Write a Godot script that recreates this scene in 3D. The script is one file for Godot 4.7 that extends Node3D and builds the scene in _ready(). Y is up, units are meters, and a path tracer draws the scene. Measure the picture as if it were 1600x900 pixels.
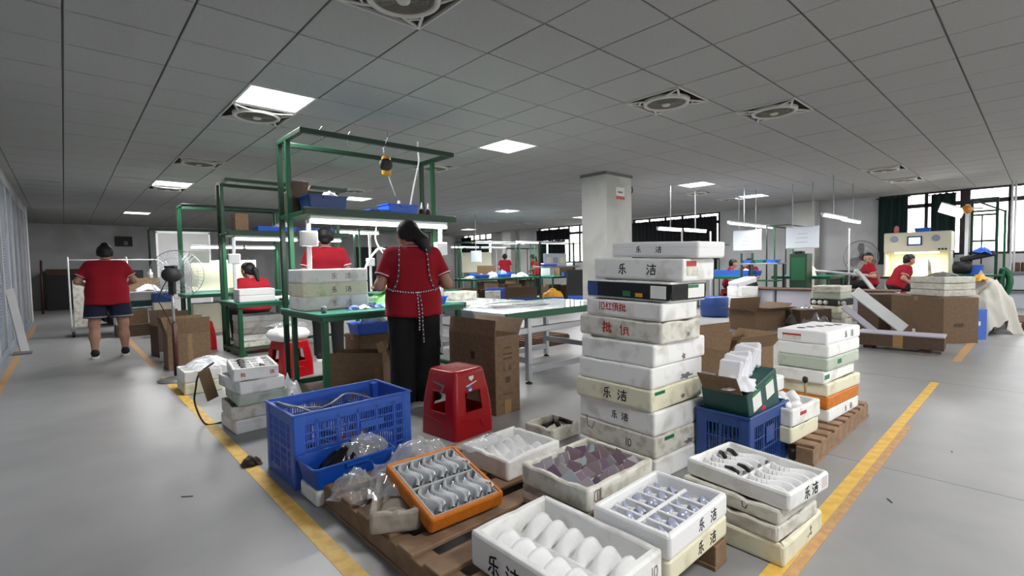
extends Node3D

var M := {}
var names := {}
var rng := RandomNumberGenerator.new()

func _ready() -> void:
	rng.seed = 11
	# ---------------------------------------------------------------- camera
	var cam := Camera3D.new()
	cam.name = "camera"
	cam.position = Vector3(0, 1.18, 0)
	cam.rotation_degrees = Vector3(-2.75, -42.51, -1.07)
	cam.fov = 61.12
	cam.near = 0.02
	cam.far = 200.0
	add_child(cam)
	cam.current = true
	# ---------------------------------------------------------------- sky, exposure
	var sky_mat := ProceduralSkyMaterial.new()
	sky_mat.sky_top_color = Color(0.86, 0.88, 0.90)
	sky_mat.sky_horizon_color = Color(0.95, 0.95, 0.93)
	sky_mat.ground_horizon_color = Color(0.86, 0.86, 0.83)
	sky_mat.ground_bottom_color = Color(0.55, 0.55, 0.52)
	sky_mat.energy_multiplier = 3.6
	sky_mat.sun_angle_max = 0.0
	var sky := Sky.new()
	sky.sky_material = sky_mat
	var env := Environment.new()
	env.background_mode = Environment.BG_SKY
	env.sky = sky
	env.tonemap_mode = Environment.TONE_MAPPER_LINEAR
	env.tonemap_exposure = 2.35
	env.sdfgi_enabled = true
	env.ssao_enabled = true
	env.ssil_enabled = true
	var we := WorldEnvironment.new()
	we.name = "world"
	we.environment = env
	add_child(we)
	# ---------------------------------------------------------------- scene
	make_materials()
	make_room()
	make_ceiling()
	make_front_goods()
	make_left_goods()
	make_benches()
	make_centre()
	make_right()
	make_people()

const PANEL_ENERGY := 3.0
const TUBE_ENERGY := 0.85
const LAMP_COLOR := Color(1.0, 0.996, 0.99)

# ==================================================================== naming
func nm(called: String) -> String:
	names[called] = names.get(called, -1) + 1
	return called if names[called] == 0 else "%s_%03d" % [called, names[called]]

func thing(called: String, label: String, cat: String, at: Vector3, yaw := 0.0, group := "") -> Node3D:
	var o := Node3D.new()
	o.name = nm(called)
	add_child(o)
	o.position = at
	o.rotation_degrees.y = yaw
	o.set_meta("label", label)
	o.set_meta("category", cat)
	if group != "":
		o.set_meta("group", group)
	return o

func structure(called: String, mesh: Mesh, m: Material) -> MeshInstance3D:
	var o := MeshInstance3D.new()
	o.name = called
	o.mesh = mesh
	o.material_override = m
	add_child(o)
	o.set_meta("kind", "structure")
	return o

func part(called: String, mesh: Mesh, m: Material, parent: Node, xf := Transform3D.IDENTITY) -> MeshInstance3D:
	var o := MeshInstance3D.new()
	o.name = called
	o.mesh = mesh
	o.material_override = m
	o.transform = xf
	parent.add_child(o, true)
	return o

func tag(o: Node, label: String, cat: String, group := "") -> void:
	o.set_meta("label", label)
	o.set_meta("category", cat)
	if group != "":
		o.set_meta("group", group)

func single(called: String, mesh: Mesh, m: Material, label: String, cat: String, xf: Transform3D, group := "") -> MeshInstance3D:
	var o := part(nm(called), mesh, m, self, xf)
	tag(o, label, cat, group)
	return o

func at(x: float, y: float, z: float, yaw := 0.0) -> Transform3D:
	return Transform3D(Basis(Vector3.UP, deg_to_rad(yaw)), Vector3(x, y, z))

func rot(x: float, y: float, z: float, rx: float, ry: float, rz: float) -> Transform3D:
	return Transform3D(Basis.from_euler(Vector3(deg_to_rad(rx), deg_to_rad(ry), deg_to_rad(rz))), Vector3(x, y, z))

# ==================================================================== mesh helpers (front faces run clockwise)
func S(smooth := false) -> SurfaceTool:
	var s := SurfaceTool.new()
	s.begin(Mesh.PRIMITIVE_TRIANGLES)
	s.set_smooth_group(0 if smooth else -1)
	return s

func done(s: SurfaceTool) -> ArrayMesh:
	s.generate_normals()
	return s.commit()

func tri(s: SurfaceTool, a: Vector3, b: Vector3, c: Vector3) -> void:
	s.add_vertex(a); s.add_vertex(b); s.add_vertex(c)

func trio(s: SurfaceTool, a: Vector3, b: Vector3, c: Vector3, out: Vector3) -> void:
	if (b - a).cross(c - a).dot(out) > 0.0:
		tri(s, a, c, b)
	else:
		tri(s, a, b, c)

func quado(s: SurfaceTool, a: Vector3, b: Vector3, c: Vector3, d: Vector3, out: Vector3) -> void:
	trio(s, a, b, c, out)
	trio(s, a, c, d, out)

func cbox(s: SurfaceTool, xf: Transform3D, size: Vector3, ch := 0.0) -> void:
	var h := size * 0.5
	var c: float = min(ch, min(h.x, min(h.y, h.z)) * 0.9)
	for ax in 3:
		var u := (ax + 1) % 3
		var v := (ax + 2) % 3
		for sg in [-1.0, 1.0]:
			var p := []
			for k in [[-1, -1], [1, -1], [1, 1], [-1, 1]]:
				var q := Vector3.ZERO
				q[ax] = sg * h[ax]
				q[u] = k[0] * (h[u] - c)
				q[v] = k[1] * (h[v] - c)
				p.append(xf * q)
			var n := Vector3.ZERO
			n[ax] = sg
			quado(s, p[0], p[1], p[2], p[3], xf.basis * n)
	if c <= 0.0:
		return
	for ax in 3:
		var u := (ax + 1) % 3
		var v := (ax + 2) % 3
		for su in [-1.0, 1.0]:
			for sv in [-1.0, 1.0]:
				var p := []
				for k in [[-1.0, 0], [1.0, 0], [1.0, 1], [-1.0, 1]]:
					var q := Vector3.ZERO
					q[ax] = k[0] * (h[ax] - c)
					q[u] = su * (h[u] - (c if k[1] == 1 else 0.0))
					q[v] = sv * (h[v] - (0.0 if k[1] == 1 else c))
					p.append(xf * q)
				var n := Vector3.ZERO
				n[u] = su
				n[v] = sv
				quado(s, p[0], p[1], p[2], p[3], xf.basis * n)
	for sx in [-1.0, 1.0]:
		for sy in [-1.0, 1.0]:
			for sz in [-1.0, 1.0]:
				var n := Vector3(sx, sy, sz)
				trio(s, xf * Vector3(sx * h.x, sy * (h.y - c), sz * (h.z - c)), xf * Vector3(sx * (h.x - c), sy * h.y, sz * (h.z - c)), xf * Vector3(sx * (h.x - c), sy * (h.y - c), sz * h.z), xf.basis * n)

func bx(s: SurfaceTool, x0: float, x1: float, y0: float, y1: float, z0: float, z1: float, ch := 0.0) -> void:
	cbox(s, Transform3D(Basis.IDENTITY, Vector3(x0 + x1, y0 + y1, z0 + z1) * 0.5), Vector3(absf(x1 - x0), absf(y1 - y0), absf(z1 - z0)), ch)

func box_mesh(x0: float, x1: float, y0: float, y1: float, z0: float, z1: float, ch := 0.0) -> ArrayMesh:
	var s := S()
	bx(s, x0, x1, y0, y1, z0, z1, ch)
	return done(s)

func beam(s: SurfaceTool, a: Vector3, b: Vector3, w: float, h: float, ch := 0.003) -> void:
	var d := b - a
	var z := d.normalized()
	var up := Vector3.UP if absf(z.y) < 0.95 else Vector3.RIGHT
	var x := up.cross(z).normalized()
	var y := z.cross(x)
	cbox(s, Transform3D(Basis(x, y, z), (a + b) * 0.5), Vector3(w, h, d.length()), ch)

func beam_mesh(a: Vector3, b: Vector3, w: float, h := -1.0, ch := 0.003) -> ArrayMesh:
	var s := S()
	beam(s, a, b, w, w if h < 0 else h, ch)
	return done(s)

func loft(s: SurfaceTool, rings: Array, cap0 := true, cap1 := true) -> void:
	for i in rings.size() - 1:
		var r0: PackedVector3Array = rings[i]
		var r1: PackedVector3Array = rings[i + 1]
		var n := r0.size()
		for j in n:
			var k := (j + 1) % n
			tri(s, r0[j], r0[k], r1[k])
			tri(s, r0[j], r1[k], r1[j])
	for e in 2:
		if (e == 0 and not cap0) or (e == 1 and not cap1):
			continue
		var r: PackedVector3Array = rings[0] if e == 0 else rings[-1]
		var c := Vector3.ZERO
		for p in r:
			c += p
		c /= r.size()
		for j in r.size():
			var k := (j + 1) % r.size()
			if e == 1:
				tri(s, c, r[j], r[k])
			else:
				tri(s, c, r[k], r[j])

func rrect(w: float, d: float, r: float, y: float, seg := 3) -> PackedVector3Array:
	var out := PackedVector3Array()
	var cs := [[1, 1, 0.0], [-1, 1, 90.0], [-1, -1, 180.0], [1, -1, 270.0]]
	for c in cs:
		for i in seg + 1:
			var a := deg_to_rad(c[2] + 90.0 * i / seg)
			out.append(Vector3(c[0] * (w * 0.5 - r) + cos(a) * r, y, c[1] * (d * 0.5 - r) + sin(a) * r))
	return out

func circle(r: float, y: float, n: int) -> PackedVector3Array:
	var out := PackedVector3Array()
	for i in n:
		var a := TAU * i / n
		out.append(Vector3(cos(a) * r, y, sin(a) * r))
	return out

func lathe(s: SurfaceTool, prof: Array, n := 16, xf := Transform3D.IDENTITY) -> void:
	var rings := []
	for p in prof:
		var c := circle(p[0], p[1], n)
		for i in c.size():
			c[i] = xf * c[i]
		rings.append(c)
	loft(s, rings)

func lathe_mesh(prof: Array, n := 16, smooth := true) -> ArrayMesh:
	var s := S(smooth)
	lathe(s, prof, n)
	return done(s)

func tube(s: SurfaceTool, pts: Array, r: float, n := 6) -> void:
	var rings := []
	var x := Vector3.ZERO
	for i in pts.size():
		var a: Vector3 = pts[max(i - 1, 0)]
		var b: Vector3 = pts[min(i + 1, pts.size() - 1)]
		var z := (b - a).normalized()
		if x == Vector3.ZERO:
			x = (Vector3.UP if absf(z.y) < 0.9 else Vector3.RIGHT).cross(z).normalized()
		x = (x - z * x.dot(z)).normalized()
		var y := z.cross(x)
		var ring := PackedVector3Array()
		for k in n:
			var t := -TAU * k / n
			ring.append(pts[i] + (x * cos(t) + y * sin(t)) * r)
		rings.append(ring)
	loft(s, rings)

func tube_mesh(pts: Array, r: float, n := 6, smooth := true) -> ArrayMesh:
	var s := S(smooth)
	tube(s, pts, r, n)
	return done(s)

func curve(ctrl: Array, n: int) -> Array:
	var c := Curve3D.new()
	for i in ctrl.size():
		var t: Vector3 = (ctrl[min(i + 1, ctrl.size() - 1)] - ctrl[max(i - 1, 0)]) / 6.0
		c.add_point(ctrl[i], -t, t)
	var out := []
	for i in n + 1:
		out.append(c.sample_baked(c.get_baked_length() * i / n, true))
	return out

func slab(poly: PackedVector2Array, depth: float) -> ArrayMesh:
	# a flat outline in x, y pulled out along z, centred
	var s := S()
	var t := Geometry2D.triangulate_polygon(poly)
	var hz := depth * 0.5
	for i in range(0, t.size(), 3):
		for sg in [-1.0, 1.0]:
			trio(s, Vector3(poly[t[i]].x, poly[t[i]].y, sg * hz), Vector3(poly[t[i + 1]].x, poly[t[i + 1]].y, sg * hz), Vector3(poly[t[i + 2]].x, poly[t[i + 2]].y, sg * hz), Vector3(0, 0, sg))
	var cw := 1.0 if Geometry2D.is_polygon_clockwise(poly) else -1.0
	for i in poly.size():
		var a := poly[i]
		var b := poly[(i + 1) % poly.size()]
		var n := Vector3(a.y - b.y, b.x - a.x, 0) * cw
		quado(s, Vector3(a.x, a.y, -hz), Vector3(b.x, b.y, -hz), Vector3(b.x, b.y, hz), Vector3(a.x, a.y, hz), n)
	return done(s)

func film(w: float, d: float, h: float, seed_: int, n := 22, flat := 0.0) -> ArrayMesh:
	# crumpled plastic film draped in a low heap
	var fn := FastNoiseLite.new()
	fn.seed = seed_
	fn.frequency = 1.0
	fn.fractal_type = FastNoiseLite.FRACTAL_RIDGED
	fn.fractal_octaves = 3
	var g := []
	for i in n + 1:
		var row := PackedVector3Array()
		for j in n + 1:
			var u := 2.0 * i / n - 1.0
			var v := 2.0 * j / n - 1.0
			var rr := sqrt(u * u * 0.9 + v * v * 0.9)
			var edge := 1.0 + 0.16 * fn.get_noise_2d(atan2(v, u) * 1.3 + 9.0, 3.0)
			var hh: float = h * clampf(1.0 - pow(rr / edge, 2.6), flat, 1.0)
			var k := fn.get_noise_2d(u * 0.8, v * 0.8)
			row.append(Vector3(u * w * 0.5 * edge + 0.03 * w * fn.get_noise_2d(v * 1.2, u + 7.0), max(0.002, hh * (0.78 + 0.34 * k) + 0.004), v * d * 0.5 * edge + 0.03 * d * fn.get_noise_2d(u * 1.2 + 5.0, v)))
		g.append(row)
	var s := S(true)
	for i in n:
		for j in n:
			trio(s, g[i][j], g[i + 1][j], g[i + 1][j + 1], Vector3.UP)
			trio(s, g[i][j], g[i + 1][j + 1], g[i][j + 1], Vector3.UP)
	return done(s)

# ==================================================================== materials
func ntex(seed_: int, freq: float, c0: Color, c1: Color, lo := 0.0, hi := 1.0, size := 256, octaves := 4) -> ImageTexture:
	var fn := FastNoiseLite.new()
	fn.seed = seed_
	fn.frequency = freq
	fn.fractal_octaves = octaves
	var im := fn.get_seamless_image(size, size)
	var out := Image.create(size, size, true, Image.FORMAT_RGB8)
	for y in size:
		for x in size:
			out.set_pixel(x, y, c0.lerp(c1, clampf((im.get_pixel(x, y).r - lo) / (hi - lo), 0.0, 1.0)))
	out.generate_mipmaps()
	return ImageTexture.create_from_image(out)

func mk(called: String, c: Color, rough := 0.6, metal := 0.0, tex: Texture2D = null, scale := 1.0) -> StandardMaterial3D:
	var m := StandardMaterial3D.new()
	m.albedo_color = c
	m.roughness = rough
	m.metallic = metal
	if tex:
		m.albedo_texture = tex
		m.uv1_triplanar = true
		m.uv1_world_triplanar = true
		m.uv1_scale = Vector3.ONE * scale
	M[called] = m
	return m

func glow(called: String, c: Color, e: float) -> StandardMaterial3D:
	var m := mk(called, c, 0.5)
	m.emission_enabled = true
	m.emission = c
	m.emission_energy_multiplier = e
	return m

func clear_film(called: String, c: Color, a: float, rough: float) -> StandardMaterial3D:
	var m := mk(called, Color(c.r, c.g, c.b, a), rough)
	m.transparency = BaseMaterial3D.TRANSPARENCY_ALPHA
	m.cull_mode = BaseMaterial3D.CULL_DISABLED
	return m

func make_materials() -> void:
	var W := Color.WHITE
	var stain := ntex(3, 0.012, W, Color(0.88, 0.87, 0.845), 0.55, 0.95, 256, 5)
	var stain2 := ntex(5, 0.016, W, Color(0.80, 0.785, 0.75), 0.45, 0.95, 256, 5)
	var fine := ntex(8, 0.08, Color(0.975, 0.975, 0.975), W, 0.2, 0.8, 256, 3)
	var grain := ntex(9, 0.03, Color(0.90, 0.89, 0.88), W, 0.2, 0.8, 256, 5)
	var floor_t := ntex(12, 0.012, Color(0.95, 0.955, 0.96), W, 0.2, 0.8, 512, 6)
	var tape_t := ntex(14, 0.03, Color(0.93, 0.90, 0.86), W, 0.25, 0.7, 256, 5)
	var wall_t := ntex(15, 0.008, Color(0.90, 0.90, 0.89), W, 0.3, 0.7, 256, 5)
	mk("floor", Color(0.605, 0.603, 0.60), 0.36, 0.0, floor_t, 0.35)
	mk("tape", Color(0.91, 0.75, 0.36), 0.55, 0.0, tape_t, 1.3)
	mk("tape_old", Color(0.78, 0.62, 0.43), 0.6, 0.0, tape_t, 2.1)
	mk("tile", Color(0.70, 0.695, 0.69), 0.9, 0.0, fine, 1.5)
	mk("tile_grid", Color(0.42, 0.42, 0.42), 0.7)
	mk("wall", Color(0.80, 0.80, 0.81), 0.85, 0.0, wall_t, 0.25)
	mk("column", Color(0.83, 0.83, 0.82), 0.8, 0.0, wall_t, 0.4)
	mk("partition", Color(0.55, 0.59, 0.65), 0.5, 0.0, fine, 0.5)
	mk("frame_dark", Color(0.20, 0.17, 0.19), 0.5)
	mk("fan_white", Color(0.84, 0.83, 0.81), 0.5)
	mk("fan_casing", Color(0.46, 0.45, 0.42), 0.6)
	mk("fan_grille", Color(0.50, 0.48, 0.43), 0.6)
	mk("foam", Color(0.94, 0.94, 0.93), 0.75, 0.0, stain, 1.7)
	mk("foam_clean", Color(0.95, 0.95, 0.95), 0.75, 0.0, fine, 4.0)
	mk("foam_cream", Color(0.90, 0.885, 0.78), 0.75, 0.0, stain, 2.0)
	mk("foam_worn", Color(0.87, 0.86, 0.82), 0.8, 0.0, stain2, 2.3)
	mk("foam_grey", Color(0.66, 0.63, 0.58), 0.8, 0.0, stain2, 2.6)
	mk("foam_green", Color(0.74, 0.78, 0.72), 0.7, 0.0, stain, 2.0)
	mk("orange", Color(0.86, 0.49, 0.10), 0.55, 0.0, grain, 2.4)
	mk("insert_grey", Color(0.70, 0.71, 0.72), 0.7, 0.0, fine, 4.0)
	mk("paper", Color(0.90, 0.90, 0.92), 0.8)
	mk("ink", Color(0.05, 0.05, 0.07), 0.7)
	mk("ink_red", Color(0.72, 0.16, 0.12), 0.7)
	mk("ink_faded", Color(0.50, 0.44, 0.44), 0.8)
	mk("sticker_green", Color(0.12, 0.45, 0.27), 0.5)
	mk("sticker_red", Color(0.72, 0.13, 0.13), 0.5)
	mk("sticker_white", Color(0.92, 0.92, 0.90), 0.5)
	mk("crate", Color(0.22, 0.39, 0.76), 0.4)
	mk("crate_dark", Color(0.15, 0.28, 0.54), 0.42)
	mk("bin", Color(0.06, 0.32, 0.72), 0.35)
	mk("bin_light", Color(0.20, 0.42, 0.86), 0.4)
	mk("stool", Color(0.66, 0.01, 0.07), 0.3)
	mk("steel_green", Color(0.06, 0.33, 0.20), 0.4)
	mk("steel_dark_green", Color(0.05, 0.20, 0.13), 0.45)
	mk("top_green", Color(0.10, 0.47, 0.38), 0.35)
	mk("box_green", Color(0.09, 0.28, 0.26), 0.5)
	mk("alu", Color(0.74, 0.75, 0.77), 0.35, 0.75)
	mk("steel", Color(0.60, 0.61, 0.62), 0.4, 0.6)
	mk("chrome", Color(0.78, 0.79, 0.80), 0.25, 0.9)
	mk("white_paint", Color(0.90, 0.91, 0.91), 0.45)
	mk("white_plastic", Color(0.92, 0.92, 0.92), 0.4)
	mk("card", Color(0.49, 0.395, 0.30), 0.8, 0.0, grain, 3.0)
	mk("card_light", Color(0.57, 0.465, 0.35), 0.8, 0.0, grain, 2.6)
	mk("card_dark", Color(0.35, 0.28, 0.22), 0.85, 0.0, grain, 2.8)
	mk("card_print", Color(0.31, 0.25, 0.19), 0.85)
	mk("tape_brown", Color(0.60, 0.47, 0.30), 0.35)
	var wood := ntex(21, 0.02, Color(0.86, 0.83, 0.80), W, 0.2, 0.8, 256, 5)
	mk("wood", Color(0.60, 0.49, 0.39), 0.8, 0.0, wood, 1.6)
	mk("wood_dark", Color(0.36, 0.26, 0.20), 0.85, 0.0, wood, 2.0)
	mk("black", Color(0.04, 0.04, 0.045), 0.55)
	mk("black_film", Color(0.05, 0.05, 0.06), 0.18)
	mk("dark_grey", Color(0.14, 0.14, 0.15), 0.6)
	mk("grey", Color(0.45, 0.46, 0.47), 0.6)
	mk("curtain", Color(0.055, 0.17, 0.16), 0.85)
	mk("curtain_dark", Color(0.045, 0.06, 0.08), 0.9)
	mk("machine", Color(0.86, 0.85, 0.76), 0.45)
	mk("panel_lilac", Color(0.74, 0.73, 0.78), 0.5)
	mk("board_white", Color(0.74, 0.77, 0.80), 0.4)
	mk("screen_frame", Color(0.16, 0.19, 0.35), 0.4)
	mk("yellow", Color(0.86, 0.62, 0.08), 0.5)
	mk("sack", Color(0.74, 0.73, 0.69), 0.7, 0.0, fine, 3.0)
	mk("cloth_blue", Color(0.12, 0.19, 0.40), 0.9)
	mk("cloth_purple", Color(0.24, 0.16, 0.26), 0.9)
	mk("shirt", Color(0.56, 0.0, 0.10), 0.92)
	mk("shirt_dark", Color(0.52, 0.012, 0.08), 0.9)
	mk("trim_white", Color(0.85, 0.80, 0.80), 0.8)
	mk("skin", Color(0.66, 0.50, 0.42), 0.65)
	mk("hair", Color(0.035, 0.03, 0.03), 0.62)
	mk("trouser_black", Color(0.03, 0.03, 0.035), 0.9)
	mk("denim", Color(0.08, 0.10, 0.20), 0.9)
	mk("rubber", Color(0.06, 0.06, 0.08), 0.6)
	mk("strap", Color(0.36, 0.27, 0.32), 0.8)
	mk("rust", Color(0.25, 0.09, 0.07), 0.5)
	clear_film("film", Color(0.86, 0.88, 0.90), 0.30, 0.12)
	clear_film("film_thin", Color(0.85, 0.88, 0.9), 0.18, 0.10)
	clear_film("film_milky", Color(0.90, 0.91, 0.93), 0.55, 0.25)
	clear_film("glass", Color(0.90, 0.93, 0.94), 0.12, 0.02)
	clear_film("cage", Color(0.62, 0.64, 0.66), 1.0, 0.4)
	M["cage"].transparency = BaseMaterial3D.TRANSPARENCY_DISABLED
	mk("table_glass", Color(0.80, 0.84, 0.84), 0.06, 0.0)
	var lens_cols := [Color(0.40, 0.31, 0.40), Color(0.58, 0.50, 0.53), Color(0.66, 0.63, 0.65), Color(0.56, 0.60, 0.63), Color(0.55, 0.46, 0.50), Color(0.60, 0.57, 0.60)]
	for i in lens_cols.size():
		mk("lens%d" % i, lens_cols[i], 0.5)
	mk("lens_clear", Color(0.62, 0.64, 0.72), 0.12)
	mk("lens_white", Color(0.88, 0.89, 0.90), 0.2)
	glow("panel_glow", Color(1.0, 1.0, 1.0), 1.6)
	glow("tube_glow", Color(1.0, 1.0, 1.0), 1.5)
	glow("lamp_warm", Color(1.0, 0.93, 0.78), 1.4)
	glow("screen_glow", Color(0.62, 0.74, 0.92), 0.9)
	glow("cabin_glow", Color(1.0, 0.98, 0.90), 1.3)

# ==================================================================== lettering: strokes in a unit square, laid on a face
const LE := [[[0.72, 0.97], [0.28, 0.86]], [[0.28, 0.86], [0.22, 0.52], [0.86, 0.55]], [[0.54, 0.80], [0.54, 0.02], [0.43, 0.10]], [[0.32, 0.36], [0.12, 0.10]], [[0.72, 0.36], [0.92, 0.12]]]
const JIE := [[[0.08, 0.92], [0.2, 0.80]], [[0.02, 0.62], [0.14, 0.52]], [[0.04, 0.06], [0.26, 0.40]], [[0.36, 0.80], [0.96, 0.83]], [[0.66, 1.0], [0.66, 0.56]], [[0.42, 0.56], [0.92, 0.58]], [[0.46, 0.42], [0.47, 0.04]], [[0.46, 0.40], [0.90, 0.42], [0.86, 0.05]], [[0.47, 0.08], [0.87, 0.08]]]
const PI_ := [[[0.02, 0.72], [0.36, 0.78]], [[0.2, 1.0], [0.2, 0.04], [0.08, 0.12]], [[0.02, 0.36], [0.36, 0.48]], [[0.52, 0.9], [0.50, 0.1], [0.64, 0.24]], [[0.52, 0.6], [0.68, 0.62]], [[0.80, 0.95], [0.80, 0.08], [1.0, 0.1], [1.0, 0.26]], [[0.98, 0.7], [0.82, 0.52]]]
const HONG := [[[0.3, 0.98], [0.1, 0.72], [0.34, 0.72], [0.06, 0.44], [0.38, 0.48]], [[0.04, 0.12], [0.38, 0.24]], [[0.5, 0.84], [0.94, 0.84]], [[0.72, 0.84], [0.72, 0.16]], [[0.44, 0.14], [1.0, 0.16]]]
const XIE := [[[0.24, 1.0], [0.04, 0.6]], [[0.16, 0.72], [0.16, 0.0]], [[0.4, 0.92], [0.92, 0.92]], [[0.62, 0.92], [0.48, 0.66]], [[0.46, 0.68], [0.46, 0.28]], [[0.46, 0.68], [0.86, 0.68], [0.86, 0.28]], [[0.46, 0.48], [0.86, 0.48]], [[0.56, 0.24], [0.38, 0.02]], [[0.76, 0.24], [0.96, 0.04]]]
const TEN := [[[0.15, 0.96], [0.12, 0.04]], [[0.5, 0.9], [0.42, 0.5], [0.5, 0.06], [0.8, 0.1], [0.9, 0.5], [0.8, 0.92], [0.5, 0.9]]]
const COL := [[[0.30, 0.9], [0.04, 0.8], [0.02, 0.2], [0.30, 0.06]], [[0.42, 0.86], [0.38, 0.14], [0.62, 0.1], [0.66, 0.84], [0.42, 0.86]], [[0.78, 0.92], [0.76, 0.08], [1.0, 0.1]]]
const HOOK := [[[0.1, 0.9], [0.2, 0.2], [0.6, 0.1], [0.8, 0.6]]]

func write(parent: Node, glyphs: Array, xf: Transform3D, size: float, gap: float, m: Material, pen := 0.007) -> void:
	# xf: x along the writing, y up, z out of the face; the ink is a film under a millimetre thick
	var s := S()
	var x := 0.0
	for gl in glyphs:
		for st in gl:
			for i in st.size() - 1:
				var a := Vector2(x + st[i][0] * size, st[i][1] * size)
				var b := Vector2(x + st[i + 1][0] * size, st[i + 1][1] * size)
				var d := b - a
				cbox(s, xf * Transform3D(Basis(Vector3(0, 0, 1), d.angle()), Vector3(a.x + b.x, a.y + b.y, 0) * 0.5), Vector3(d.length() + pen * 0.7, pen, 0.0016))
		x += size + gap
	var ink := part("handwriting", done(s), m, parent)
	ink.set_meta("kind", "stuff")

func patch(parent: Node, called: String, xf: Transform3D, w: float, h: float, m: Material) -> void:
	if called == "smudge":
		# an irregular blot with a ragged outline
		var pts := PackedVector2Array()
		for i in 14:
			var a := TAU * i / 14.0
			var r := 0.5 * (0.72 + 0.28 * sin(i * 2.3 + w * 90.0))
			pts.append(Vector2(w * (0.5 + cos(a) * r), h * (0.5 + sin(a) * r)))
		part(called, slab(pts, 0.0014), m, parent, xf)
		return
	var s := S()
	cbox(s, xf * Transform3D(Basis.IDENTITY, Vector3(w * 0.5, h * 0.5, 0)), Vector3(w, h, 0.0014))
	part(called, done(s), m, parent)

# frames on a box of width w (x) and depth d (z) that stands on y = 0: on its face towards +z, or towards -x
func face_z(x: float, y: float, d: float) -> Transform3D:
	return Transform3D(Basis.IDENTITY, Vector3(x, y, d * 0.5))

func face_nx(z: float, y: float, w: float) -> Transform3D:
	return Transform3D(Basis(Vector3(0, 0, 1), Vector3(0, 1, 0), Vector3(-1, 0, 0)), Vector3(-w * 0.5, y, z))

# ==================================================================== the room
const ROOM_X0 := -0.66
const ROOM_X1 := 16.0
const ROOM_Z0 := -22.0
const ROOM_Z1 := 8.0
const CEIL := 2.80

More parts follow.
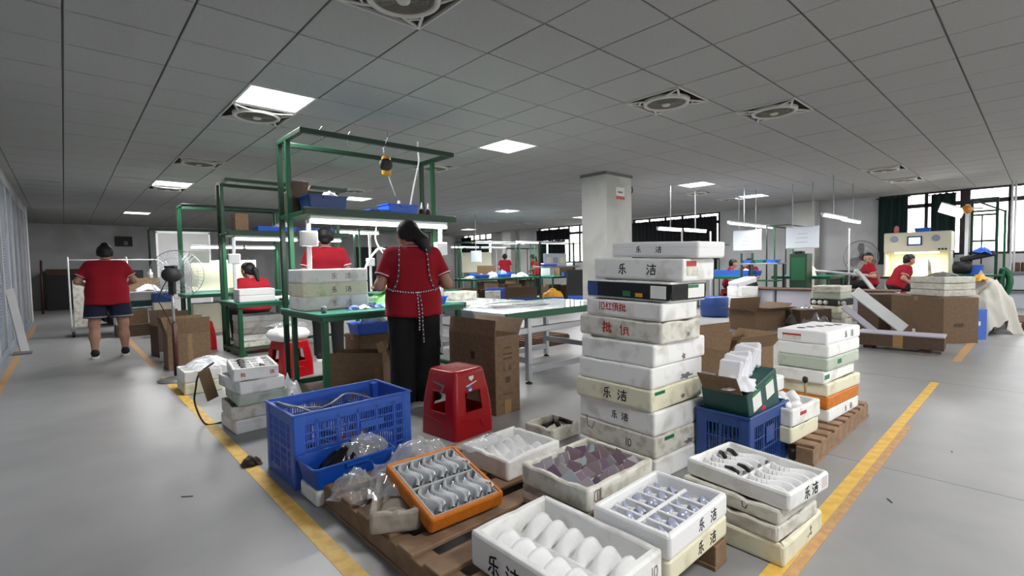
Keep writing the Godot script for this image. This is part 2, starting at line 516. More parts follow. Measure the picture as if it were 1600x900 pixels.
func make_room() -> void:
	structure("floor", box_mesh(-6.0, ROOM_X1 + 0.3, -0.2, 0.0, ROOM_Z0 - 0.3, ROOM_Z1 + 0.3), M.floor)
	# painted lines
	var i := 1
	for r in [[0.735, 0.808, -6.6, 6.0, "tape"], [0.735, 0.808, -13.5, -7.4, "tape_old"], [-0.58, -0.51, -15.5, -1.0, "tape_old"]]:
		structure("trim_%d" % i, box_mesh(r[0], r[1], 0.0, 0.0015, r[2], r[3]), M[r[4]])
		i += 1
	for r in [[1.3, 5.98, -0.695, -0.635, "tape"], [7.3, 13.5, -0.68, -0.60, "tape_old"], [1.3, 4.3, -0.632, -0.595, "tape_old"], [1.75, 2.35, -4.72, -4.65, "tape"]]:
		structure("trim_%d" % i, box_mesh(r[0], r[1], 0.0, 0.0015, r[2], r[3]), M[r[4]])
		i += 1
	# joints between the floor slabs
	for x in [3.35, 6.0, 9.0, 12.0]:
		structure("trim_%d" % i, box_mesh(x - 0.0025, x + 0.0025, 0.0, 0.0006, -0.95 if x < 5.0 else -2.2, ROOM_Z1), M.grey)
		i += 1
	# back wall with a dark doorway
	var s := S()
	bx(s, -6.0, 10.2, 0.0, 3.0, ROOM_Z0 - 0.2, ROOM_Z0)
	bx(s, 11.25, ROOM_X1 + 0.2, 0.0, 3.0, ROOM_Z0 - 0.2, ROOM_Z0)
	bx(s, 10.2, 11.25, 2.15, 3.0, ROOM_Z0 - 0.2, ROOM_Z0)
	structure("wall_back", done(s), M.wall)
	var d := structure("door_1", box_mesh(10.2, 11.25, 0.0, 2.15, ROOM_Z0 - 0.16, ROOM_Z0 - 0.11, 0.004), M.dark_grey)
	part("door_handle", box_mesh(10.32, 10.36, 0.98, 1.14, ROOM_Z0 - 0.11, ROOM_Z0 - 0.05, 0.005), M.chrome, d)
	s = S()
	bx(s, -6.2, 1.5, 0.0, 3.0, ROOM_Z1, ROOM_Z1 + 0.2)
	bx(s, 14.5, ROOM_X1 + 0.2, 0.0, 3.0, ROOM_Z1, ROOM_Z1 + 0.2)
	bx(s, 1.5, 14.5, 0.0, 1.0, ROOM_Z1, ROOM_Z1 + 0.2)
	bx(s, 1.5, 14.5, 2.7, 3.0, ROOM_Z1, ROOM_Z1 + 0.2)
	structure("wall_near", done(s), M.wall)
	var nw := Node3D.new()
	nw.name = "window_9"
	add_child(nw)
	nw.set_meta("kind", "structure")
	for k in 14:
		part("mullion", box_mesh(1.5 + k - 0.035, 1.5 + k + 0.035, 1.0, 2.7, ROOM_Z1 + 0.02, ROOM_Z1 + 0.08, 0.004), M.frame_dark, nw)
		if k < 13:
			part("pane", box_mesh(1.535 + k, 2.465 + k, 1.0, 2.7, ROOM_Z1 + 0.045, ROOM_Z1 + 0.051), M.glass, nw)
	s = S()
	bx(s, -6.2, -6.0, 0.0, 3.0, ROOM_Z0 - 0.2, ROOM_Z1)
	structure("wall_side", done(s), M.wall)
	# window wall: openings from sill to head
	var wins := [[-21.4, -18.9], [-15.6, -12.6], [-10.6, -7.25], [-3.0, 7.2]]
	s = S()
	var z := ROOM_Z0
	for w in wins:
		bx(s, ROOM_X1, ROOM_X1 + 0.22, 0.0, 3.0, z, w[0])
		bx(s, ROOM_X1, ROOM_X1 + 0.22, 0.0, 1.22, w[0], w[1])
		z = w[1]
		bx(s, ROOM_X1, ROOM_X1 + 0.22, 2.79, 3.0, w[0], w[1])
	bx(s, ROOM_X1, ROOM_X1 + 0.22, 0.0, 3.0, z, ROOM_Z1)
	structure("wall_right", done(s), M.wall)
	var n := 1
	for w in wins:
		var root := Node3D.new()
		root.name = "window_%d" % n
		add_child(root)
		root.set_meta("kind", "structure")
		n += 1
		var f := S()
		var xa := ROOM_X1 + 0.02
		var xb := ROOM_X1 + 0.08
		bx(f, xa, xb, 1.22, 1.275, w[0], w[1], 0.004)
		bx(f, xa, xb, 2.42, 2.52, w[0], w[1], 0.004)
		bx(f, xa, xb, 2.75, 2.79, w[0], w[1], 0.004)
		part("frame", done(f), M.frame_dark, root)
		var muls := []
		if w[0] > -4.0:
			muls = [-2.92, -2.03, -0.55, 0.6, 1.3, 2.4, 3.6, 4.8, 6.0, 7.1]
			part("frame_post", box_mesh(xa - 0.02, xb + 0.04, 1.22, 2.79, -1.40, -1.22, 0.004), M.frame_dark, root)
		else:
			var c := 5
			for k in c + 1:
				muls.append(lerpf(w[0] + 0.04, w[1] - 0.04, float(k) / c))
		for q in muls:
			part("mullion", box_mesh(xa, xb, 1.275, 2.75, q - 0.035, q + 0.035, 0.004), M.frame_dark, root)
		for k in muls.size() - 1:
			part("pane", box_mesh(xa + 0.025, xa + 0.031, 1.275, 2.42, muls[k] + 0.035, muls[k + 1] - 0.035), M.glass, root)
			part("pane", box_mesh(xa + 0.025, xa + 0.031, 2.52, 2.75, muls[k] + 0.035, muls[k + 1] - 0.035), M.glass, root)
	# square columns
	column(7.13, 7.93, -5.83, -5.27, true)
	column(15.55, 16.0, -17.6, -17.0, false)
	column(15.5, 16.0, -4.9, -4.35, false)
	# clad partition on the left, ending at a white post
	var pr := Node3D.new()
	pr.name = "wall_left"
	add_child(pr)
	pr.set_meta("kind", "structure")
	part("core", box_mesh(-0.74, -0.70, 0.0, CEIL, -16.4, ROOM_Z1), M.partition, pr)
	part("end_post", box_mesh(-0.82, -0.60, 0.0, CEIL, -16.75, -16.4, 0.01), M.wall, pr)
	part("bottom_rail", box_mesh(-0.70, -0.64, 0.0, 0.10, -16.4, ROOM_Z1, 0.004), M.partition, pr)
	part("head_rail", box_mesh(-0.70, -0.64, 2.62, CEIL, -16.4, ROOM_Z1, 0.004), M.wall, pr)
	var slats := S()
	var y := 0.11
	while y < 2.6:
		bx(slats, -0.70, -0.675, y, y + 0.034, -16.4, ROOM_Z1)
		y += 0.042
	var so := part("slat_lining", done(slats), M.partition, pr)
	so.set_meta("kind", "stuff")
	z = -16.4
	while z < ROOM_Z1:
		part("stud", box_mesh(-0.70, -0.645, 0.10, 2.62, z, z + 0.07, 0.004), M.wall, pr)
		z += 1.22
	# slanting brace with its foot
	var b := thing("partition_brace", "white slanting prop with a grey foot standing against the left partition", "brace", Vector3(-0.5, 0, -10.4))
	part("strut", beam_mesh(Vector3(-0.12, 0.95, -0.1), Vector3(0.02, 0.03, 0.25), 0.10, 0.03), M.wall, b)
	part("foot", box_mesh(-0.10, 0.10, 0.0, 0.03, 0.15, 0.38, 0.004), M.grey, b)
	# curtains
	curtain(-2.98, -2.36, 1.0, 2.74, 0.07, "curtain", "dark green curtain in the corner beside the beige machine")
	curtain(-1.92, -1.46, 1.15, 2.72, 0.07, "curtain", "narrow dark green curtain gathered between two bright window panes")
	curtain(-10.55, -7.3, 0.9, 2.66, 0.05, "curtain_dark", "wide blackish curtain drawn across the window behind the square column")
	curtain(-15.6, -13.7, 2.2, 2.68, 0.05, "curtain_dark", "short blackish curtain over the top of the middle far window")
	curtain(-15.5, -15.0, 0.8, 2.2, 0.05, "curtain", "green curtain hanging at the side of the middle far window")
	curtain(-14.9, -13.9, 1.5, 2.2, 0.04, "curtain_dark", "dark cloth below the short curtain of the middle far window")
	curtain(-21.3, -20.4, 2.25, 2.66, 0.05, "curtain_dark", "short blackish curtain on the farthest window")
	curtain(-21.3, -18.95, 0.9, 2.32, 0.05, "curtain", "green curtain drawn across the lower panes of the farthest window")
	# meter box on the back wall
	var e := thing("meter_box", "small dark box with a pale label on the back wall", "box", Vector3(1.6, 2.08, -21.94))
	part("case", box_mesh(-0.24, 0.24, 0.0, 0.34, -0.05, 0.05, 0.006), M.dark_grey, e)
	part("label_plate", box_mesh(0.0, 0.11, 0.04, 0.17, 0.05, 0.054), M.grey, e)

func column(x0: float, x1: float, z0: float, z1: float, signed_: bool) -> void:
	var s := S()
	bx(s, x0, x1, 0.0, CEIL, z0, z1, 0.012)
	names["wall_column"] = names.get("wall_column", 0) + 1
	var c := structure("wall_column_%d" % names["wall_column"], done(s), M.column)
	if signed_:
		part("skirt", box_mesh(x0 - 0.012, x1 + 0.012, CEIL - 0.05, CEIL, z0 - 0.012, z1 + 0.012), M.grey, c)
		var g := thing("wall_sign", "small white notice with a red lower band on the square column", "sign", Vector3(7.55, 2.33, z1 + 0.006))
		part("plate", box_mesh(-0.13, 0.13, 0.0, 0.22, -0.004, 0.004), M.sticker_white, g)
		part("red_band", box_mesh(-0.13, 0.13, 0.0, 0.06, 0.004, 0.006), M.sticker_red, g)
		write(g, [XIE, PI_, JIE, XIE], Transform3D(Basis.IDENTITY, Vector3(-0.075, 0.115, 0.0045)), 0.032, 0.006, M.ink, 0.004)
		var k := thing("wall_bracket", "small dark bracket high on the side of the square column", "bracket", Vector3(x1, 2.53, z1 - 0.06))
		part("plate", box_mesh(0.0, 0.02, -0.05, 0.1, -0.04, 0.04, 0.003), M.dark_grey, k)
		part("hook", tube_mesh(curve([Vector3(0.02, 0.05, 0), Vector3(0.09, 0.08, 0), Vector3(0.11, 0.0, 0), Vector3(0.05, -0.06, 0)], 10), 0.012), M.dark_grey, k)

func curtain(z0: float, z1: float, y0: float, y1: float, amp: float, mat_name: String, label: String) -> void:
	var s := S(true)
	var n := int((z1 - z0) / 0.03)
	var xs := 15.86
	var waves := (z1 - z0) / 0.16
	var t := 0.012
	for i in n:
		var p := []
		for k in [i, i + 1]:
			var f := float(k) / n
			var x := xs + amp * (0.55 * sin(TAU * waves * f) + 0.25 * sin(TAU * waves * 0.43 * f + 1.0))
			p.append([x, lerpf(z0, z1, f)])
		var yj0 := y1 + 0.012 * sin(i * 1.7)
		var a := Vector3(p[0][0], y0, p[0][1])
		var b := Vector3(p[1][0], y0, p[1][1])
		var c := Vector3(p[1][0], yj0, p[1][1])
		var d := Vector3(p[0][0], y1 + 0.012 * sin((i - 1) * 1.7), p[0][1])
		quado(s, a, b, c, d, Vector3.LEFT)
		var o := Vector3(t, 0, 0)
		quado(s, a + o, b + o, c + o, d + o, Vector3.RIGHT)
	var o := thing("curtain", label, "curtain", Vector3(xs, y0, (z0 + z1) * 0.5))
	part("curtain_cloth", done(s), M[mat_name], o, Transform3D(Basis.IDENTITY, -o.position))
	part("curtain_rail", tube_mesh([Vector3(0, y1 - y0 - 0.02, z0 - o.position.z - 0.05), Vector3(0, y1 - y0 - 0.02, z1 - o.position.z + 0.05)], 0.011, 8), M.dark_grey, o)
	for q in [z0, z1]:
		part("rail_bracket", box_mesh(-0.01, 0.142, y1 - y0 - 0.03, y1 - y0 - 0.01, q - o.position.z - 0.05, q - o.position.z - 0.03), M.dark_grey, o)

# ==================================================================== ceiling: tiles in a grid, light panels, ventilators
const GX := 1.867
const GZ := -2.921
var holes := {}

func tile_at(x: float, z: float) -> Vector2i:
	return Vector2i(floori((x - GX) / 0.6), floori((z - GZ) / 0.6))

func make_ceiling() -> void:
	var root := structure("ceiling", box_mesh(-6.0, ROOM_X1 + 0.2, CEIL + 0.27, CEIL + 0.4, ROOM_Z0 - 0.2, ROOM_Z1 + 0.2), M.grey)
	# the hung grid that carries the tiles
	for ix in range(floori((-6.0 - GX) / 0.6), ceili((ROOM_X1 - GX) / 0.6) + 1):
		part("grid_runner", box_mesh(GX + ix * 0.6 - 0.015, GX + ix * 0.6 + 0.015, CEIL + 0.0125, CEIL + 0.03, ROOM_Z0 - 0.2, ROOM_Z1 + 0.2), M.tile_grid, root)
	for iz in range(floori((ROOM_Z0 - GZ) / 0.6), ceili((ROOM_Z1 - GZ) / 0.6) + 1):
		part("grid_runner", box_mesh(-6.0, ROOM_X1 + 0.2, CEIL + 0.0125, CEIL + 0.03, GZ + iz * 0.6 - 0.015, GZ + iz * 0.6 + 0.015), M.tile_grid, root)
	var lit := {
		Vector2(1.567, -5.021): "square light panel over the aisle, between a ventilator and the tall green frame",
		Vector2(4.567, -5.021): "square light panel over the glass table, with no ventilator against it",
		Vector2(1.567, -11.021): "square light panel over the third green bench of the left aisle",
		Vector2(1.567, -17.321): "square light panel over the far end of the left aisle",
		Vector2(9.967, -5.021): "square light panel beyond the square column, beside a ventilator",
		Vector2(12.967, -5.021): "square light panel over the whiteboards, toward the window wall",
		Vector2(9.967, -11.021): "square light panel over the middle of the far work tables",
		Vector2(13.267, -11.021): "square light panel beside the square column, over the far dark cabinet",
		Vector2(13.567, -17.621): "smallest square light panel, before the farthest window",
		Vector2(4.867, -11.021): "square light panel seen behind the shelf of the tall green bench",
		Vector2(1.567, 0.979): "square light panel over the boxes on the front pallet",
		Vector2(4.567, 0.979): "square light panel over the right aisle beside the stacked boxes",
		Vector2(9.967, 0.979): "square light panel over the right aisle before the long carton",
		Vector2(12.967, 0.979): "square light panel over the right aisle before the window wall",
		Vector2(4.567, 6.979): "square light panel over the near end of the right aisle",
		Vector2(9.967, 6.979): "square light panel over the near end of the window aisle"}
	for k in lit:
		var t := tile_at(k.x, k.y)
		holes[t] = true
		var c := Vector3(GX + (t.x + 0.5) * 0.6, CEIL, GZ + (t.y + 0.5) * 0.6)
		var o := thing("ceiling_light", lit[k], "ceiling light", c, 0.0, "square ceiling light panels")
		var f := S()
		for sg in [-1.0, 1.0]:
			bx(f, -0.297, 0.297, -0.006, 0.012, sg * 0.297, sg * 0.275, 0.002)
			bx(f, sg * 0.297, sg * 0.275, -0.006, 0.012, -0.275, 0.275, 0.002)
		part("frame", done(f), M.white_paint, o)
		part("light_diffuser", box_mesh(-0.275, 0.275, 0.0, 0.01, -0.275, 0.275), M.panel_glow, o)
		var l := AreaLight3D.new()
		l.name = "panel_light"
		l.area_size = Vector2(0.55, 0.55)
		l.area_normalize_energy = true
		l.light_energy = PANEL_ENERGY
		l.light_color = LAMP_COLOR
		l.area_range = 40.0
		l.area_attenuation = 2.0
		l.shadow_enabled = true
		l.rotation_degrees.x = -90
		l.position.y = -0.01
		o.add_child(l)
	var vents := [[1.567, -2.62, "square ceiling ventilator over the boxes, round grille with a pale hub"], [4.567, -2.62, "square ceiling ventilator on the near side of the glass table"], [5.767, -2.02, "square ceiling ventilator over the pallet of stacked boxes"],
		[10.867, -2.02, "square ceiling ventilator before the window wall, first of two in a line"], [12.667, -2.02, "square ceiling ventilator nearest the green corner curtain"], [1.567, -5.62, "square ceiling ventilator against a lit panel over the left aisle"],
		[1.567, -8.62, "square ceiling ventilator over the second green bench"], [11.167, -5.62, "square ceiling ventilator just behind the lit panel beyond the column"], [4.567, -6.82, "square ceiling ventilator beyond the right end of the tall green frame"],
		[11.767, -14.02, "square ceiling ventilator over the far work tables, before the far windows"], [13.567, -14.02, "square ceiling ventilator nearest the middle far window"], [12.967, -5.92, "square ceiling ventilator against the lit panel over the whiteboards"],
		[4.567, -10.02, "square ceiling ventilator seen above the shelf of the tall green bench"], [1.567, -11.92, "square ceiling ventilator against a lit panel over the third green bench"], [13.267, -9.82, "square ceiling ventilator at the far side of the square column"]]
	var proto: Node3D = null
	for v in vents:
		var t := tile_at(v[0], v[1])
		if holes.has(t):
			t.y -= 1
		holes[t] = true
		var c := Vector3(GX + (t.x + 0.5) * 0.6, CEIL, GZ + (t.y + 0.5) * 0.6)
		var o: Node3D
		if proto == null:
			proto = ventilator(c, v[2])
			o = proto
		else:
			o = proto.duplicate()
			o.name = nm("ceiling_ventilator")
			add_child(o)
			o.position = c
			o.set_meta("label", v[2])
	# tiles: the 300 that show largest as pieces, the rest as one
	var cam_dir := Vector2(sin(deg_to_rad(42.51)), -cos(deg_to_rad(42.51)))
	var near := []
	var far := []
	for ix in range(floori((-6.0 - GX) / 0.6), ceili((ROOM_X1 - GX) / 0.6)):
		for iz in range(floori((ROOM_Z0 - GZ) / 0.6), ceili((ROOM_Z1 - GZ) / 0.6)):
			var t := Vector2i(ix, iz)
			if holes.has(t):
				continue
			var c := Vector2(GX + (ix + 0.5) * 0.6, GZ + (iz + 0.5) * 0.6)
			var dist := c.length()
			var cosang := c.normalized().dot(cam_dir)
			var seen: bool = cosang > 0.64 and dist > 1.9 and c.x > -0.8
			if seen:
				near.append([dist, c])
			else:
				far.append(c)
	near.sort_custom(func(a, b): return a[0] < b[0])
	var s := S()
	cbox(s, Transform3D.IDENTITY, Vector3(0.588, 0.012, 0.588), 0.003)
	var tm := done(s)
	var fs := S()
	for i in near.size():
		var c: Vector2 = near[i][1]
		if i < 298:
			part("ceiling_tile", tm, M.tile, root, Transform3D(Basis.IDENTITY, Vector3(c.x, CEIL + 0.006 + 0.0012 * sin(i * 2.3), c.y)))
		else:
			cbox(fs, Transform3D(Basis.IDENTITY, Vector3(c.x, CEIL + 0.006, c.y)), Vector3(0.588, 0.012, 0.588))
	for c in far:
		cbox(fs, Transform3D(Basis.IDENTITY, Vector3(c.x, CEIL + 0.006, c.y)), Vector3(0.588, 0.012, 0.588))
	var st := part("ceiling_tiles_beyond", done(fs), M.tile, root)
	st.set_meta("kind", "stuff")

func ventilator(c: Vector3, label: String) -> Node3D:
	var o := thing("ceiling_ventilator", label, "ventilator", c, 0.0, "square ceiling ventilators")
	var cs := S()
	for sg in [-1.0, 1.0]:
		bx(cs, -0.284, 0.284, 0.012, 0.235, sg * 0.284, sg * 0.280)
		bx(cs, sg * 0.284, sg * 0.280, 0.012, 0.235, -0.280, 0.280)
	bx(cs, -0.284, 0.284, 0.235, 0.24, -0.284, 0.284)
	part("casing", done(cs), M.fan_casing, o)
	part("motor", lathe_mesh([[0.06, 0.02], [0.075, 0.05], [0.075, 0.15], [0.05, 0.235]], 18), M.fan_casing, o)
	for k in 4:
		part("blade", slab(PackedVector2Array([Vector2(-0.03, 0.06), Vector2(-0.07, 0.18), Vector2(0.02, 0.185), Vector2(0.035, 0.06)]), 0.004), M.fan_casing, o, Transform3D(Basis(Vector3.UP, PI * 0.5 * k) * Basis(Vector3.RIGHT, -PI * 0.5 + 0.45), Vector3(0, 0.09, 0)))
	var f := S()
	for sg in [-1.0, 1.0]:
		bx(f, -0.297, 0.297, -0.012, 0.011, sg * 0.297, sg * 0.284, 0.002)
		bx(f, sg * 0.297, sg * 0.284, -0.012, 0.011, -0.284, 0.284, 0.002)
	part("frame", done(f), M.fan_white, o)
	var r := S(true)
	lathe(r, [[0.185, 0.004], [0.185, -0.022], [0.200, -0.036], [0.222, -0.030], [0.230, 0.004]], 28)
	part("ring", done(r), M.fan_white, o)
	var w := S()
	for k in 9:
		var rr := 0.056 + k * 0.0158
		var pts := []
		for i in 25:
			var a := TAU * i / 24
			pts.append(Vector3(cos(a) * rr, -0.034 + 0.0018 * k, sin(a) * rr))
		tube(w, pts, 0.0042, 4)
	for k in 12:
		var a := TAU * k / 12
		beam(w, Vector3(cos(a) * 0.045, -0.032, sin(a) * 0.045), Vector3(cos(a) * 0.188, -0.016, sin(a) * 0.188), 0.006, 0.003, 0.0)
	part("grille_wires", done(w), M.fan_grille, o)
	part("hub", lathe_mesh([[0.0, -0.048], [0.036, -0.046], [0.044, -0.034], [0.044, -0.028]], 16), M.fan_white, o)
	for k in 4:
		var a := PI * 0.25 + PI * 0.5 * k
		var dir := Vector3(cos(a), 0, sin(a))
		var side := Vector3(-dir.z, 0, dir.x)
		var arm := S()
		for sg in [-1.0, 1.0]:
			beam(arm, dir * 0.385 + Vector3(0, -0.012, 0), dir * 0.195 + side * sg * 0.075 + Vector3(0, -0.020, 0), 0.020, 0.014, 0.003)
		beam(arm, dir * 0.26 + side * 0.035 + Vector3(0, -0.017, 0), dir * 0.26 - side * 0.035 + Vector3(0, -0.017, 0), 0.014, 0.012, 0.002)
		part("arm", done(arm), M.fan_white, o)
	return o

func tube_lamp(label: String, a: Vector3, b: Vector3, energy := 1.0, housing := true) -> void:
	var o := thing("tube_light", label, "tube light", (a + b) * 0.5, rad_to_deg(atan2(-(b - a).z, (b - a).x)), "tube lights over the work tables")
	var l := Vector2(b.x - a.x, b.z - a.z).length()
	var pitch := atan2(b.y - a.y, l)
	o.rotation.z = pitch
	if housing:
		var s := S()
		bx(s, -l * 0.5, l * 0.5, 0.022, 0.05, -0.035, 0.035, 0.004)
		part("housing", done(s), M.white_paint, o)
	for sg in [-1.0, 1.0]:
		part("end_cap", box_mesh(sg * l * 0.5 - 0.012, sg * l * 0.5 + 0.012, -0.02, 0.02, -0.018, 0.018, 0.003), M.white_plastic, o)
	part("light_tube", tube_mesh([Vector3(-l * 0.5, 0, 0), Vector3(l * 0.5, 0, 0)], 0.021, 10), M.tube_glow, o)
	var li := AreaLight3D.new()
	li.name = "tube_light_source"
	li.area_size = Vector2(l * 0.96, 0.03)
	li.area_normalize_energy = true
	li.light_energy = TUBE_ENERGY * energy
	li.light_color = LAMP_COLOR
	li.area_range = 30.0
	li.area_attenuation = 2.0
	li.shadow_enabled = true
	li.rotation_degrees.x = -90
	li.position.y = -0.027
	o.add_child(li)

# ==================================================================== goods: builders
func tray_shell(w: float, l: float, h: float, wall: float, depth: float, wear: float, seed_: int) -> ArrayMesh:
	# a moulded foam box: rounded corners, softened edges, hollow to DEPTH, its rim nicked by WEAR
	var r2 := RandomNumberGenerator.new()
	r2.seed = seed_
	var seg := 4
	var n := (seg + 1) * 4
	# extra points along the sides so that the rim can be nicked
	var base := func(ins: float, y: float, rad: float) -> PackedVector3Array:
		var rr := rrect(w - ins * 2.0, l - ins * 2.0, max(rad - ins, 0.006), y, seg)
		var out := PackedVector3Array()
		for i in n:
			out.append(rr[i])
			if (i % (seg + 1)) == seg:
				var nx: Vector3 = rr[(i + 1) % n]
				for k in 6:
					out.append(rr[i].lerp(nx, (k + 1) / 7.0))
		return out
	var rad := 0.016
	var rings := [base.call(0.010, 0.0, rad), base.call(0.002, 0.007, rad), base.call(0.0, 0.016, rad), base.call(0.0, h - 0.010, rad), base.call(0.004, h - 0.002, rad), base.call(0.008, h, rad), base.call(wall - 0.004, h, rad), base.call(wall, h - 0.006, rad), base.call(wall + 0.004, h - depth, rad)]
	if depth <= 0.0:
		rings = rings.slice(0, 6)
	var m: int = rings[0].size()
	for j in m:
		var d := 0.0
		if r2.randf() < 0.30:
			d = -wear * r2.randf()
		var e := (r2.randf() - 0.5) * wear * 0.4
		for i in range(3, rings.size() - (1 if depth > 0.0 else 0)):
			var p: Vector3 = rings[i][j]
			p.y += d * (0.5 if i == 3 else 1.0)
			p += Vector3(p.x, 0, p.z).normalized() * e
			rings[i][j] = p
	var s := S()
	loft(s, rings)
	return done(s)

func fin_mesh(len_: float, thick: float, h: float) -> ArrayMesh:
	# a rounded ridge between two pockets: broad foot, soft crest
	var s := S(true)
	var nu := 8
	var nv := 10
	var g := []
	for i in nu + 1:
		var row := PackedVector3Array()
		var u := 2.0 * i / nu - 1.0
		for j in nv + 1:
			var v := 2.0 * j / nv - 1.0
			var y: float = h * (0.55 * (1.0 - absf(u)) + 0.45 * cos(u * PI * 0.5)) * pow(max(0.0, 1.0 - pow(absf(v), 2.2)), 0.9)
			row.append(Vector3(v * len_ * 0.5, y - 0.001, u * thick * 0.5 + 0.08 * thick * sin(v * 3.0)))
		g.append(row)
	for i in nu:
		for j in nv:
			trio(s, g[i][j], g[i + 1][j], g[i + 1][j + 1], Vector3.UP)
			trio(s, g[i][j], g[i + 1][j + 1], g[i][j + 1], Vector3.UP)
	return done(s)

func wave_fin(len_: float, thick: float, h: float) -> ArrayMesh:
	# an S-curved upright divider
	var s := S(true)
	var pts := []
	var n := 12
	for j in n + 1:
		var v := float(j) / n
		pts.append(Vector2((v - 0.5) * len_, 0.13 * len_ * sin(v * TAU)))
	for j in n:
		var a: Vector2 = pts[j]
		var b: Vector2 = pts[j + 1]
		var nn := Vector2(-(b - a).y, (b - a).x).normalized() * thick * 0.5
		for sg in [-1.0, 1.0]:
			var o: Vector2 = nn * sg
			quado(s, Vector3(a.x + o.x * 1.5, 0, a.y + o.y * 1.5), Vector3(b.x + o.x * 1.5, 0, b.y + o.y * 1.5), Vector3(b.x + o.x * 0.7, h, b.y + o.y * 0.7), Vector3(a.x + o.x * 0.7, h, a.y + o.y * 0.7), Vector3(o.x, 0, o.y))
		quado(s, Vector3(a.x + nn.x * 0.7, h, a.y + nn.y * 0.7), Vector3(b.x + nn.x * 0.7, h, b.y + nn.y * 0.7), Vector3(b.x - nn.x * 0.7, h, b.y - nn.y * 0.7), Vector3(a.x - nn.x * 0.7, h, a.y - nn.y * 0.7), Vector3.UP)
	return done(s)

func lens_mesh(r: float, sag: float, thick: float) -> ArrayMesh:
	# a round curved blank, axis along y
	var prof := []
	for i in 5:
		var t := i / 4.0
		prof.append([max(0.001, r * t), -sag * t * t])
	for i in 5:
		var t := 1.0 - i / 4.0
		prof.append([max(0.001, r * t), -sag * t * t - thick])
	var s := S(true)
	var rings := []
	for i in range(prof.size() - 1, -1, -1):
		rings.append(circle(prof[i][0], prof[i][1] + sag, 16))
	loft(s, rings)
	return done(s)

func foam_box(label: String, x: float, y: float, z: float, yaw: float, w: float, l: float, h: float, m: String, group := "", depth := 0.05, wear := 0.006, wall := 0.026) -> Node3D:
	var o := thing("foam_box", label, "foam box", Vector3(x, y, z), yaw, group)
	part("box_body", tray_shell(w, l, h, wall, min(depth, h - 0.012), wear, int(x * 131 + y * 977 + z * 57)), M[m], o)
	return o

func le_jie(o: Node3D, face: String, off: float, y: float, w: float, l: float, size := 0.045, gap := 0.05, ink := "ink") -> void:
	if face == "x":
		write(o, [LE, JIE], face_nx(off, y, w), size, gap, M[ink], size * 0.11)
	else:
		write(o, [LE, JIE], face_z(off, y, l), size, gap, M[ink], size * 0.11)

func pallet(label: String, x0: float, x1: float, z0: float, z1: float, h: float, along_x: bool, n: int, m := "wood", fill := 0.62) -> Node3D:
	var o := thing("pallet", label, "pallet", Vector3(x0, 0, z0))
	var w := x1 - x0
	var d := z1 - z0
	var bt := 0.018
	var span := d if along_x else w
	var pitch := span / n
	for k in 3:
		var f := lerpf(0.045, (w if along_x else d) - 0.045, k / 2.0)
		if along_x:
			part("stringer", box_mesh(f - 0.045, f + 0.045, bt, h - bt, 0.0, d, 0.003), M[m], o)
			part("bottom_board", box_mesh(f - 0.05, f + 0.05, 0.0, bt, 0.0, d, 0.002), M[m], o)
		else:
			part("stringer", box_mesh(0.0, w, bt, h - bt, f - 0.045, f + 0.045, 0.003), M[m], o)
			part("bottom_board", box_mesh(0.0, w, 0.0, bt, f - 0.05, f + 0.05, 0.002), M[m], o)
	for k in n:
		var c := (k + 0.5) * pitch
		var hw := pitch * fill * 0.5
		var j := 0.004 * sin(k * 2.7)
		if along_x:
			part("top_board", box_mesh(j, w + j, h - bt, h, c - hw, c + hw, 0.003), M[m], o)
		else:
			part("top_board", box_mesh(c - hw, c + hw, h - bt, h, j, d + j, 0.003), M[m], o)
	return o

func lattice(s: SurfaceTool, len_: float, h: float, t: float, n: int, rows: int, xf: Transform3D) -> void:
	# an openwork crate wall in x (length) and y, centred on x
	var post := 0.055
	for sg in [-1.0, 1.0]:
		cbox(s, xf * Transform3D(Basis.IDENTITY, Vector3(sg * (len_ * 0.5 - post * 0.5), h * 0.5, 0)), Vector3(post, h, t * 1.6), 0.003)
	cbox(s, xf * Transform3D(Basis.IDENTITY, Vector3(0, h - 0.035, 0)), Vector3(len_, 0.07, t), 0.003)
	cbox(s, xf * Transform3D(Basis.IDENTITY, Vector3(0, 0.03, 0)), Vector3(len_, 0.06, t), 0.003)
	for k in range(1, rows):
		cbox(s, xf * Transform3D(Basis.IDENTITY, Vector3(0, lerpf(0.06, h - 0.07, float(k) / rows), 0)), Vector3(len_, 0.008 if k * 2 != rows else 0.018, t), 0.001)
	for k in n:
		var x := lerpf(-len_ * 0.5 + post, len_ * 0.5 - post, (k + 0.5) / n)
		var fat: bool = k % 8 == 4
		cbox(s, xf * Transform3D(Basis.IDENTITY, Vector3(x, h * 0.5, 0)), Vector3(0.016 if fat else 0.0055, h - 0.08, t), 0.001)

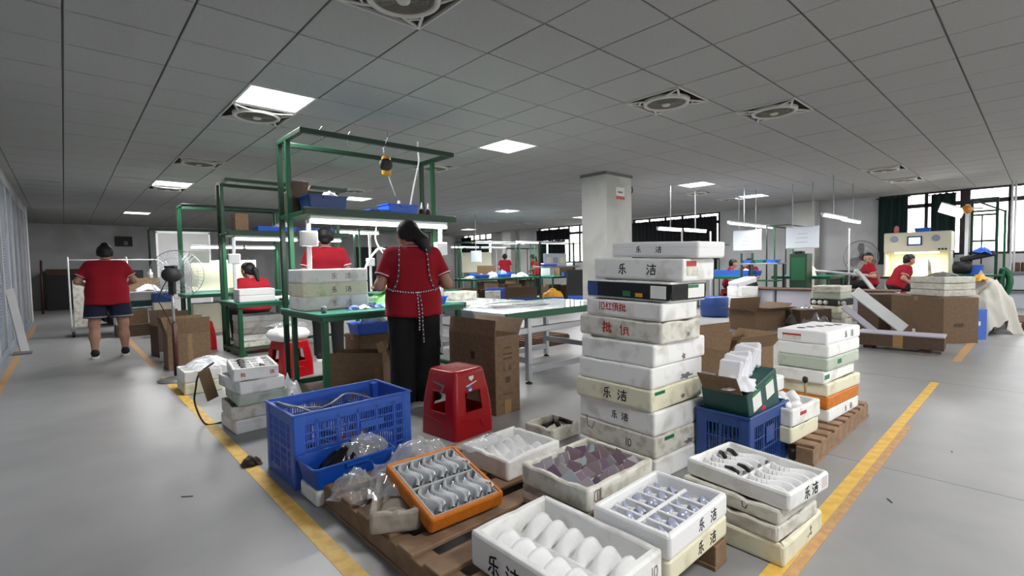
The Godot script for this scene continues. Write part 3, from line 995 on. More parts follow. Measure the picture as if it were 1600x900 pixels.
func crate(label: String, x: float, y: float, z: float, yaw: float, w: float, l: float, h: float, m: String, n: int, rows: int) -> Node3D:
	var o := thing("plastic_crate", label, "crate", Vector3(x, y, z), yaw)
	var t := 0.008
	part("crate_floor", box_mesh(-w * 0.5, w * 0.5, 0.012, 0.022, -l * 0.5, l * 0.5, 0.002), M[m], o)
	for q in [[0.0, l * 0.5, 0.0, w], [0.0, -l * 0.5, 0.0, w], [w * 0.5, 0.0, 90.0, l], [-w * 0.5, 0.0, 90.0, l]]:
		var s := S()
		lattice(s, q[3], h, t, int(n * q[3] / w), rows, at(q[0], 0.0, q[1], q[2]))
		part("side_wall", done(s), M[m], o)
	var s2 := S()
	for sg in [-1.0, 1.0]:
		bx(s2, -w * 0.5 - 0.014, w * 0.5 + 0.014, h - 0.012, h, sg * (l * 0.5 + 0.014), sg * (l * 0.5 - 0.006), 0.003)
		bx(s2, sg * (w * 0.5 + 0.014), sg * (w * 0.5 - 0.006), h - 0.012, h, -l * 0.5, l * 0.5, 0.003)
	part("rim", done(s2), M[m], o)
	for sx in [-1.0, 1.0]:
		for sz in [-1.0, 1.0]:
			part("corner_post", box_mesh(sx * (w * 0.5 + 0.008), sx * (w * 0.5 - 0.045), 0.0, h - 0.012, sz * (l * 0.5 + 0.008), sz * (l * 0.5 - 0.045), 0.006), M[m], o)
	return o

func bin_mesh(w: float, l: float, h: float, t := 0.004, flare := 0.02) -> ArrayMesh:
	var s := S()
	var rings := [rrect(w - flare * 2, l - flare * 2, 0.02, 0.0, 3), rrect(w - 0.004, l - 0.004, 0.022, h - 0.012, 3), rrect(w + 0.012, l + 0.012, 0.026, h - 0.010, 3), rrect(w + 0.012, l + 0.012, 0.026, h, 3), rrect(w - t * 2, l - t * 2, 0.02, h, 3), rrect(w - flare * 2 - t * 2, l - flare * 2 - t * 2, 0.018, t, 3)]
	loft(s, rings)
	return done(s)

func bin(label: String, x: float, y: float, z: float, yaw: float, w: float, l: float, h: float, m: String, group := "") -> Node3D:
	var o := thing("storage_bin", label, "bin", Vector3(x, y, z), yaw, group)
	part("tub", bin_mesh(w, l, h), M[m], o)
	part("handle_lip", box_mesh(-w * 0.14, w * 0.14, h - 0.03, h - 0.012, l * 0.5 + 0.002, l * 0.5 + 0.012, 0.002), M[m], o)
	return o

func carton(label: String, x: float, y: float, z: float, yaw: float, w: float, l: float, h: float, m := "card", flaps := [], group := "") -> Node3D:
	# flaps: degrees each top flap is folded out from upright at +z, -z, +x, -x; empty for a closed box
	var o := thing("cardboard_box", label, "cardboard box", Vector3(x, y, z), yaw, group)
	var t := 0.006
	if flaps.is_empty():
		part("box_body", box_mesh(-w * 0.5, w * 0.5, 0, h, -l * 0.5, l * 0.5, 0.004), M[m], o)
		part("packing_tape", box_mesh(-w * 0.5 - 0.001, w * 0.5 + 0.001, h - 0.06, h + 0.001, -0.03, 0.03), M.tape_brown, o)
		part("seam", box_mesh(-w * 0.5 + 0.004, w * 0.5 - 0.004, h - 0.001, h + 0.0015, -0.002, 0.002), M.card_dark, o)
	else:
		var s := S()
		loft(s, [rrect(w, l, 0.004, 0.0, 1), rrect(w, l, 0.004, h, 1), rrect(w - t * 2, l - t * 2, 0.004, h, 1), rrect(w - t * 2, l - t * 2, 0.004, t, 1)])
		part("box_body", done(s), M[m], o)
		var dirs := [[Vector3(0, h, l * 0.5), 0.0, w, l * 0.5], [Vector3(0, h, -l * 0.5), 180.0, w, l * 0.5], [Vector3(w * 0.5, h, 0), 90.0, l, w * 0.5], [Vector3(-w * 0.5, h, 0), -90.0, l, w * 0.5]]
		for i in 4:
			if flaps[i] == null:
				continue
			var d = dirs[i]
			var fl: float = min(d[3], 0.21)
			var b := Basis(Vector3.UP, deg_to_rad(d[1])) * Basis(Vector3.RIGHT, deg_to_rad(flaps[i]))
			part("flap", box_mesh(-d[2] * 0.5 + 0.004, d[2] * 0.5 - 0.004, 0.0, fl, -t, 0.0, 0.0015), M[m], o, Transform3D(b, d[0]))
	return o

func stool(label: String, x: float, z: float, yaw: float, h := 0.46, top := 0.27, base := 0.37, printed := false, group := "") -> Node3D:
	# moulded plastic stool: four splayed panels with a window in each, rounded corners, a rimmed seat
	var o := thing("plastic_stool", label, "stool", Vector3(x, 0, z), yaw, group)
	var s := S(true)
	var r := 0.035
	loft(s, [rrect(top + 0.012, top + 0.012, r, h - 0.035, 4), rrect(top + 0.006, top + 0.006, r, h - 0.008, 4), rrect(top - 0.012, top - 0.012, r, h, 4), rrect(top - 0.05, top - 0.05, r * 0.8, h - 0.003, 4)], false, true)
	part("seat", done(s), M.stool, o)
	part("painted_seat_hole", lathe_mesh([[0.008, h - 0.0025], [0.008, h - 0.0015]], 10), M.black, o)  # black disc on the unpierced seat paints the dark of its hole
	var tt := 0.006
	for k in 4:
		var xf := Transform3D(Basis(Vector3.UP, PI * 0.5 * k), Vector3.ZERO)
		var hw0 := base * 0.5
		var hw1 := top * 0.5 + 0.006
		var P := func(u: float, y: float, off: float) -> Vector3:
			# u: -1..1 across the panel, y: height, off: depth inwards
			var f := y / (h - 0.03)
			var bulge := 0.012 * sin(PI * f)
			var hw: float = lerpf(hw0, hw1, f) + bulge
			return xf * Vector3(u * (hw - 0.03), y, hw - off)
		var g := S()
		var us := [-1.0, -0.56, 0.56, 1.0]
		var ys := [0.0, 0.03, 0.10, 0.17, 0.315, 0.36, h - 0.03]
		for i in us.size() - 1:
			for j in ys.size() - 1:
				if i == 1 and j in [3]:
					continue
				if k == 3 and i == 1 and j == 0:
					pass
				var q := [P.call(us[i], ys[j], 0.0), P.call(us[i + 1], ys[j], 0.0), P.call(us[i + 1], ys[j + 1], 0.0), P.call(us[i], ys[j + 1], 0.0)]
				var qi := [P.call(us[i], ys[j], tt), P.call(us[i + 1], ys[j], tt), P.call(us[i + 1], ys[j + 1], tt), P.call(us[i], ys[j + 1], tt)]
				quado(g, q[0], q[1], q[2], q[3], xf.basis.z)
				quado(g, qi[0], qi[1], qi[2], qi[3], -xf.basis.z)
		for e in [[us[1], ys[3], us[2], ys[3]], [us[1], ys[4], us[2], ys[4]], [us[1], ys[3], us[1], ys[4]], [us[2], ys[3], us[2], ys[4]]]:
			beam(g, P.call(e[0], e[1], 0.006), P.call(e[2], e[3], 0.006), 0.014, 0.014, 0.003)
		# raised moulding near the foot
		beam(g, P.call(-0.8, 0.13, -0.001), P.call(0.3, 0.105, -0.001), 0.006, 0.006, 0.001)
		beam(g, P.call(0.3, 0.105, -0.001), P.call(0.5, 0.05, -0.001), 0.006, 0.006, 0.001)
		part("side_panel", done(g), M.stool, o)
		var c := S(true)
		var rows := []
		for j in 7:
			var y: float = lerpf(0.0, h - 0.02, j / 6.0)
			var f := y / (h - 0.03)
			var hw: float = lerpf(hw0, hw1, min(f, 1.0)) + 0.012 * sin(PI * min(f, 1.0))
			var row := PackedVector3Array()
			for i in 5:
				var a := PI * 0.5 * i / 4.0
				row.append(xf * Vector3(hw - 0.031 + sin(a) * 0.031, y, hw - 0.031 + cos(a) * 0.031))
			rows.append(row)
		for j in 6:
			for i in 4:
				quado(c, rows[j][i], rows[j][i + 1], rows[j + 1][i + 1], rows[j + 1][i], xf * Vector3(1, 0, 1))
		part("corner_post", done(c), M.stool, o)
		if printed and k in [0, 3]:
			var face := Transform3D(xf.basis * Basis(Vector3.RIGHT, -0.10), xf * Vector3(0, 0.40, hw1 + 0.009))
			if k == 0:
				part("print_shield", slab(PackedVector2Array([Vector2(0.0, 0.0), Vector2(0.022, 0.016), Vector2(0.022, 0.034), Vector2(-0.022, 0.034), Vector2(-0.022, 0.016)]), 0.002), M.sticker_white, o, face * Transform3D(Basis.IDENTITY, Vector3(0.0, -0.02, 0.0)))
				part("print_stripe", slab(PackedVector2Array([Vector2(-0.055, -0.052), Vector2(0.045, -0.026), Vector2(0.045, -0.020), Vector2(-0.055, -0.042)]), 0.002), M.sticker_white, o, face * Transform3D(Basis.IDENTITY, Vector3(0, -0.004, 0.004)))
				var pts := PackedVector2Array()
				for i in 16:
					pts.append(Vector2(cos(TAU * i / 16), sin(TAU * i / 16)) * 0.019)
				part("print_disc", slab(pts, 0.002), M.bin_light, o, face * Transform3D(Basis.IDENTITY, Vector3(-0.026, -0.070, 0.007)))
				var half := PackedVector2Array()
				for i in 9:
					half.append(Vector2(cos(PI + PI * i / 8.0), sin(PI + PI * i / 8.0)) * 0.017)
				part("print_disc_lower", slab(half, 0.003), M.sticker_white, o, face * Transform3D(Basis.IDENTITY, Vector3(-0.026, -0.070, 0.007)))
			else:
				part("print_seven", slab(PackedVector2Array([Vector2(-0.062, -0.022), Vector2(0.060, -0.040), Vector2(0.030, -0.105), Vector2(0.012, -0.105), Vector2(0.040, -0.052), Vector2(-0.062, -0.036)]), 0.002), M.ink_faded, o, face * Transform3D(Basis.IDENTITY, Vector3(0, 0.004, 0.006)))
	return o

# ==================================================================== goods on and round the front pallet
func make_front_goods() -> void:
	pallet("low wooden pallet under the open foam boxes and the orange tray", 0.90, 1.86, -2.40, -0.815, 0.115, true, 9, "wood", 0.6)
	# A: large open box with moulded ridges
	var a := foam_box("large white open foam box with two rows of moulded ridges", 1.212, 0.115, -1.09, 0.0, 0.385, 0.535, 0.128, "foam", "", 0.085, 0.004, 0.030)
	var fm := fin_mesh(0.148, 0.066, 0.072)
	for r in 2:
		for k in 6:
			part("ridge", fm, M.foam_clean, a, Transform3D(Basis.IDENTITY, Vector3(-0.085 + r * 0.17, 0.043, -0.195 + k * 0.078)))
	part("spine", fin_mesh(0.03, 0.47, 0.028), M.foam_clean, a, at(0, 0.043, 0))
	le_jie(a, "x", -0.175, 0.020, 0.385, 0.535, 0.066, 0.032)
	write(a, [HOOK, TEN], face_z(0.05, 0.05, 0.535), 0.04, 0.03, M.ink_faded, 0.005)
	# B: two boxes, the upper with cells of clear lenses
	var b1 := foam_box("lower cream foam box under the tray of small clear lenses", 1.632, 0.115, -0.965, 0.0, 0.44, 0.315, 0.082, "foam_cream", "", 0.05, 0.003)
	le_jie(b1, "z", -0.02, 0.018, 0.44, 0.315, 0.045, 0.05)
	var b2 := foam_box("upper foam tray with small cells of clear lenses", 1.630, 0.197, -0.962, 0.5, 0.44, 0.315, 0.086, "foam_clean", "", 0.055, 0.002, 0.022)
	le_jie(b2, "z", -0.02, 0.022, 0.44, 0.315, 0.045, 0.05)
	part("centre_divider", box_mesh(-0.19, 0.19, 0.03, 0.062, -0.008, 0.008, 0.004), M.foam_clean, b2)
	for k in 4:
		part("cell_divider", box_mesh(-0.192 + (k + 1) * 0.077 - 0.006, -0.192 + (k + 1) * 0.077 + 0.006, 0.03, 0.060, -0.13, 0.13, 0.003), M.foam_clean, b2)
	var lm := lens_mesh(0.030, 0.010, 0.004)
	var lw := wave_fin(0.09, 0.010, 0.022)
	for r in 2:
		for k in 5:
			var c := Vector3(1.630 - 0.154 + k * 0.077, 0.236, -0.962 - 0.066 + r * 0.132)
			part("cell_pad", lw, M.foam_clean, b2, at(-0.154 + k * 0.077, 0.032, -0.066 + r * 0.132, 90))
			for q in 2:
				single("lens", lm, M.lens_clear, "small clear round lens tucked in a cell of the white tray", "lens", Transform3D(Basis.from_euler(Vector3(0.9 + 0.2 * sin(k * 3.0 + q), 0.4 + 0.5 * sin(k * 2.1 + r), 0.25)), c + Vector3(0.016 * (q - 0.5), 0.004, -0.028 + 0.056 * q)), "clear lenses in the white tray")
	# C: two dirty boxes, the upper full of tinted lens pouches
	var c1 := foam_box("lower grubby foam box under the box of purple lens pouches", 1.69, 0.115, -1.365, 0.0, 0.455, 0.385, 0.090, "foam_grey", "", 0.05, 0.006)
	part("packing_tape", box_mesh(-0.229, -0.227, 0.03, 0.06, -0.19, 0.19), M.foam_worn, c1)
	var c2 := foam_box("upper grubby foam box full of purple and grey lens pouches", 1.685, 0.205, -1.362, -1.0, 0.455, 0.385, 0.095, "foam_worn", "", 0.072, 0.008, 0.024)
	write(c2, [COL], face_z(-0.19, 0.03, 0.385), 0.055, 0.0, M.ink_faded, 0.005)
	for k in 3:
		part("row_divider", box_mesh(-0.2, 0.2, 0.024, 0.062, -0.088 + k * 0.088 - 0.004, -0.088 + k * 0.088 + 0.004, 0.002), M.insert_grey, c2)
	var ps := S()
	cbox(ps, Transform3D(Basis(Vector3.RIGHT, 0.6), Vector3.ZERO), Vector3(0.004, 0.066, 0.072), 0.0015)
	cbox(ps, Transform3D(Basis.from_euler(Vector3(0.75, 0, 0.12)), Vector3(0.009, -0.004, 0.006)), Vector3(0.003, 0.062, 0.066), 0.001)
	var pouch := done(ps)
	for r in 4:
		for k in 7:
			var t := Transform3D(Basis.from_euler(Vector3(rng.randf_range(-0.5, 0.5), rng.randf_range(-0.5, 0.7), rng.randf_range(-1.05, -0.4))), Vector3(1.685 - 0.168 + k * 0.056 + rng.randf_range(-0.012, 0.012), 0.266 + 0.006 * sin(k * 2.0 + r), -1.362 - 0.132 + r * 0.088))
			single("lens_pouch", pouch, M["lens%d" % [0, 1, 1, 2, 2, 3, 4, 4, 5, 5][rng.randi() % 10]], "tinted lens in a thin pouch, leaning in the grubby foam box", "lens", t, "lens pouches in the grubby box")
	# D: white tray behind
	var dd := foam_box("white foam tray with scalloped pockets beside the red stool", 1.745, 0.115, -1.935, 2.0, 0.40, 0.36, 0.105, "foam", "", 0.07, 0.010, 0.026)
	var fm2 := fin_mesh(0.13, 0.062, 0.052)
	for r in 2:
		for k in 5:
			part("ridge", fm2, M.foam_clean, dd, Transform3D(Basis(Vector3.UP, PI * 0.5), Vector3(-0.135 + k * 0.068, 0.036, -0.078 + r * 0.156)))
	part("plastic_film", film(0.26, 0.14, 0.035, 5, 18, 0.2), M.film, dd, at(-0.10, 0.085, -0.13))
	# small box behind the stack
	var sb := foam_box("small low foam box with black tubes, half behind the tall stack", 2.43, 0.0, -2.27, 0.0, 0.28, 0.26, 0.095, "foam_worn", "", 0.05, 0.006)
	part("inner_pad", box_mesh(-0.10, 0.10, 0.045, 0.055, -0.09, 0.09, 0.004), M.foam_cream, sb)
	for k in 3:
		single("black_tube", tube_mesh([Vector3(-0.045, 0, 0), Vector3(0.045, 0.012 + 0.01 * k, 0.0)], 0.017, 8), M.black, "short black rubber tube lying in the small low foam box", "tube", at(2.37 + k * 0.055, 0.088, -2.25 + 0.03 * k, 60.0 * k), "black tubes in the small box")
	# E: orange tray leaning
	var e := thing("lens_tray", "orange tray of grey lens holders tilted against a grubby foam box", "tray", Vector3(1.20, 0.175, -1.795), 0.0)
	e.rotation_degrees = Vector3(13.5, -3.0, 0)
	part("tray_body", tray_shell(0.365, 0.42, 0.068, 0.020, 0.05, 0.001, 77), M.orange, e)
	part("liner", box_mesh(-0.16, 0.16, 0.018, 0.026, -0.188, 0.188, 0.003), M.insert_grey, e)
	for r in 3:
		part("liner_wall", box_mesh(-0.16, 0.16, 0.02, 0.064, -0.187 + r * 0.187 - 0.005, -0.187 + r * 0.187 + 0.005, 0.003), M.insert_grey, e)
	for sg in [-1.0, 1.0]:
		part("liner_wall", box_mesh(sg * 0.162, sg * 0.153, 0.02, 0.064, -0.187, 0.187, 0.002), M.insert_grey, e)
	var ef := e.transform
	var wf := wave_fin(0.165, 0.016, 0.040)
	var lens2 := wave_fin(0.115, 0.006, 0.046)
	for r in 2:
		for k in 5:
			part("holder", wf, M.insert_grey, e, at(-0.124 + k * 0.062, 0.025, -0.094 + r * 0.188, 90))
			single("lens_blank", lens2, M.lens_white, "pale curved lens standing in a holder of the orange tray", "lens", ef * Transform3D(Basis.from_euler(Vector3(0.22, PI * 0.5 + 0.12, 0.0)), Vector3(-0.106 + k * 0.062, 0.027, -0.088 + r * 0.188)), "lenses in the orange tray")
	# F: grubby box under it, wrapped in film
	var f := foam_box("grubby grey foam box in clear film under the orange tray", 1.042, 0.115, -1.914, -32.0, 0.20, 0.44, 0.088, "foam_grey", "", 0.05, 0.008)
	for k in 5:
		part("ridge", fin_mesh(0.13, 0.07, 0.035), M.foam_grey, f, at(0, 0.042, -0.16 + k * 0.078))
	part("film_wrap", film(0.22, 0.36, 0.06, 31, 24, 0.1), M.film_thin, f, at(-0.01, 0.080, -0.10))
	single("plastic_bag", film(0.36, 0.24, 0.15, 21, 26), M.film, "crumpled clear plastic bag at the back edge of the orange tray", "plastic bag", at(1.33, 0.115, -2.22, 12))
	single("plastic_bag", film(0.17, 0.19, 0.12, 23, 22), M.film, "crumpled clear plastic bag slumped beside the shallow blue bin", "plastic bag", at(0.955, 0.115, -2.16, 30))
	# big blue crate, with cables and scraps in it
	var cr := crate("large blue slotted plastic crate with cable loops over its rim", 1.205, 0.0, -2.885, 1.0, 0.70, 0.43, 0.405, "crate", 40, 6)
	part("maker_plate", box_mesh(0.02, 0.17, 0.24, 0.28, 0.219, 0.222), M.crate, cr)
	for q in [[Vector3(0.88, 0.40, -2.98), Vector3(0.87, 0.425, -2.86), Vector3(0.93, 0.41, -2.74), Vector3(1.02, 0.36, -2.72)], [Vector3(0.90, 0.34, -3.02), Vector3(0.86, 0.42, -2.94), Vector3(0.89, 0.42, -2.78), Vector3(1.05, 0.38, -2.80)], [Vector3(0.98, 0.30, -2.95), Vector3(1.15, 0.36, -2.90), Vector3(1.30, 0.38, -2.98), Vector3(1.45, 0.32, -2.95)]]:
		single("cable", tube_mesh(curve(q, 20), 0.006), M.steel, "grey cable looped over the corner of the large blue crate", "cable", Transform3D.IDENTITY, "cables in the large blue crate")
	for k in 7:
		single("scrap_carton", box_mesh(-0.07, 0.07, 0.0, 0.05, -0.05, 0.05, 0.004), M[["card", "trouser_black", "dark_grey", "stool", "card_dark", "dark_grey", "lens_white"][k]], "scrap lying in the large blue crate", "scrap", rot(0.97 + 0.08 * k, 0.08 + 0.03 * (k % 3), -2.88 + 0.07 * sin(k * 2.3), 20 * sin(k), 40 * k, 15 * cos(k * 2)), "scraps in the large blue crate")
	# white slab and shallow blue bin before the crate
	foam_box("white foam slab on the floor under the shallow blue bin", 1.03, 0.0, -2.50, 1.0, 0.34, 0.22, 0.080, "foam", "", 0.0, 0.003)
	bin("shallow blue bin holding a film-wrapped black bundle", 1.07, 0.081, -2.505, 1.0, 0.44, 0.25, 0.115, "bin")
	single("wrapped_bundle", film(0.34, 0.20, 0.13, 61, 26), M.black_film, "black bundle in shiny film lying in the shallow blue bin", "bundle", at(1.09, 0.10, -2.51, 14))
	single("plastic_bag", film(0.30, 0.18, 0.16, 62, 24), M.film, "clear plastic bag with sharp shine over the black bundle", "plastic bag", at(1.15, 0.11, -2.49, -8))
	# rag on the floor
	single("oily_rag", film(0.10, 0.09, 0.05, 81, 14), M.card_print, "small brown rag on the floor at the back corner of the large crate", "rag", at(0.78, 0.0, -3.22))
	# tall stack
	var T := [[0.000, 0.122, 0.483, 0.555, 2.531, -1.635, -4.0, "foam"], [0.122, 0.120, 0.489, 0.551, 2.537, -1.637, -4.0, "foam_worn"], [0.242, 0.130, 0.500, 0.546, 2.546, -1.639, -4.0, "foam"], [0.372, 0.120, 0.530, 0.537, 2.547, -1.656, -2.0, "foam_cream"], [0.492, 0.120, 0.535, 0.516, 2.556, -1.648, -2.0, "foam"], [0.612, 0.124, 0.526, 0.521, 2.570, -1.639, -3.0, "foam"],
		[0.738, 0.118, 0.369, 0.618, 2.543, -1.659, -6.0, "foam_worn"], [0.862, 0.098, 0.330, 0.560, 2.523, -1.630, -6.0, "foam"], [0.964, 0.112, 0.354, 0.607, 2.575, -1.630, -5.0, "foam"], [1.079, 0.124, 0.330, 0.624, 2.609, -1.602, -3.0, "foam"], [1.205, 0.092, 0.291, 0.585, 2.654, -1.531, -3.0, "foam_clean"]]
	var ords := ["topmost", "second", "third", "fourth", "fifth", "sixth", "seventh", "eighth", "ninth", "tenth", "bottom"]
	var looks := ["closed white foam box with small black characters", "white foam box with two large black characters", "foam box wrapped in black film", "white foam box with red handwriting", "worn foam box with red characters", "plain white foam box with a smudge", "white foam box with a dark patch", "cream foam box with black characters", "white foam box with small black characters", "scuffed foam box with a green sticker", "grubby foam box"]
	for i in T.size():
		var q = T[i]
		var ri := T.size() - 1 - i
		var o := foam_box("%s, %s of the tall stack" % [looks[ri], ords[ri] + (" down" if ri > 0 and ri < 10 else "")], q[4], q[0], q[5], q[6], q[2], q[3], q[1], q[7], "tall stack of foam boxes", 0.05 if ri > 0 else 0.0, 0.010 if q[7] == "foam_worn" else 0.004)
		if ri < 5:
			o.rotation_degrees.x = [2.0, 1.7, 1.3, 0.9, 0.5][ri]
		var w: float = q[2]
		var l: float = q[3]
		match ri:
			0:
				le_jie(o, "x", -0.11, 0.028, w, l, 0.038, 0.10)
				part("lid_line", box_mesh(-w * 0.5 - 0.0008, w * 0.5 + 0.0008, 0.060, 0.0615, -l * 0.5 - 0.0008, l * 0.5 + 0.0008), M.foam_cream, o)
			1:
				le_jie(o, "x", -0.12, 0.030, w, l, 0.062, 0.14)
				patch(o, "red_label", face_z(-w * 0.5 + 0.03, 0.082, l), 0.10, 0.03, M.sticker_red)
				patch(o, "paper_label", face_z(-w * 0.5 + 0.03, 0.03, l), 0.12, 0.05, M.foam_worn)
			2:
				var fs := S()
				loft(fs, [rrect(w + 0.01, l + 0.006, 0.03, 0.012, 4), rrect(w + 0.016, l + 0.01, 0.03, 0.055, 4), rrect(w + 0.012, l + 0.008, 0.03, 0.100, 4)], false, false)
				part("black_film", done(fs), M.black_film, o)
				patch(o, "green_label", face_nx(-0.01, 0.022, w + 0.018), 0.055, 0.03, M.sticker_green)
				patch(o, "yellow_label", face_nx(0.08, 0.022, w + 0.018), 0.05, 0.022, M.yellow)
				patch(o, "white_label", face_nx(l * 0.5 - 0.12, 0.02, w + 0.018), 0.10, 0.07, M.sticker_white)
				patch(o, "white_label", face_z(-0.02, 0.02, l + 0.012), 0.16, 0.075, M.sticker_white)
				patch(o, "green_strip", face_z(-0.02, 0.075, l + 0.013), 0.10, 0.018, M.sticker_green)
				patch(o, "blue_label", face_nx(-l * 0.5 + 0.02, 0.012, w + 0.018), 0.08, 0.085, M.crate_dark)
			3:
				write(o, [TEN, HONG, XIE, PI_], face_nx(-0.17, 0.035, w), 0.048, 0.004, M.ink_red, 0.006)
			4:
				write(o, [PI_, XIE], face_nx(-0.11, 0.026, w), 0.066, 0.07, M.ink_red, 0.008)
				patch(o, "smudge", face_z(0.04, 0.02, l), 0.045, 0.035, M.grey)
			7:
				le_jie(o, "x", -0.06, 0.030, w, l, 0.062, 0.045)
				patch(o, "green_sticker", face_z(-w * 0.5 + 0.03, 0.088, l), 0.10, 0.018, M.sticker_green)
				patch(o, "smudge", face_z(0.02, 0.02, l), 0.06, 0.035, M.ink_faded)
			8:
				le_jie(o, "x", -0.02, 0.045, w, l, 0.045, 0.03)
			9:
				write(o, [TEN], face_nx(0.08, 0.03, w), 0.045, 0.0, M.ink, 0.005)
				write(o, [HOOK], face_nx(-0.22, 0.055, w), 0.09, 0.0, M.ink_faded, 0.006)
				patch(o, "green_sticker", face_z(-w * 0.5 + 0.09, 0.085, l), 0.09, 0.02, M.sticker_green)
				patch(o, "smudge", face_z(0.02, 0.01, l), 0.13, 0.04, M.grey)
			5, 6:
				patch(o, "smudge", face_z(0.0, 0.006, l), 0.16 if ri == 6 else 0.05, 0.045, M.grey if ri == 6 else M.ink_faded)
	# stack of four by the yellow line
	var g := "four foam boxes on the floor by the yellow line"
	var r1 := foam_box("bottom foam box of the four by the yellow line, gaping at its rim", 2.185, 0.0, -0.85, -2.0, 0.42, 0.43, 0.090, "foam_cream", g, 0.05, 0.010)
	write(r1, [PI_], face_z(0.03, 0.03, 0.43), 0.045, 0.0, M.ink, 0.005)
	foam_box("thin pinkish foam box second from the floor by the yellow line", 2.165, 0.090, -0.86, -6.0, 0.36, 0.43, 0.066, "foam_worn", g, 0.04, 0.016)
	var r3 := foam_box("foam box third from the floor by the yellow line, with a hooked pen mark", 2.170, 0.156, -0.855, -5.0, 0.36, 0.42, 0.062, "foam_worn", g, 0.04, 0.012)
	write(r3, [HOOK], face_nx(0.06, 0.02, 0.36), 0.03, 0.0, M.ink, 0.003)
	var r4 := foam_box("open foam tray with curved dividers and a few black pieces, by the yellow line", 2.180, 0.218, -0.832, -7.5, 0.345, 0.45, 0.074, "foam", g, 0.055, 0.003, 0.018)
	write(r4, [LE, JIE], face_z(-0.05, 0.016, 0.45), 0.048, 0.02, M.ink, 0.006)
	patch(r4, "pink_stamp", face_z(0.10, 0.02, 0.45), 0.05, 0.045, M.trim_white)
	var wf2 := wave_fin(0.185, 0.016, 0.036)
	for rr in 2:
		for k in 5:
			part("curved_divider", wf2, M.foam_clean, r4, at(-0.124 + k * 0.062, 0.02, -0.105 + rr * 0.21, 90))
	part("centre_divider", box_mesh(-0.15, 0.15, 0.018, 0.046, -0.008, 0.008, 0.004), M.foam_clean, r4)
	for q in [[-0.095, -0.05, 80.0], [-0.035, -0.03, 70.0], [0.03, -0.17, 50.0], [0.09, -0.16, 60.0]]:
		single("black_frame_part", tube_mesh([Vector3(-0.032, 0, 0), Vector3(0, 0.006, 0), Vector3(0.032, 0, 0)], 0.010, 8), M.black, "short black rounded piece in the tray with curved dividers", "part", r4.transform * at(q[0], 0.055, q[1], q[2]), "black pieces in the curved-divider tray")
	# crate 2 with a tilted green carton
	var c3 := crate("dark blue plastic crate holding a tilted green carton", 2.895, 0.0, -1.175, -2.0, 0.50, 0.29, 0.345, "crate_dark", 14, 3)
	patch(c3, "handle_plate", face_z(-0.05, 0.16, 0.306), 0.10, 0.09, M.crate_dark)
	var gc := thing("cardboard_box", "dark green carton with two white labels and a red seal, tilted in the blue crate", "cardboard box", Vector3(2.885, 0.245, -1.165))
	gc.rotation_degrees = Vector3(0, -3, 14)
	part("box_body", box_mesh(-0.185, 0.185, 0.0, 0.275, -0.13, 0.13, 0.004), M.box_green, gc)
	part("flap", box_mesh(-0.003, 0.003, 0.0, 0.12, -0.11, 0.11, 0.001), M.card, gc, rot(-0.195, 0.273, 0, 0, 0, 20))
	for q in [-0.13, 0.035]:
		patch(gc, "white_label", face_z(q, 0.145, 0.26), 0.10, 0.085, M.sticker_white)
		patch(gc, "label_head", face_z(q, 0.23, 0.26), 0.10, 0.02, M.sticker_green)
	var seal := PackedVector2Array()
	for i in 14:
		seal.append(Vector2(cos(TAU * i / 14), sin(TAU * i / 14)) * 0.034)
	part("red_seal", slab(seal, 0.0015), M.sticker_red, gc, face_z(-0.02, 0.10, 0.26))
	for k in 7:
		var pp := S()
		cbox(pp, Transform3D.IDENTITY, Vector3(0.03, 0.15, 0.13), 0.012)
		single("wrapped_lens", done(pp), M.paper, "white paper lens sleeve standing in the green carton", "paper sleeve", rot(2.725 + 0.044 * k, 0.55 + 0.012 * k + 0.012 * sin(k * 2.0), -1.175, 10 * sin(k * 1.7), 8 * sin(k), -22 + 5 * cos(k * 2.0)), "paper sleeves in the green carton")
	single("wrapping_sheet", film(0.20, 0.16, 0.06, 99, 16, 0.15), M.paper, "loose white foam sheet hanging at the corner of the green carton", "sheet", rot(2.70, 0.49, -1.12, 0, 20, 8))
	# pallet 2 and its stacks
	pallet("wooden pallet carrying the seven-box stack beside the yellow line", 3.08, 4.36, -1.72, -0.86, 0.115, false, 10, "wood", 0.66)
	var g2 := "foam boxes on the pallet by the yellow line"
	var SS := [["foam", "bottom white foam box of the stack on the right pallet"], ["orange", "orange foam box second from the bottom of the stack on the right pallet"], ["foam_cream", "cream foam box just above the orange one on the right pallet"], ["foam", "white foam box with a green sticker, middle of the stack on the right pallet"], ["foam_green", "greenish grey foam box under two white ones on the right pallet"], ["foam", "plain white foam box second from the top on the right pallet"], ["foam_clean", "white foam box with holes painted dark on its lid, topmost on the right pallet"]]
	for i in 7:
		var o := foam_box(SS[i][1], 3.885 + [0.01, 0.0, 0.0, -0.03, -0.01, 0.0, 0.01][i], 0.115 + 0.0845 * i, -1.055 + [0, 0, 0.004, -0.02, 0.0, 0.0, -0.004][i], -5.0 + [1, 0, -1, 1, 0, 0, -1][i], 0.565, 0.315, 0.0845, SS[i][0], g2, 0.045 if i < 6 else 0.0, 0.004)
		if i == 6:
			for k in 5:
				part("painted_lid_hole", lathe_mesh([[0.028, 0.0848], [0.028, 0.0856]], 12), M.black, o, at(-0.16 + 0.085 * k, 0, -0.05 + 0.025 * k))  # flat black discs paint the shaded insides of holes on a solid lid
			patch(o, "red_label", face_nx(-0.12, 0.045, 0.565), 0.12, 0.012, M.sticker_red)
			patch(o, "paper_label", face_nx(-0.12, 0.015, 0.565), 0.12, 0.03, M.foam_worn)
			le_jie(o, "z", 0.0, 0.02, 0.565, 0.315, 0.045, 0.06)
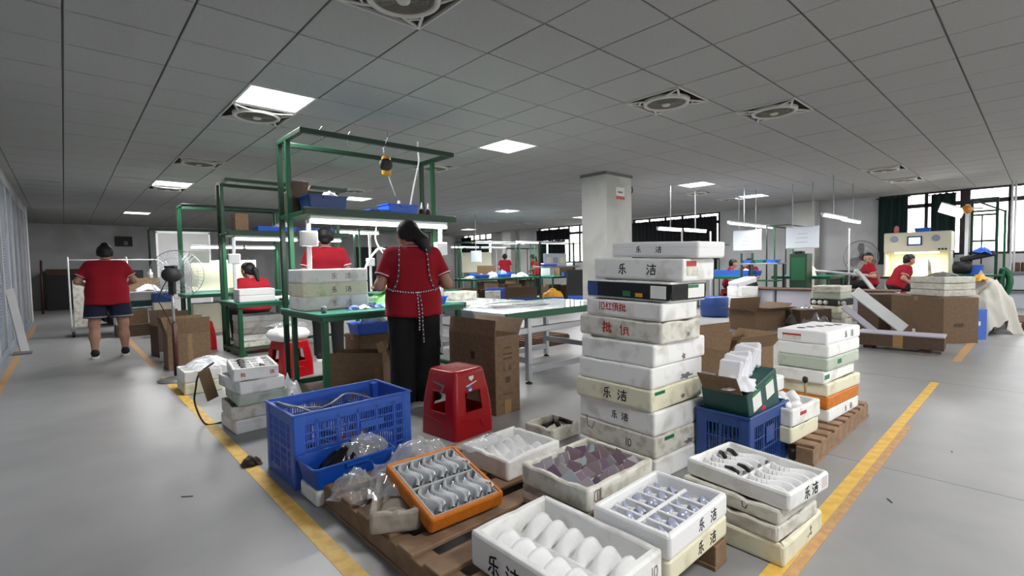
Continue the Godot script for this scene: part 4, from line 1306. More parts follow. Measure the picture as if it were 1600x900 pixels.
		if i == 3:
			patch(o, "green_sticker", face_z(-0.27, 0.03, 0.315), 0.08, 0.03, M.sticker_green)
		if i == 4:
			patch(o, "green_sticker", face_z(-0.12, 0.03, 0.315), 0.07, 0.03, M.sticker_green)
		if i == 0:
			le_jie(o, "z", 0.0, 0.02, 0.565, 0.315, 0.04, 0.06)
	var m1 := foam_box("cream foam box at the bottom of the short stack beside the dark blue crate", 3.235, 0.115, -1.09, -5.0, 0.38, 0.30, 0.095, "foam_cream", g2, 0.05, 0.004)
	patch(m1, "black_liner", face_z(-0.17, 0.088, 0.29), 0.34, 0.012, M.dark_grey)
	var m2 := foam_box("foam box heaped with white cups, middle of the short stack", 3.245, 0.210, -1.085, -6.0, 0.38, 0.30, 0.105, "foam", g2, 0.05, 0.006)
	patch(m2, "red_label", face_z(-0.09, 0.055, 0.30), 0.08, 0.02, M.sticker_red)
	for k in 5:
		single("white_cup", lathe_mesh([[0.022, 0.0], [0.030, 0.02], [0.032, 0.07], [0.026, 0.074]], 12), M.foam_clean, "small white cup lying in the middle box of the short stack", "cup", rot(3.14 + 0.055 * k, 0.285, -1.07 + 0.05 * sin(k * 2.1), 60 + 25 * sin(k), 50 * k, 0), "white cups in the short stack")
	var br := thing("brush", "wooden brush with a black head standing up from the middle box of the short stack", "brush", Vector3(3.42, 0.29, -1.0))
	part("handle", tube_mesh([Vector3(0, 0, 0), Vector3(0.02, 0.11, -0.01)], 0.008, 8), M.tape_brown, br)
	part("bristles", lathe_mesh([[0.010, 0.0], [0.017, 0.012], [0.014, 0.035], [0.004, 0.04]], 10), M.black, br, at(0.02, 0.105, -0.01))
	var m3 := foam_box("small white foam box with three holes painted dark, topmost of the short stack", 3.27, 0.330, -1.26, -3.0, 0.36, 0.24, 0.095, "foam_clean", g2, 0.0, 0.006)
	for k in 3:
		part("painted_lid_hole", lathe_mesh([[0.016, 0.0952], [0.016, 0.096]], 10), M.black, m3, at(-0.08 + 0.06 * k, 0, 0.02))  # black discs on the closed top, shade of the holes put into colour
	single("spacer_block", box_mesh(-0.16, 0.16, 0.0, 0.215, -0.08, 0.08, 0.006), M.foam_worn, "scuffed foam block behind the short stack", "foam block", at(3.27, 0.115, -1.335))
	# red stool, tall carton
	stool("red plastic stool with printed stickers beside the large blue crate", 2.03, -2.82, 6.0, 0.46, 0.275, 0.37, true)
	var tc := carton("tall brown carton with printed marks, standing behind the red stool", 2.555, 0.0, -3.16, 0.0, 0.26, 0.61, 0.62, "card", [null, null, 25.0, -8.0])
	for q in [[0.52, 0.012, 0.06], [0.47, 0.012, 0.10], [0.435, 0.012, 0.09], [0.245, 0.05, 0.048], [0.155, 0.008, 0.10]]:
		patch(tc, "print_mark", face_z(-q[2] * 0.5, q[0], 0.61), q[2], q[1], M.card_print)
	write(tc, [[[[0.2, 0.95], [0.2, 0.05], [0.75, 0.05]]], [[[0.7, 0.9], [0.25, 0.6], [0.25, 0.1], [0.75, 0.1], [0.75, 0.5], [0.28, 0.5]]]], face_z(-0.05, 0.345, 0.61), 0.04, 0.014, M.card_print, 0.006)
	patch(tc, "tape_strip", face_z(-0.04, 0.0, 0.612), 0.07, 0.11, M.tape_brown)
	patch(tc, "print_mark", face_nx(0.0, 0.42, 0.26), 0.05, 0.06, M.rust)
	for k in 4:
		single("metal_tube", tube_mesh([Vector3(0, 0, 0), Vector3(0.01 * k, 0.30, -0.02)], 0.009, 8), M.chrome, "thin bright tube end sticking out of the tall carton", "tube", at(2.50 + 0.025 * k, 0.36, -3.22 + 0.02 * k), "bright tubes in the tall carton")
	for q in [[Vector3(2.9, 0.001, -0.48), 35.0, 0.045], [Vector3(0.42, 0.001, -3.0), -40.0, 0.06], [Vector3(3.9, 0.001, -0.35), 10.0, 0.02]]:
		single("floor_chip", box_mesh(-q[2] * 0.5, q[2] * 0.5, 0, 0.002, -0.003, 0.003), M.dark_grey, "thin dark sliver lying on the bare grey floor", "debris", Transform3D(Basis(Vector3.UP, deg_to_rad(q[1])), q[0]), "slivers on the floor")

# ==================================================================== left aisle
func make_left_goods() -> void:
	var g := "foam boxes stacked beside the left yellow line"
	var L := [[0.0, 0.10, 0.34, 0.36, 1.010, -4.05, 3.0, "foam", "bottom foam box of the five-box pile by the left line"], [0.10, 0.10, 0.32, 0.38, 0.995, -4.06, -3.0, "foam_worn", "scuffed foam box second from the floor in the five-box pile"], [0.20, 0.085, 0.34, 0.44, 1.045, -4.07, -2.0, "foam_green", "grey-green foam box in the middle of the five-box pile"], [0.285, 0.095, 0.315, 0.50, 1.02, -4.09, 4.0, "foam", "open foam box second from the top of the five-box pile"], [0.380, 0.092, 0.30, 0.50, 1.03, -4.10, -8.0, "foam", "foam tray with dark pieces in cells on top of the five-box pile"]]
	for q in L:
		var o := foam_box(q[8], q[4], q[0], q[5], q[6], q[2], q[3], q[1], q[7], g, 0.055, 0.006, 0.02)
		if q[0] > 0.37:
			write(o, [PI_], face_z(-0.10, 0.03, q[3]), 0.03, 0.0, M.ink_red, 0.004)
			write(o, [XIE], face_z(0.09, 0.03, q[3]), 0.03, 0.0, M.ink_red, 0.004)
			for k in 4:
				part("cell_divider", box_mesh(-0.125, 0.125, 0.038, 0.075, -0.16 + k * 0.105 - 0.005, -0.16 + k * 0.105 + 0.005, 0.002), M.foam_clean, o)
			part("cell_divider", box_mesh(-0.005, 0.005, 0.038, 0.070, -0.22, 0.22, 0.002), M.foam_clean, o)
			for r in 2:
				for k in 5:
					single("dark_lens", lens_mesh(0.028, 0.010, 0.006), M.black if r == 0 or k > 2 else M.lens_white, "dark round piece in a cell of the tray topping the five-box pile" if r == 0 or k > 2 else "pale round piece in a cell of the tray topping the five-box pile", "lens", o.transform * rot(-0.062 + 0.124 * r, 0.072, -0.205 + k * 0.104, 40, 30 * k, 20), "pieces in the top tray of the pile" if r == 0 or k > 2 else "pale pieces in the top tray")
	for q in [[0.0, "lower cream foam box of the pair beside the standing fan", "foam_cream"], [0.112, "upper foam box of the pair beside the standing fan, topped with film", "foam"]]:
		var o := foam_box(q[1], 0.945, q[0], -5.66, 0.0, 0.32, 0.40, 0.112, q[2], g, 0.05, 0.004, 0.02)
		if q[0] > 0.1:
			for k in 3:
				part("cell_divider", box_mesh(-0.135, 0.135, 0.06, 0.10, -0.1 + k * 0.1 - 0.005, -0.1 + k * 0.1 + 0.005, 0.002), M.foam_clean, o)
	single("plastic_bag", film(0.36, 0.34, 0.10, 201, 22), M.film_milky, "milky plastic bag heaped on the foam pair beside the fan", "plastic bag", at(1.02, 0.222, -5.62, 20))
	single("plastic_bag", film(0.30, 0.22, 0.14, 203, 22), M.film, "clear plastic bag on the floor between the box pile and the blue crate", "plastic bag", at(1.16, 0.0, -3.55, 10))
	single("plastic_bag", film(0.20, 0.34, 0.30, 204, 22), M.film_milky, "milky film hanging at the back of the five-box pile", "plastic bag", at(1.30, 0.0, -4.15, 10))
	single("cable", tube_mesh(curve([Vector3(0.84, 0.45, -4.42), Vector3(0.74, 0.38, -4.42), Vector3(0.70, 0.15, -4.42), Vector3(0.74, 0.01, -4.30), Vector3(0.84, 0.008, -4.26)], 24), 0.007), M.dark_grey, "dark cable looping down to the floor beside the five-box pile", "cable", Transform3D.IDENTITY)
	single("card_sheet", box_mesh(-0.05, 0.05, 0.0, 0.24, -0.003, 0.003, 0.001), M.card, "torn cardboard piece leaning at the five-box pile", "cardboard", rot(0.80, 0.19, -4.30, -8, 30, 10))
	# standing fan, seen from behind
	var f := thing("standing_fan", "grey standing fan with a wire cage and dark red lower pole", "fan", Vector3(0.845, 0, -6.30), -28.0)
	part("base", lathe_mesh([[0.17, 0.0], [0.175, 0.012], [0.13, 0.03], [0.03, 0.045], [0.02, 0.06]], 24), M.steel, f)
	part("lower_pole", tube_mesh([Vector3(0, 0.05, 0), Vector3(0, 0.62, 0)], 0.024, 10), M.rust, f)
	part("upper_pole", tube_mesh([Vector3(0, 0.62, 0), Vector3(0, 0.98, 0)], 0.014, 10), M.chrome, f)
	part("neck", box_mesh(-0.03, 0.03, 0.93, 1.08, -0.03, 0.03, 0.008), M.black, f)
	var mo := S(true)
	lathe(mo, [[0.02, -0.10], [0.075, -0.08], [0.085, 0.0], [0.07, 0.08], [0.03, 0.09]], 18, Transform3D(Basis(Vector3.RIGHT, -PI * 0.5), Vector3(0, 1.14, -0.02)))
	part("motor", done(mo), M.dark_grey, f)
	part("carry_handle", box_mesh(-0.05, 0.05, 1.21, 1.235, -0.04, 0.05, 0.006), M.black, f)
	var cg := S()
	for hemi in [-1.0, 1.0]:
		for k in 40:
			var a := TAU * k / 40
			var d := Vector3(cos(a), sin(a), 0)
			tube(cg, [Vector3(0, 1.14, -0.14 + hemi * 0.085) + d * 0.06, Vector3(0, 1.14, -0.14 + hemi * 0.07) + d * 0.18, Vector3(0, 1.14, -0.14) + d * 0.265], 0.0016, 3)
	for rr in [0.265, 0.18, 0.10]:
		for hemi in ([0.0] if rr > 0.2 else [-1.0, 1.0]):
			var pts := []
			for k in 33:
				var a := TAU * k / 32
				pts.append(Vector3(cos(a) * rr, 1.14 + sin(a) * rr, -0.14 + hemi * 0.075))
			tube(cg, pts, 0.004 if rr > 0.2 else 0.0018, 5)
	part("cage", done(cg), M.steel, f)
	for k in 3:
		var b := Basis(Vector3.FORWARD, TAU * k / 3) * Basis(Vector3.UP, 0.35)
		part("blade", slab(PackedVector2Array([Vector2(-0.03, 0.04), Vector2(-0.10, 0.14), Vector2(-0.08, 0.22), Vector2(0.03, 0.235), Vector2(0.07, 0.16), Vector2(0.03, 0.04)]), 0.004), M.film_thin, f, Transform3D(b, Vector3(0, 1.14, -0.14)))
	part("power_cord", tube_mesh(curve([Vector3(-0.03, 1.08, 0.05), Vector3(-0.10, 0.9, 0.08), Vector3(-0.04, 0.7, 0.05), Vector3(-0.02, 0.6, 0.03)], 14), 0.005), M.black, f)
	# cartons on the floor of the left aisle
	var ca := carton("brown carton behind the fan pole with a film bag showing at its top", 1.075, 0.0, -7.12, 0.0, 0.44, 0.38, 0.43, "card", [12.0, 20.0, null, 15.0])
	patch(ca, "tape_strip", face_z(-0.02, 0.0, 0.38), 0.05, 0.42, M.card_light)
	single("plastic_bag", film(0.30, 0.26, 0.12, 215, 18), M.film_milky, "bluish film bag bulging out of the carton behind the fan", "plastic bag", at(1.10, 0.39, -7.14))
	carton("brown carton standing farther up the aisle beside the shorts wearer", 1.06, 0.0, -8.35, 6.0, 0.36, 0.42, 0.42, "card_dark", [8.0, 15.0, null, null])
	var sb := thing("small_box", "tiny white box with a dark print on the aisle floor", "box", Vector3(0.93, 0, -7.78), 10.0)
	part("box_body", box_mesh(-0.05, 0.05, 0, 0.12, -0.04, 0.04, 0.004), M.sticker_white, sb)
	part("print_mark", box_mesh(-0.02, 0.025, 0.07, 0.10, 0.04, 0.0412), M.black, sb)
	carton("low brown carton under the side table of the left aisle", 0.95, 0.0, -11.35, 0.0, 0.62, 0.34, 0.22, "card_dark", [])
	carton("brown carton standing under the side table beside a green bin", 0.98, 0.22, -11.40, 0.0, 0.28, 0.26, 0.26, "card", [])
	# wire roll cage
	var rc := thing("roll_cage", "white wire roll cage on castors behind the person in shorts", "trolley", Vector3(0.48, 0, -12.2))
	for sx in [-0.40, 0.40]:
		for sz in [-0.30, 0.30]:
			part("castor_wheel", lathe_mesh([[0.02, -0.02], [0.055, -0.016], [0.06, 0.0], [0.055, 0.016], [0.02, 0.02]], 14), M.black, rc, Transform3D(Basis(Vector3.FORWARD, PI * 0.5), Vector3(sx, 0.06, sz)))
			part("castor_fork", box_mesh(sx - 0.03, sx + 0.03, 0.07, 0.15, sz - 0.025, sz + 0.025, 0.003), M.steel, rc)
	part("deck", box_mesh(-0.42, 0.42, 0.15, 0.18, -0.32, 0.32, 0.004), M.steel, rc)
	for sx in [-0.42, 0.42]:
		part("side_hoop", tube_mesh(curve([Vector3(sx, 0.17, -0.32), Vector3(sx, 1.36, -0.32), Vector3(sx, 1.45, -0.24), Vector3(sx, 1.45, 0.24), Vector3(sx, 1.36, 0.32), Vector3(sx, 0.17, 0.32)], 40), 0.014), M.white_paint, rc)
		var ws := S()
		for k in 9:
			tube(ws, [Vector3(sx, 0.18, -0.28 + 0.07 * k), Vector3(sx, 1.44, -0.28 + 0.07 * k)], 0.006, 4)
		for k in 5:
			tube(ws, [Vector3(sx, 0.35 + 0.24 * k, -0.32), Vector3(sx, 0.35 + 0.24 * k, 0.32)], 0.005, 4)
		part("wire_side", done(ws), M.white_paint, rc)
	part("back_rail", tube_mesh([Vector3(-0.42, 1.42, -0.28), Vector3(0.42, 1.42, -0.28)], 0.012), M.white_paint, rc)
	single("lining_sheet", box_mesh(-0.11, 0.11, 0.0, 0.85, -0.004, 0.004, 0.002), M.foam_worn, "pale sheet standing inside the corner of the roll cage", "sheet", at(0.21, 0.185, -11.92))
	single("dark_bundle", film(0.5, 0.45, 0.35, 231, 16), M.black, "dark bundle lying on the deck of the roll cage", "bundle", at(0.5, 0.18, -12.2))
	# side table with goods
	var st := thing("side_table", "grey steel side table with two shelves, right of the person in shorts", "table", Vector3(1.06, 0, -11.55))
	part("table_top", box_mesh(-0.42, 0.42, 0.78, 0.81, -0.28, 0.28, 0.003), M.steel, st)
	part("shelf", box_mesh(-0.40, 0.40, 0.50, 0.525, -0.27, 0.27, 0.003), M.steel, st)
	for sx in [-0.40, 0.40]:
		for sz in [-0.26, 0.26]:
			part("leg", box_mesh(sx - 0.018, sx + 0.018, 0, 0.78, sz - 0.018, sz + 0.018, 0.003), M.alu, st)
	part("push_hoop", tube_mesh(curve([Vector3(-0.38, 0.81, -0.26), Vector3(-0.38, 1.34, -0.26), Vector3(-0.30, 1.40, -0.26), Vector3(0.30, 1.40, -0.26), Vector3(0.38, 1.34, -0.26), Vector3(0.38, 0.81, -0.26)], 36), 0.013), M.white_paint, st)
	carton("light brown carton on the grey side table behind a white cloth", 1.05, 0.811, -11.66, 0.0, 0.62, 0.26, 0.24, "card_light", [])
	single("folded_cloth", film(0.36, 0.20, 0.12, 241, 16), M.paper, "white cloth with dark stripes crumpled on the side table", "cloth", at(1.15, 0.811, -11.40))
	single("green_tray", bin_mesh(0.62, 0.40, 0.10), M.box_green, "flat green tray on the lower shelf of the side table", "tray", at(1.05, 0.526, -11.52))
	single("green_basket", bin_mesh(0.24, 0.28, 0.34), M.box_green, "green basket on the floor under the side table", "basket", at(1.28, 0.0, -11.42))
	single("black_box", box_mesh(-0.09, 0.09, 0, 0.16, -0.07, 0.07, 0.005), M.black, "black box standing on the carton of the side table", "box", at(1.02, 1.053, -11.64))
	single("white_bottle", lathe_mesh([[0.04, 0], [0.042, 0.10], [0.02, 0.13], [0.018, 0.17]], 12), M.white_plastic, "white bottle beside the black box on the side table carton", "bottle", at(1.22, 1.053, -11.62))
	# dark cartons at the far end
	carton("large dark carton stack against the far back wall", 0.02, 0.0, -21.5, 0.0, 0.92, 0.7, 1.10, "black", [])
	carton("brown carton lying on the large dark one at the back wall", 0.02, 1.101, -21.5, 0.0, 0.90, 0.6, 0.20, "card_dark", [])
	carton("tall brown carton beside the dark ones at the back wall", 0.78, 0.0, -21.55, 0.0, 0.42, 0.5, 1.25, "card_dark", [])
	single("broom_pole", tube_mesh([Vector3(0, 0, 0), Vector3(0.02, 1.55, -0.1)], 0.025, 8), M.rust, "dark pole leaning at the end of the left partition", "pole", at(-0.50, 0, -19.5))

# ==================================================================== green work benches
func cushion_mesh(w: float, d: float, h: float) -> ArrayMesh:
	var s := S(true)
	loft(s, [rrect(w - 0.06, d - 0.06, 0.05, 0.0, 4), rrect(w, d, 0.07, h * 0.3, 4), rrect(w + 0.01, d + 0.01, 0.07, h * 0.6, 4), rrect(w - 0.05, d - 0.05, 0.06, h * 0.92, 4), rrect(w - 0.16, d - 0.16, 0.04, h, 4)])
	return done(s)

func bench(label: String, x0: float, x1: float, zf: float, zb: float, top: float, table_h: float, tf: float, tb: float, tx1: float, shelf := true, far := false) -> Node3D:
	var o := thing("work_bench", label, "work bench", Vector3(x0, 0, zb))
	var w := x1 - x0
	var d := zf - zb
	var t := 0.045 if not far else 0.026
	var zm := d * 0.38
	for x in [0.0, w]:
		for z in [0.0, zm]:
			part("post", box_mesh(x - t * 0.5, x + t * 0.5, 0.0, top - t * 0.5, z - t * 0.5, z + t * 0.5, 0.004), M.steel_dark_green if z == 0.0 else M.steel_green, o)
		part("side_rail", box_mesh(x - t * 0.5, x + t * 0.5, top - t, top, -t * 0.5, d, 0.004), M.steel_dark_green, o)
		part("foot_rail", box_mesh(x - t * 0.5, x + t * 0.5, 0.04, 0.04 + t, -t * 0.5, tf - zb - 0.06, 0.004), M.steel_green, o)
	for z in [0.0, d]:
		part("top_rail", box_mesh(-t * 0.5, w + t * 0.5, top - t, top, z - t * 0.5, z + t * 0.5, 0.004), M.steel_dark_green, o)
	if shelf:
		part("shelf_board", box_mesh(-0.02, w + 0.03, 1.66, 1.70, -0.05, d + 0.02, 0.004), M.steel_green, o)
		part("shelf_edge", box_mesh(-0.02, w + 0.03, 1.66, 1.73, d + 0.005, d + 0.03, 0.004), M.steel_dark_green, o)
	var tl := 0.0 - 0.09 if not far else 0.0
	var tw := tx1 - x0
	part("table_top", box_mesh(tl, tw, table_h - 0.022, table_h, tb - zb, tf - zb, 0.004), M.top_green, o)
	part("table_frame", box_mesh(tl + 0.01, tw - 0.01, table_h - 0.065, table_h - 0.022, tf - zb - 0.05, tf - zb - 0.01, 0.003), M.steel_green, o)
	part("table_frame", box_mesh(tl + 0.01, tl + 0.05, table_h - 0.065, table_h - 0.022, tb - zb, tf - zb - 0.05, 0.003), M.steel_green, o)
	part("table_frame", box_mesh(tw - 0.05, tw - 0.01, table_h - 0.065, table_h - 0.022, tb - zb, tf - zb - 0.05, 0.003), M.steel_green, o)
	for x in [tl + 0.05, tw - 0.04]:
		part("leg", box_mesh(x - 0.025, x + 0.025, 0.0, table_h - 0.065, tf - zb - 0.09, tf - zb - 0.04, 0.004), M.steel_green, o)
	part("stretcher", box_mesh(0.0, w, 0.06, 0.06 + t, zm - t * 0.5, zm + t * 0.5, 0.004), M.steel_green, o)
	return o

func socket_post(label: String, x: float, z: float, y0: float, y1: float, box_y: float) -> void:
	var o := thing("socket_post", label, "conduit", Vector3(x, y0, z))
	part("conduit", box_mesh(-0.02, 0.02, 0.0, y1 - y0, -0.012, 0.012, 0.003), M.white_paint, o)
	var b := part("socket_box", box_mesh(-0.075, 0.075, box_y - y0, box_y - y0 + 0.14, -0.02, 0.035, 0.008), M.white_plastic, o)
	part("socket_face", box_mesh(-0.05, 0.05, box_y - y0 + 0.03, box_y - y0 + 0.11, 0.035, 0.037), M.foam_clean, b)

func make_benches() -> void:
	bench("tall green steel work bench behind the person in the apron", 1.61, 3.23, -4.48, -5.10, 2.43, 0.80, -3.95, -4.98, 2.97)
	tube_lamp("long bright tube light under the shelf of the tall green bench", Vector3(1.66, 1.61, -4.52), Vector3(2.66, 1.61, -4.52), 1.3)
	tube_lamp("short bright tube light at the right end under the tall bench's shelf", Vector3(2.72, 1.61, -4.52), Vector3(3.16, 1.61, -4.52), 0.6)
	socket_post("white conduit with a socket box at the left post of the tall bench", 1.66, -4.55, 0.80, 1.62, 1.38)
	socket_post("white conduit with a socket box at the right end of the tall bench", 3.10, -4.55, 0.80, 1.62, 1.30)
	var bl := ["bottom foam box of the three on the tall bench, with faint handwriting", "cream foam box in the middle of the three on the tall bench", "top foam box of the three on the tall bench"]
	for k in 3:
		var o := foam_box(bl[k], 1.845, 0.80 + 0.124 * k, -4.58, 0.0, 0.62, 0.36, 0.124, ["foam", "foam_cream", "foam"][k], "three foam boxes on the tall bench", 0.05, 0.004)
		write(o, [LE, JIE], face_z(-0.05, 0.03, 0.36), 0.055, 0.08, M.ink if k == 1 else M.ink_faded, 0.005)
	for k in 7:
		single("blue_pack", film(0.11, 0.08, 0.035, 300 + k, 8), M[["bin", "lens_white", "cloth_blue", "bin_light", "lens_white", "cloth_blue", "bin"][k]], "small packet in a row along the front of the tall bench table", "packet", at(1.92 + 0.085 * k, 0.801, -4.22 + 0.02 * sin(k * 2.0), 25 * sin(k * 3.0)), "packets on the tall bench")
	single("glass_jar", lathe_mesh([[0.022, 0], [0.024, 0.04], [0.02, 0.055]], 10), M.steel, "small grey jar at the left corner of the tall bench table", "jar", at(1.60, 0.801, -4.10))
	single("dark_cloth", film(0.34, 0.24, 0.07, 311, 14), M.cloth_purple, "dark purple cloth on the table just left of the apron wearer", "cloth", at(2.42, 0.801, -4.2))
	single("green_bag", film(0.42, 0.28, 0.16, 312, 18), mk("bag_green", Color(0.45, 0.72, 0.42), 0.5), "pale green bag heap on the tall bench behind the packets", "bag", at(2.52, 0.801, -4.62))
	single("card_bobbin", lathe_mesh([[0.11, 0], [0.12, 0.01], [0.12, 0.03], [0.03, 0.04]], 16), M.wood, "round wooden disc on top of the pale green bag", "disc", at(2.44, 0.95, -4.66))
	var gt := bin("pale green tray with parts on the tall bench", 2.22, 0.801, -4.66, 0, 0.16, 0.3, 0.08, "foam_green")
	part("label_strip", box_mesh(-0.05, 0.05, 0.03, 0.05, 0.146, 0.148), M.sticker_white, gt)
	bin("small light blue bin on the table right of the apron wearer", 2.76, 0.801, -4.12, 0, 0.16, 0.14, 0.075, "bin_light")
	# on the shelf
	var c1 := carton("open brown carton corner at the left end of the tall bench shelf", 1.70, 1.70, -4.95, 0.0, 0.16, 0.2, 0.22, "card_dark", [25.0, null, 30.0, -40.0])
	patch(c1, "print_mark", face_z(-0.04, 0.08, 0.2), 0.08, 0.06, M.card_print)
	bin("dark blue tote with a white bag on the tall bench shelf", 1.86, 1.70, -4.68, 0, 0.38, 0.26, 0.16, "crate_dark")
	single("white_bag", film(0.22, 0.14, 0.12, 321, 16), M.paper, "crumpled white bag in the dark blue tote on the shelf", "bag", at(1.92, 1.79, -4.68))
	bin("flat blue tray in the middle of the tall bench shelf", 2.38, 1.70, -4.62, 0, 0.22, 0.2, 0.06, "bin_light")
	bin("bright blue ribbed tote on the tall bench shelf", 2.65, 1.70, -4.66, 0, 0.36, 0.26, 0.13, "bin_light")
	single("white_funnel", lathe_mesh([[0.05, 0], [0.045, 0.04], [0.015, 0.08], [0.012, 0.11]], 12), M.white_plastic, "white nozzle standing in the bright blue tote", "nozzle", at(2.66, 1.77, -4.66))
	for k in 2:
		var o := thing("glue_bottle", "dark red bottle with a pointed white tip on the shelf", "bottle", Vector3(2.89 + 0.08 * k, 1.70, -4.58), 0, "bottles on the tall bench shelf")
		part("bottle_body", lathe_mesh([[0.028, 0], [0.030, 0.01], [0.030, 0.08], [0.016, 0.10]], 12), M.rust, o)
		part("tip", lathe_mesh([[0.016, 0.10], [0.012, 0.12], [0.003, 0.17]], 10), M.white_plastic, o)
	# hanging from the top rail
	for q in [[1.78, 0.07], [2.05, 0.08]]:
		single("wire_hook", tube_mesh(curve([Vector3(0, 0.02, 0.03), Vector3(0.01, 0.035, 0), Vector3(0, 0.0, -0.025), Vector3(0.0, -q[1], -0.015), Vector3(0.015, -q[1] - 0.02, 0)], 14), 0.004), M.chrome, "thin wire hook on the top rail of the tall bench", "hook", at(q[0], 2.43, -4.48), "wire hooks on the top rail")
	var tb := thing("tool_balancer", "orange spring balancer hanging from the top rail with its cord", "balancer", Vector3(2.42, 2.12, -4.48))
	var rb := S(true)
	lathe(rb, [[0.03, -0.035], [0.062, -0.03], [0.066, 0.0], [0.062, 0.03], [0.03, 0.035]], 18, Transform3D(Basis(Vector3.RIGHT, PI * 0.5) , Vector3(0, 0.08, 0)))
	part("drum", done(rb), M.dark_grey, tb)
	part("casing", box_mesh(-0.035, 0.055, -0.03, 0.17, -0.028, 0.022, 0.015), M.yellow, tb)
	part("hook", tube_mesh(curve([Vector3(0, 0.16, 0), Vector3(-0.02, 0.22, 0), Vector3(0, 0.30, 0.02), Vector3(0.02, 0.36, 0.02), Vector3(0.03, 0.40, 0)], 14), 0.006), M.chrome, tb)
	part("cord", tube_mesh([Vector3(0.03, -0.03, 0), Vector3(0.10, -0.22, 0)], 0.006), M.white_plastic, tb)
	single("air_hose", tube_mesh(curve([Vector3(0, 0.03, 0.03), Vector3(0.01, 0.05, 0), Vector3(0.03, -0.05, -0.03), Vector3(0.03, -0.15, -0.02), Vector3(-0.02, -0.4, -0.05), Vector3(-0.06, -0.7, -0.1)], 30), 0.008), M.white_plastic, "white air hose hanging from the right of the top rail", "hose", at(2.79, 2.43, -4.48))
	single("air_hose", tube_mesh(curve([Vector3(2.18, 0.98, -4.58), Vector3(2.24, 1.22, -4.58), Vector3(2.38, 1.37, -4.58), Vector3(2.47, 1.33, -4.58), Vector3(2.47, 1.20, -4.58)], 30), 0.011), M.white_plastic, "thick white air hose arching left of the apron wearer", "hose", Transform3D.IDENTITY)
	single("air_hose", tube_mesh(curve([Vector3(2.38, 1.64, -4.62), Vector3(2.36, 1.45, -4.62), Vector3(2.46, 1.28, -4.6), Vector3(2.52, 1.20, -4.56), Vector3(2.56, 1.05, -4.5)], 30), 0.006), M.white_plastic, "thin white air hose falling from the bench shelf", "hose", Transform3D.IDENTITY)
	var ag := thing("air_driver", "brown air screwdriver hanging upright over the bench", "tool", Vector3(2.47, 0.96, -4.58))
	part("grip", lathe_mesh([[0.012, 0.0], [0.022, 0.03], [0.026, 0.12], [0.022, 0.20], [0.012, 0.23]], 12), M.wood, ag)
	part("bit", tube_mesh([Vector3(0, -0.06, 0), Vector3(0, 0.0, 0)], 0.006), M.chrome, ag)
	part("collar", lathe_mesh([[0.014, 0.22], [0.018, 0.235], [0.012, 0.26]], 10), M.black, ag)
	# under and before the tall bench
	var fc := carton("open brown carton before the tall bench, just behind the large crate", 2.135, 0.0, -4.617, -46.0, 0.566, 0.22, 0.235, "card_light", [4.0, 12.0, -20.0, null])
	patch(fc, "tape_strip", face_z(0.2, 0.0, 0.22), 0.05, 0.2, M.tape_brown)
	carton("taller brown carton under the tall bench carrying a blue bin", 2.46, 0.0, -5.02, 0.0, 0.42, 0.36, 0.46, "card", [])
	carton("small brown carton under the tall bench beside the taller one", 2.86, 0.0, -5.0, 10.0, 0.30, 0.30, 0.33, "card_dark", [10.0, 12.0, null, null])
	bin("light blue bin with a film bag on a carton under the tall bench", 2.43, 0.463, -4.98, 0.0, 0.38, 0.28, 0.12, "bin_light")
	single("plastic_bag", film(0.26, 0.18, 0.10, 331, 16), M.film_milky, "milky film bag in the light blue bin under the bench", "plastic bag", at(2.48, 0.56, -4.98))
	# red seat with white cushion
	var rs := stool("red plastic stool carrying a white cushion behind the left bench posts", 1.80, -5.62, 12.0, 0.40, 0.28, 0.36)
	single("white_cushion", cushion_mesh(0.36, 0.34, 0.13), M.foam_clean, "puffy white cushion on the red stool behind the bench posts", "cushion", at(1.79, 0.40, -5.62, 12))
	single("film_cover", film(0.36, 0.36, 0.06, 342, 14), M.film_thin, "clear film draped over the cushion of the red stool", "plastic film", at(1.80, 0.545, -5.61))
	# bench 2
	bench("second green work bench up the aisle with a seated worker behind it", 1.70, 3.38, -7.60, -8.14, 2.44, 0.75, -6.98, -7.95, 3.3)
	tube_lamp("tube light under the shelf of the second green bench", Vector3(1.77, 1.61, -7.66), Vector3(2.62, 1.61, -7.66), 0.9)
	tube_lamp("tube light at the right end under the second bench's shelf", Vector3(2.70, 1.61, -7.66), Vector3(3.30, 1.61, -7.66), 0.7)
	socket_post("white conduit with a socket box on the left post of the second bench", 1.76, -7.66, 0.75, 1.62, 1.26)
	socket_post("white conduit with a socket box at the right of the second bench", 2.85, -7.66, 0.75, 1.62, 1.22)
	for k in 2:
		foam_box(["lower clean white box on the second bench", "upper clean white box on the second bench"][k], 1.88, 0.75 + 0.085 * k, -7.2, 0.0, 0.44, 0.3, 0.085, "foam_clean", "white boxes on the second bench", 0.0, 0.001)
	foam_box("thin white tray beside the clean white boxes on the second bench", 2.24, 0.75, -7.22, 0, 0.22, 0.26, 0.05, "foam_clean", "", 0.03, 0.002)
	single("dark_case", box_mesh(-0.05, 0.05, 0, 0.03, -0.03, 0.03, 0.006), M.black, "small black case on the second bench near the thin tray", "case", at(2.20, 0.751, -7.04))
	carton("small brown carton standing on the shelf of the second bench", 1.88, 1.70, -7.76, 0, 0.17, 0.2, 0.27, "card_light", [])
	bin("blue tray with white bags on the shelf of the second bench", 2.35, 1.70, -7.78, 0, 0.56, 0.28, 0.10, "bin_light")
	single("white_bag", film(0.26, 0.18, 0.16, 351, 16), M.paper, "crumpled white bag in the blue tray on the second bench shelf", "bag", at(2.46, 1.74, -7.78))
	bin("second blue tray near the right end of the second bench shelf", 2.95, 1.70, -7.78, 0, 0.5, 0.28, 0.10, "crate")
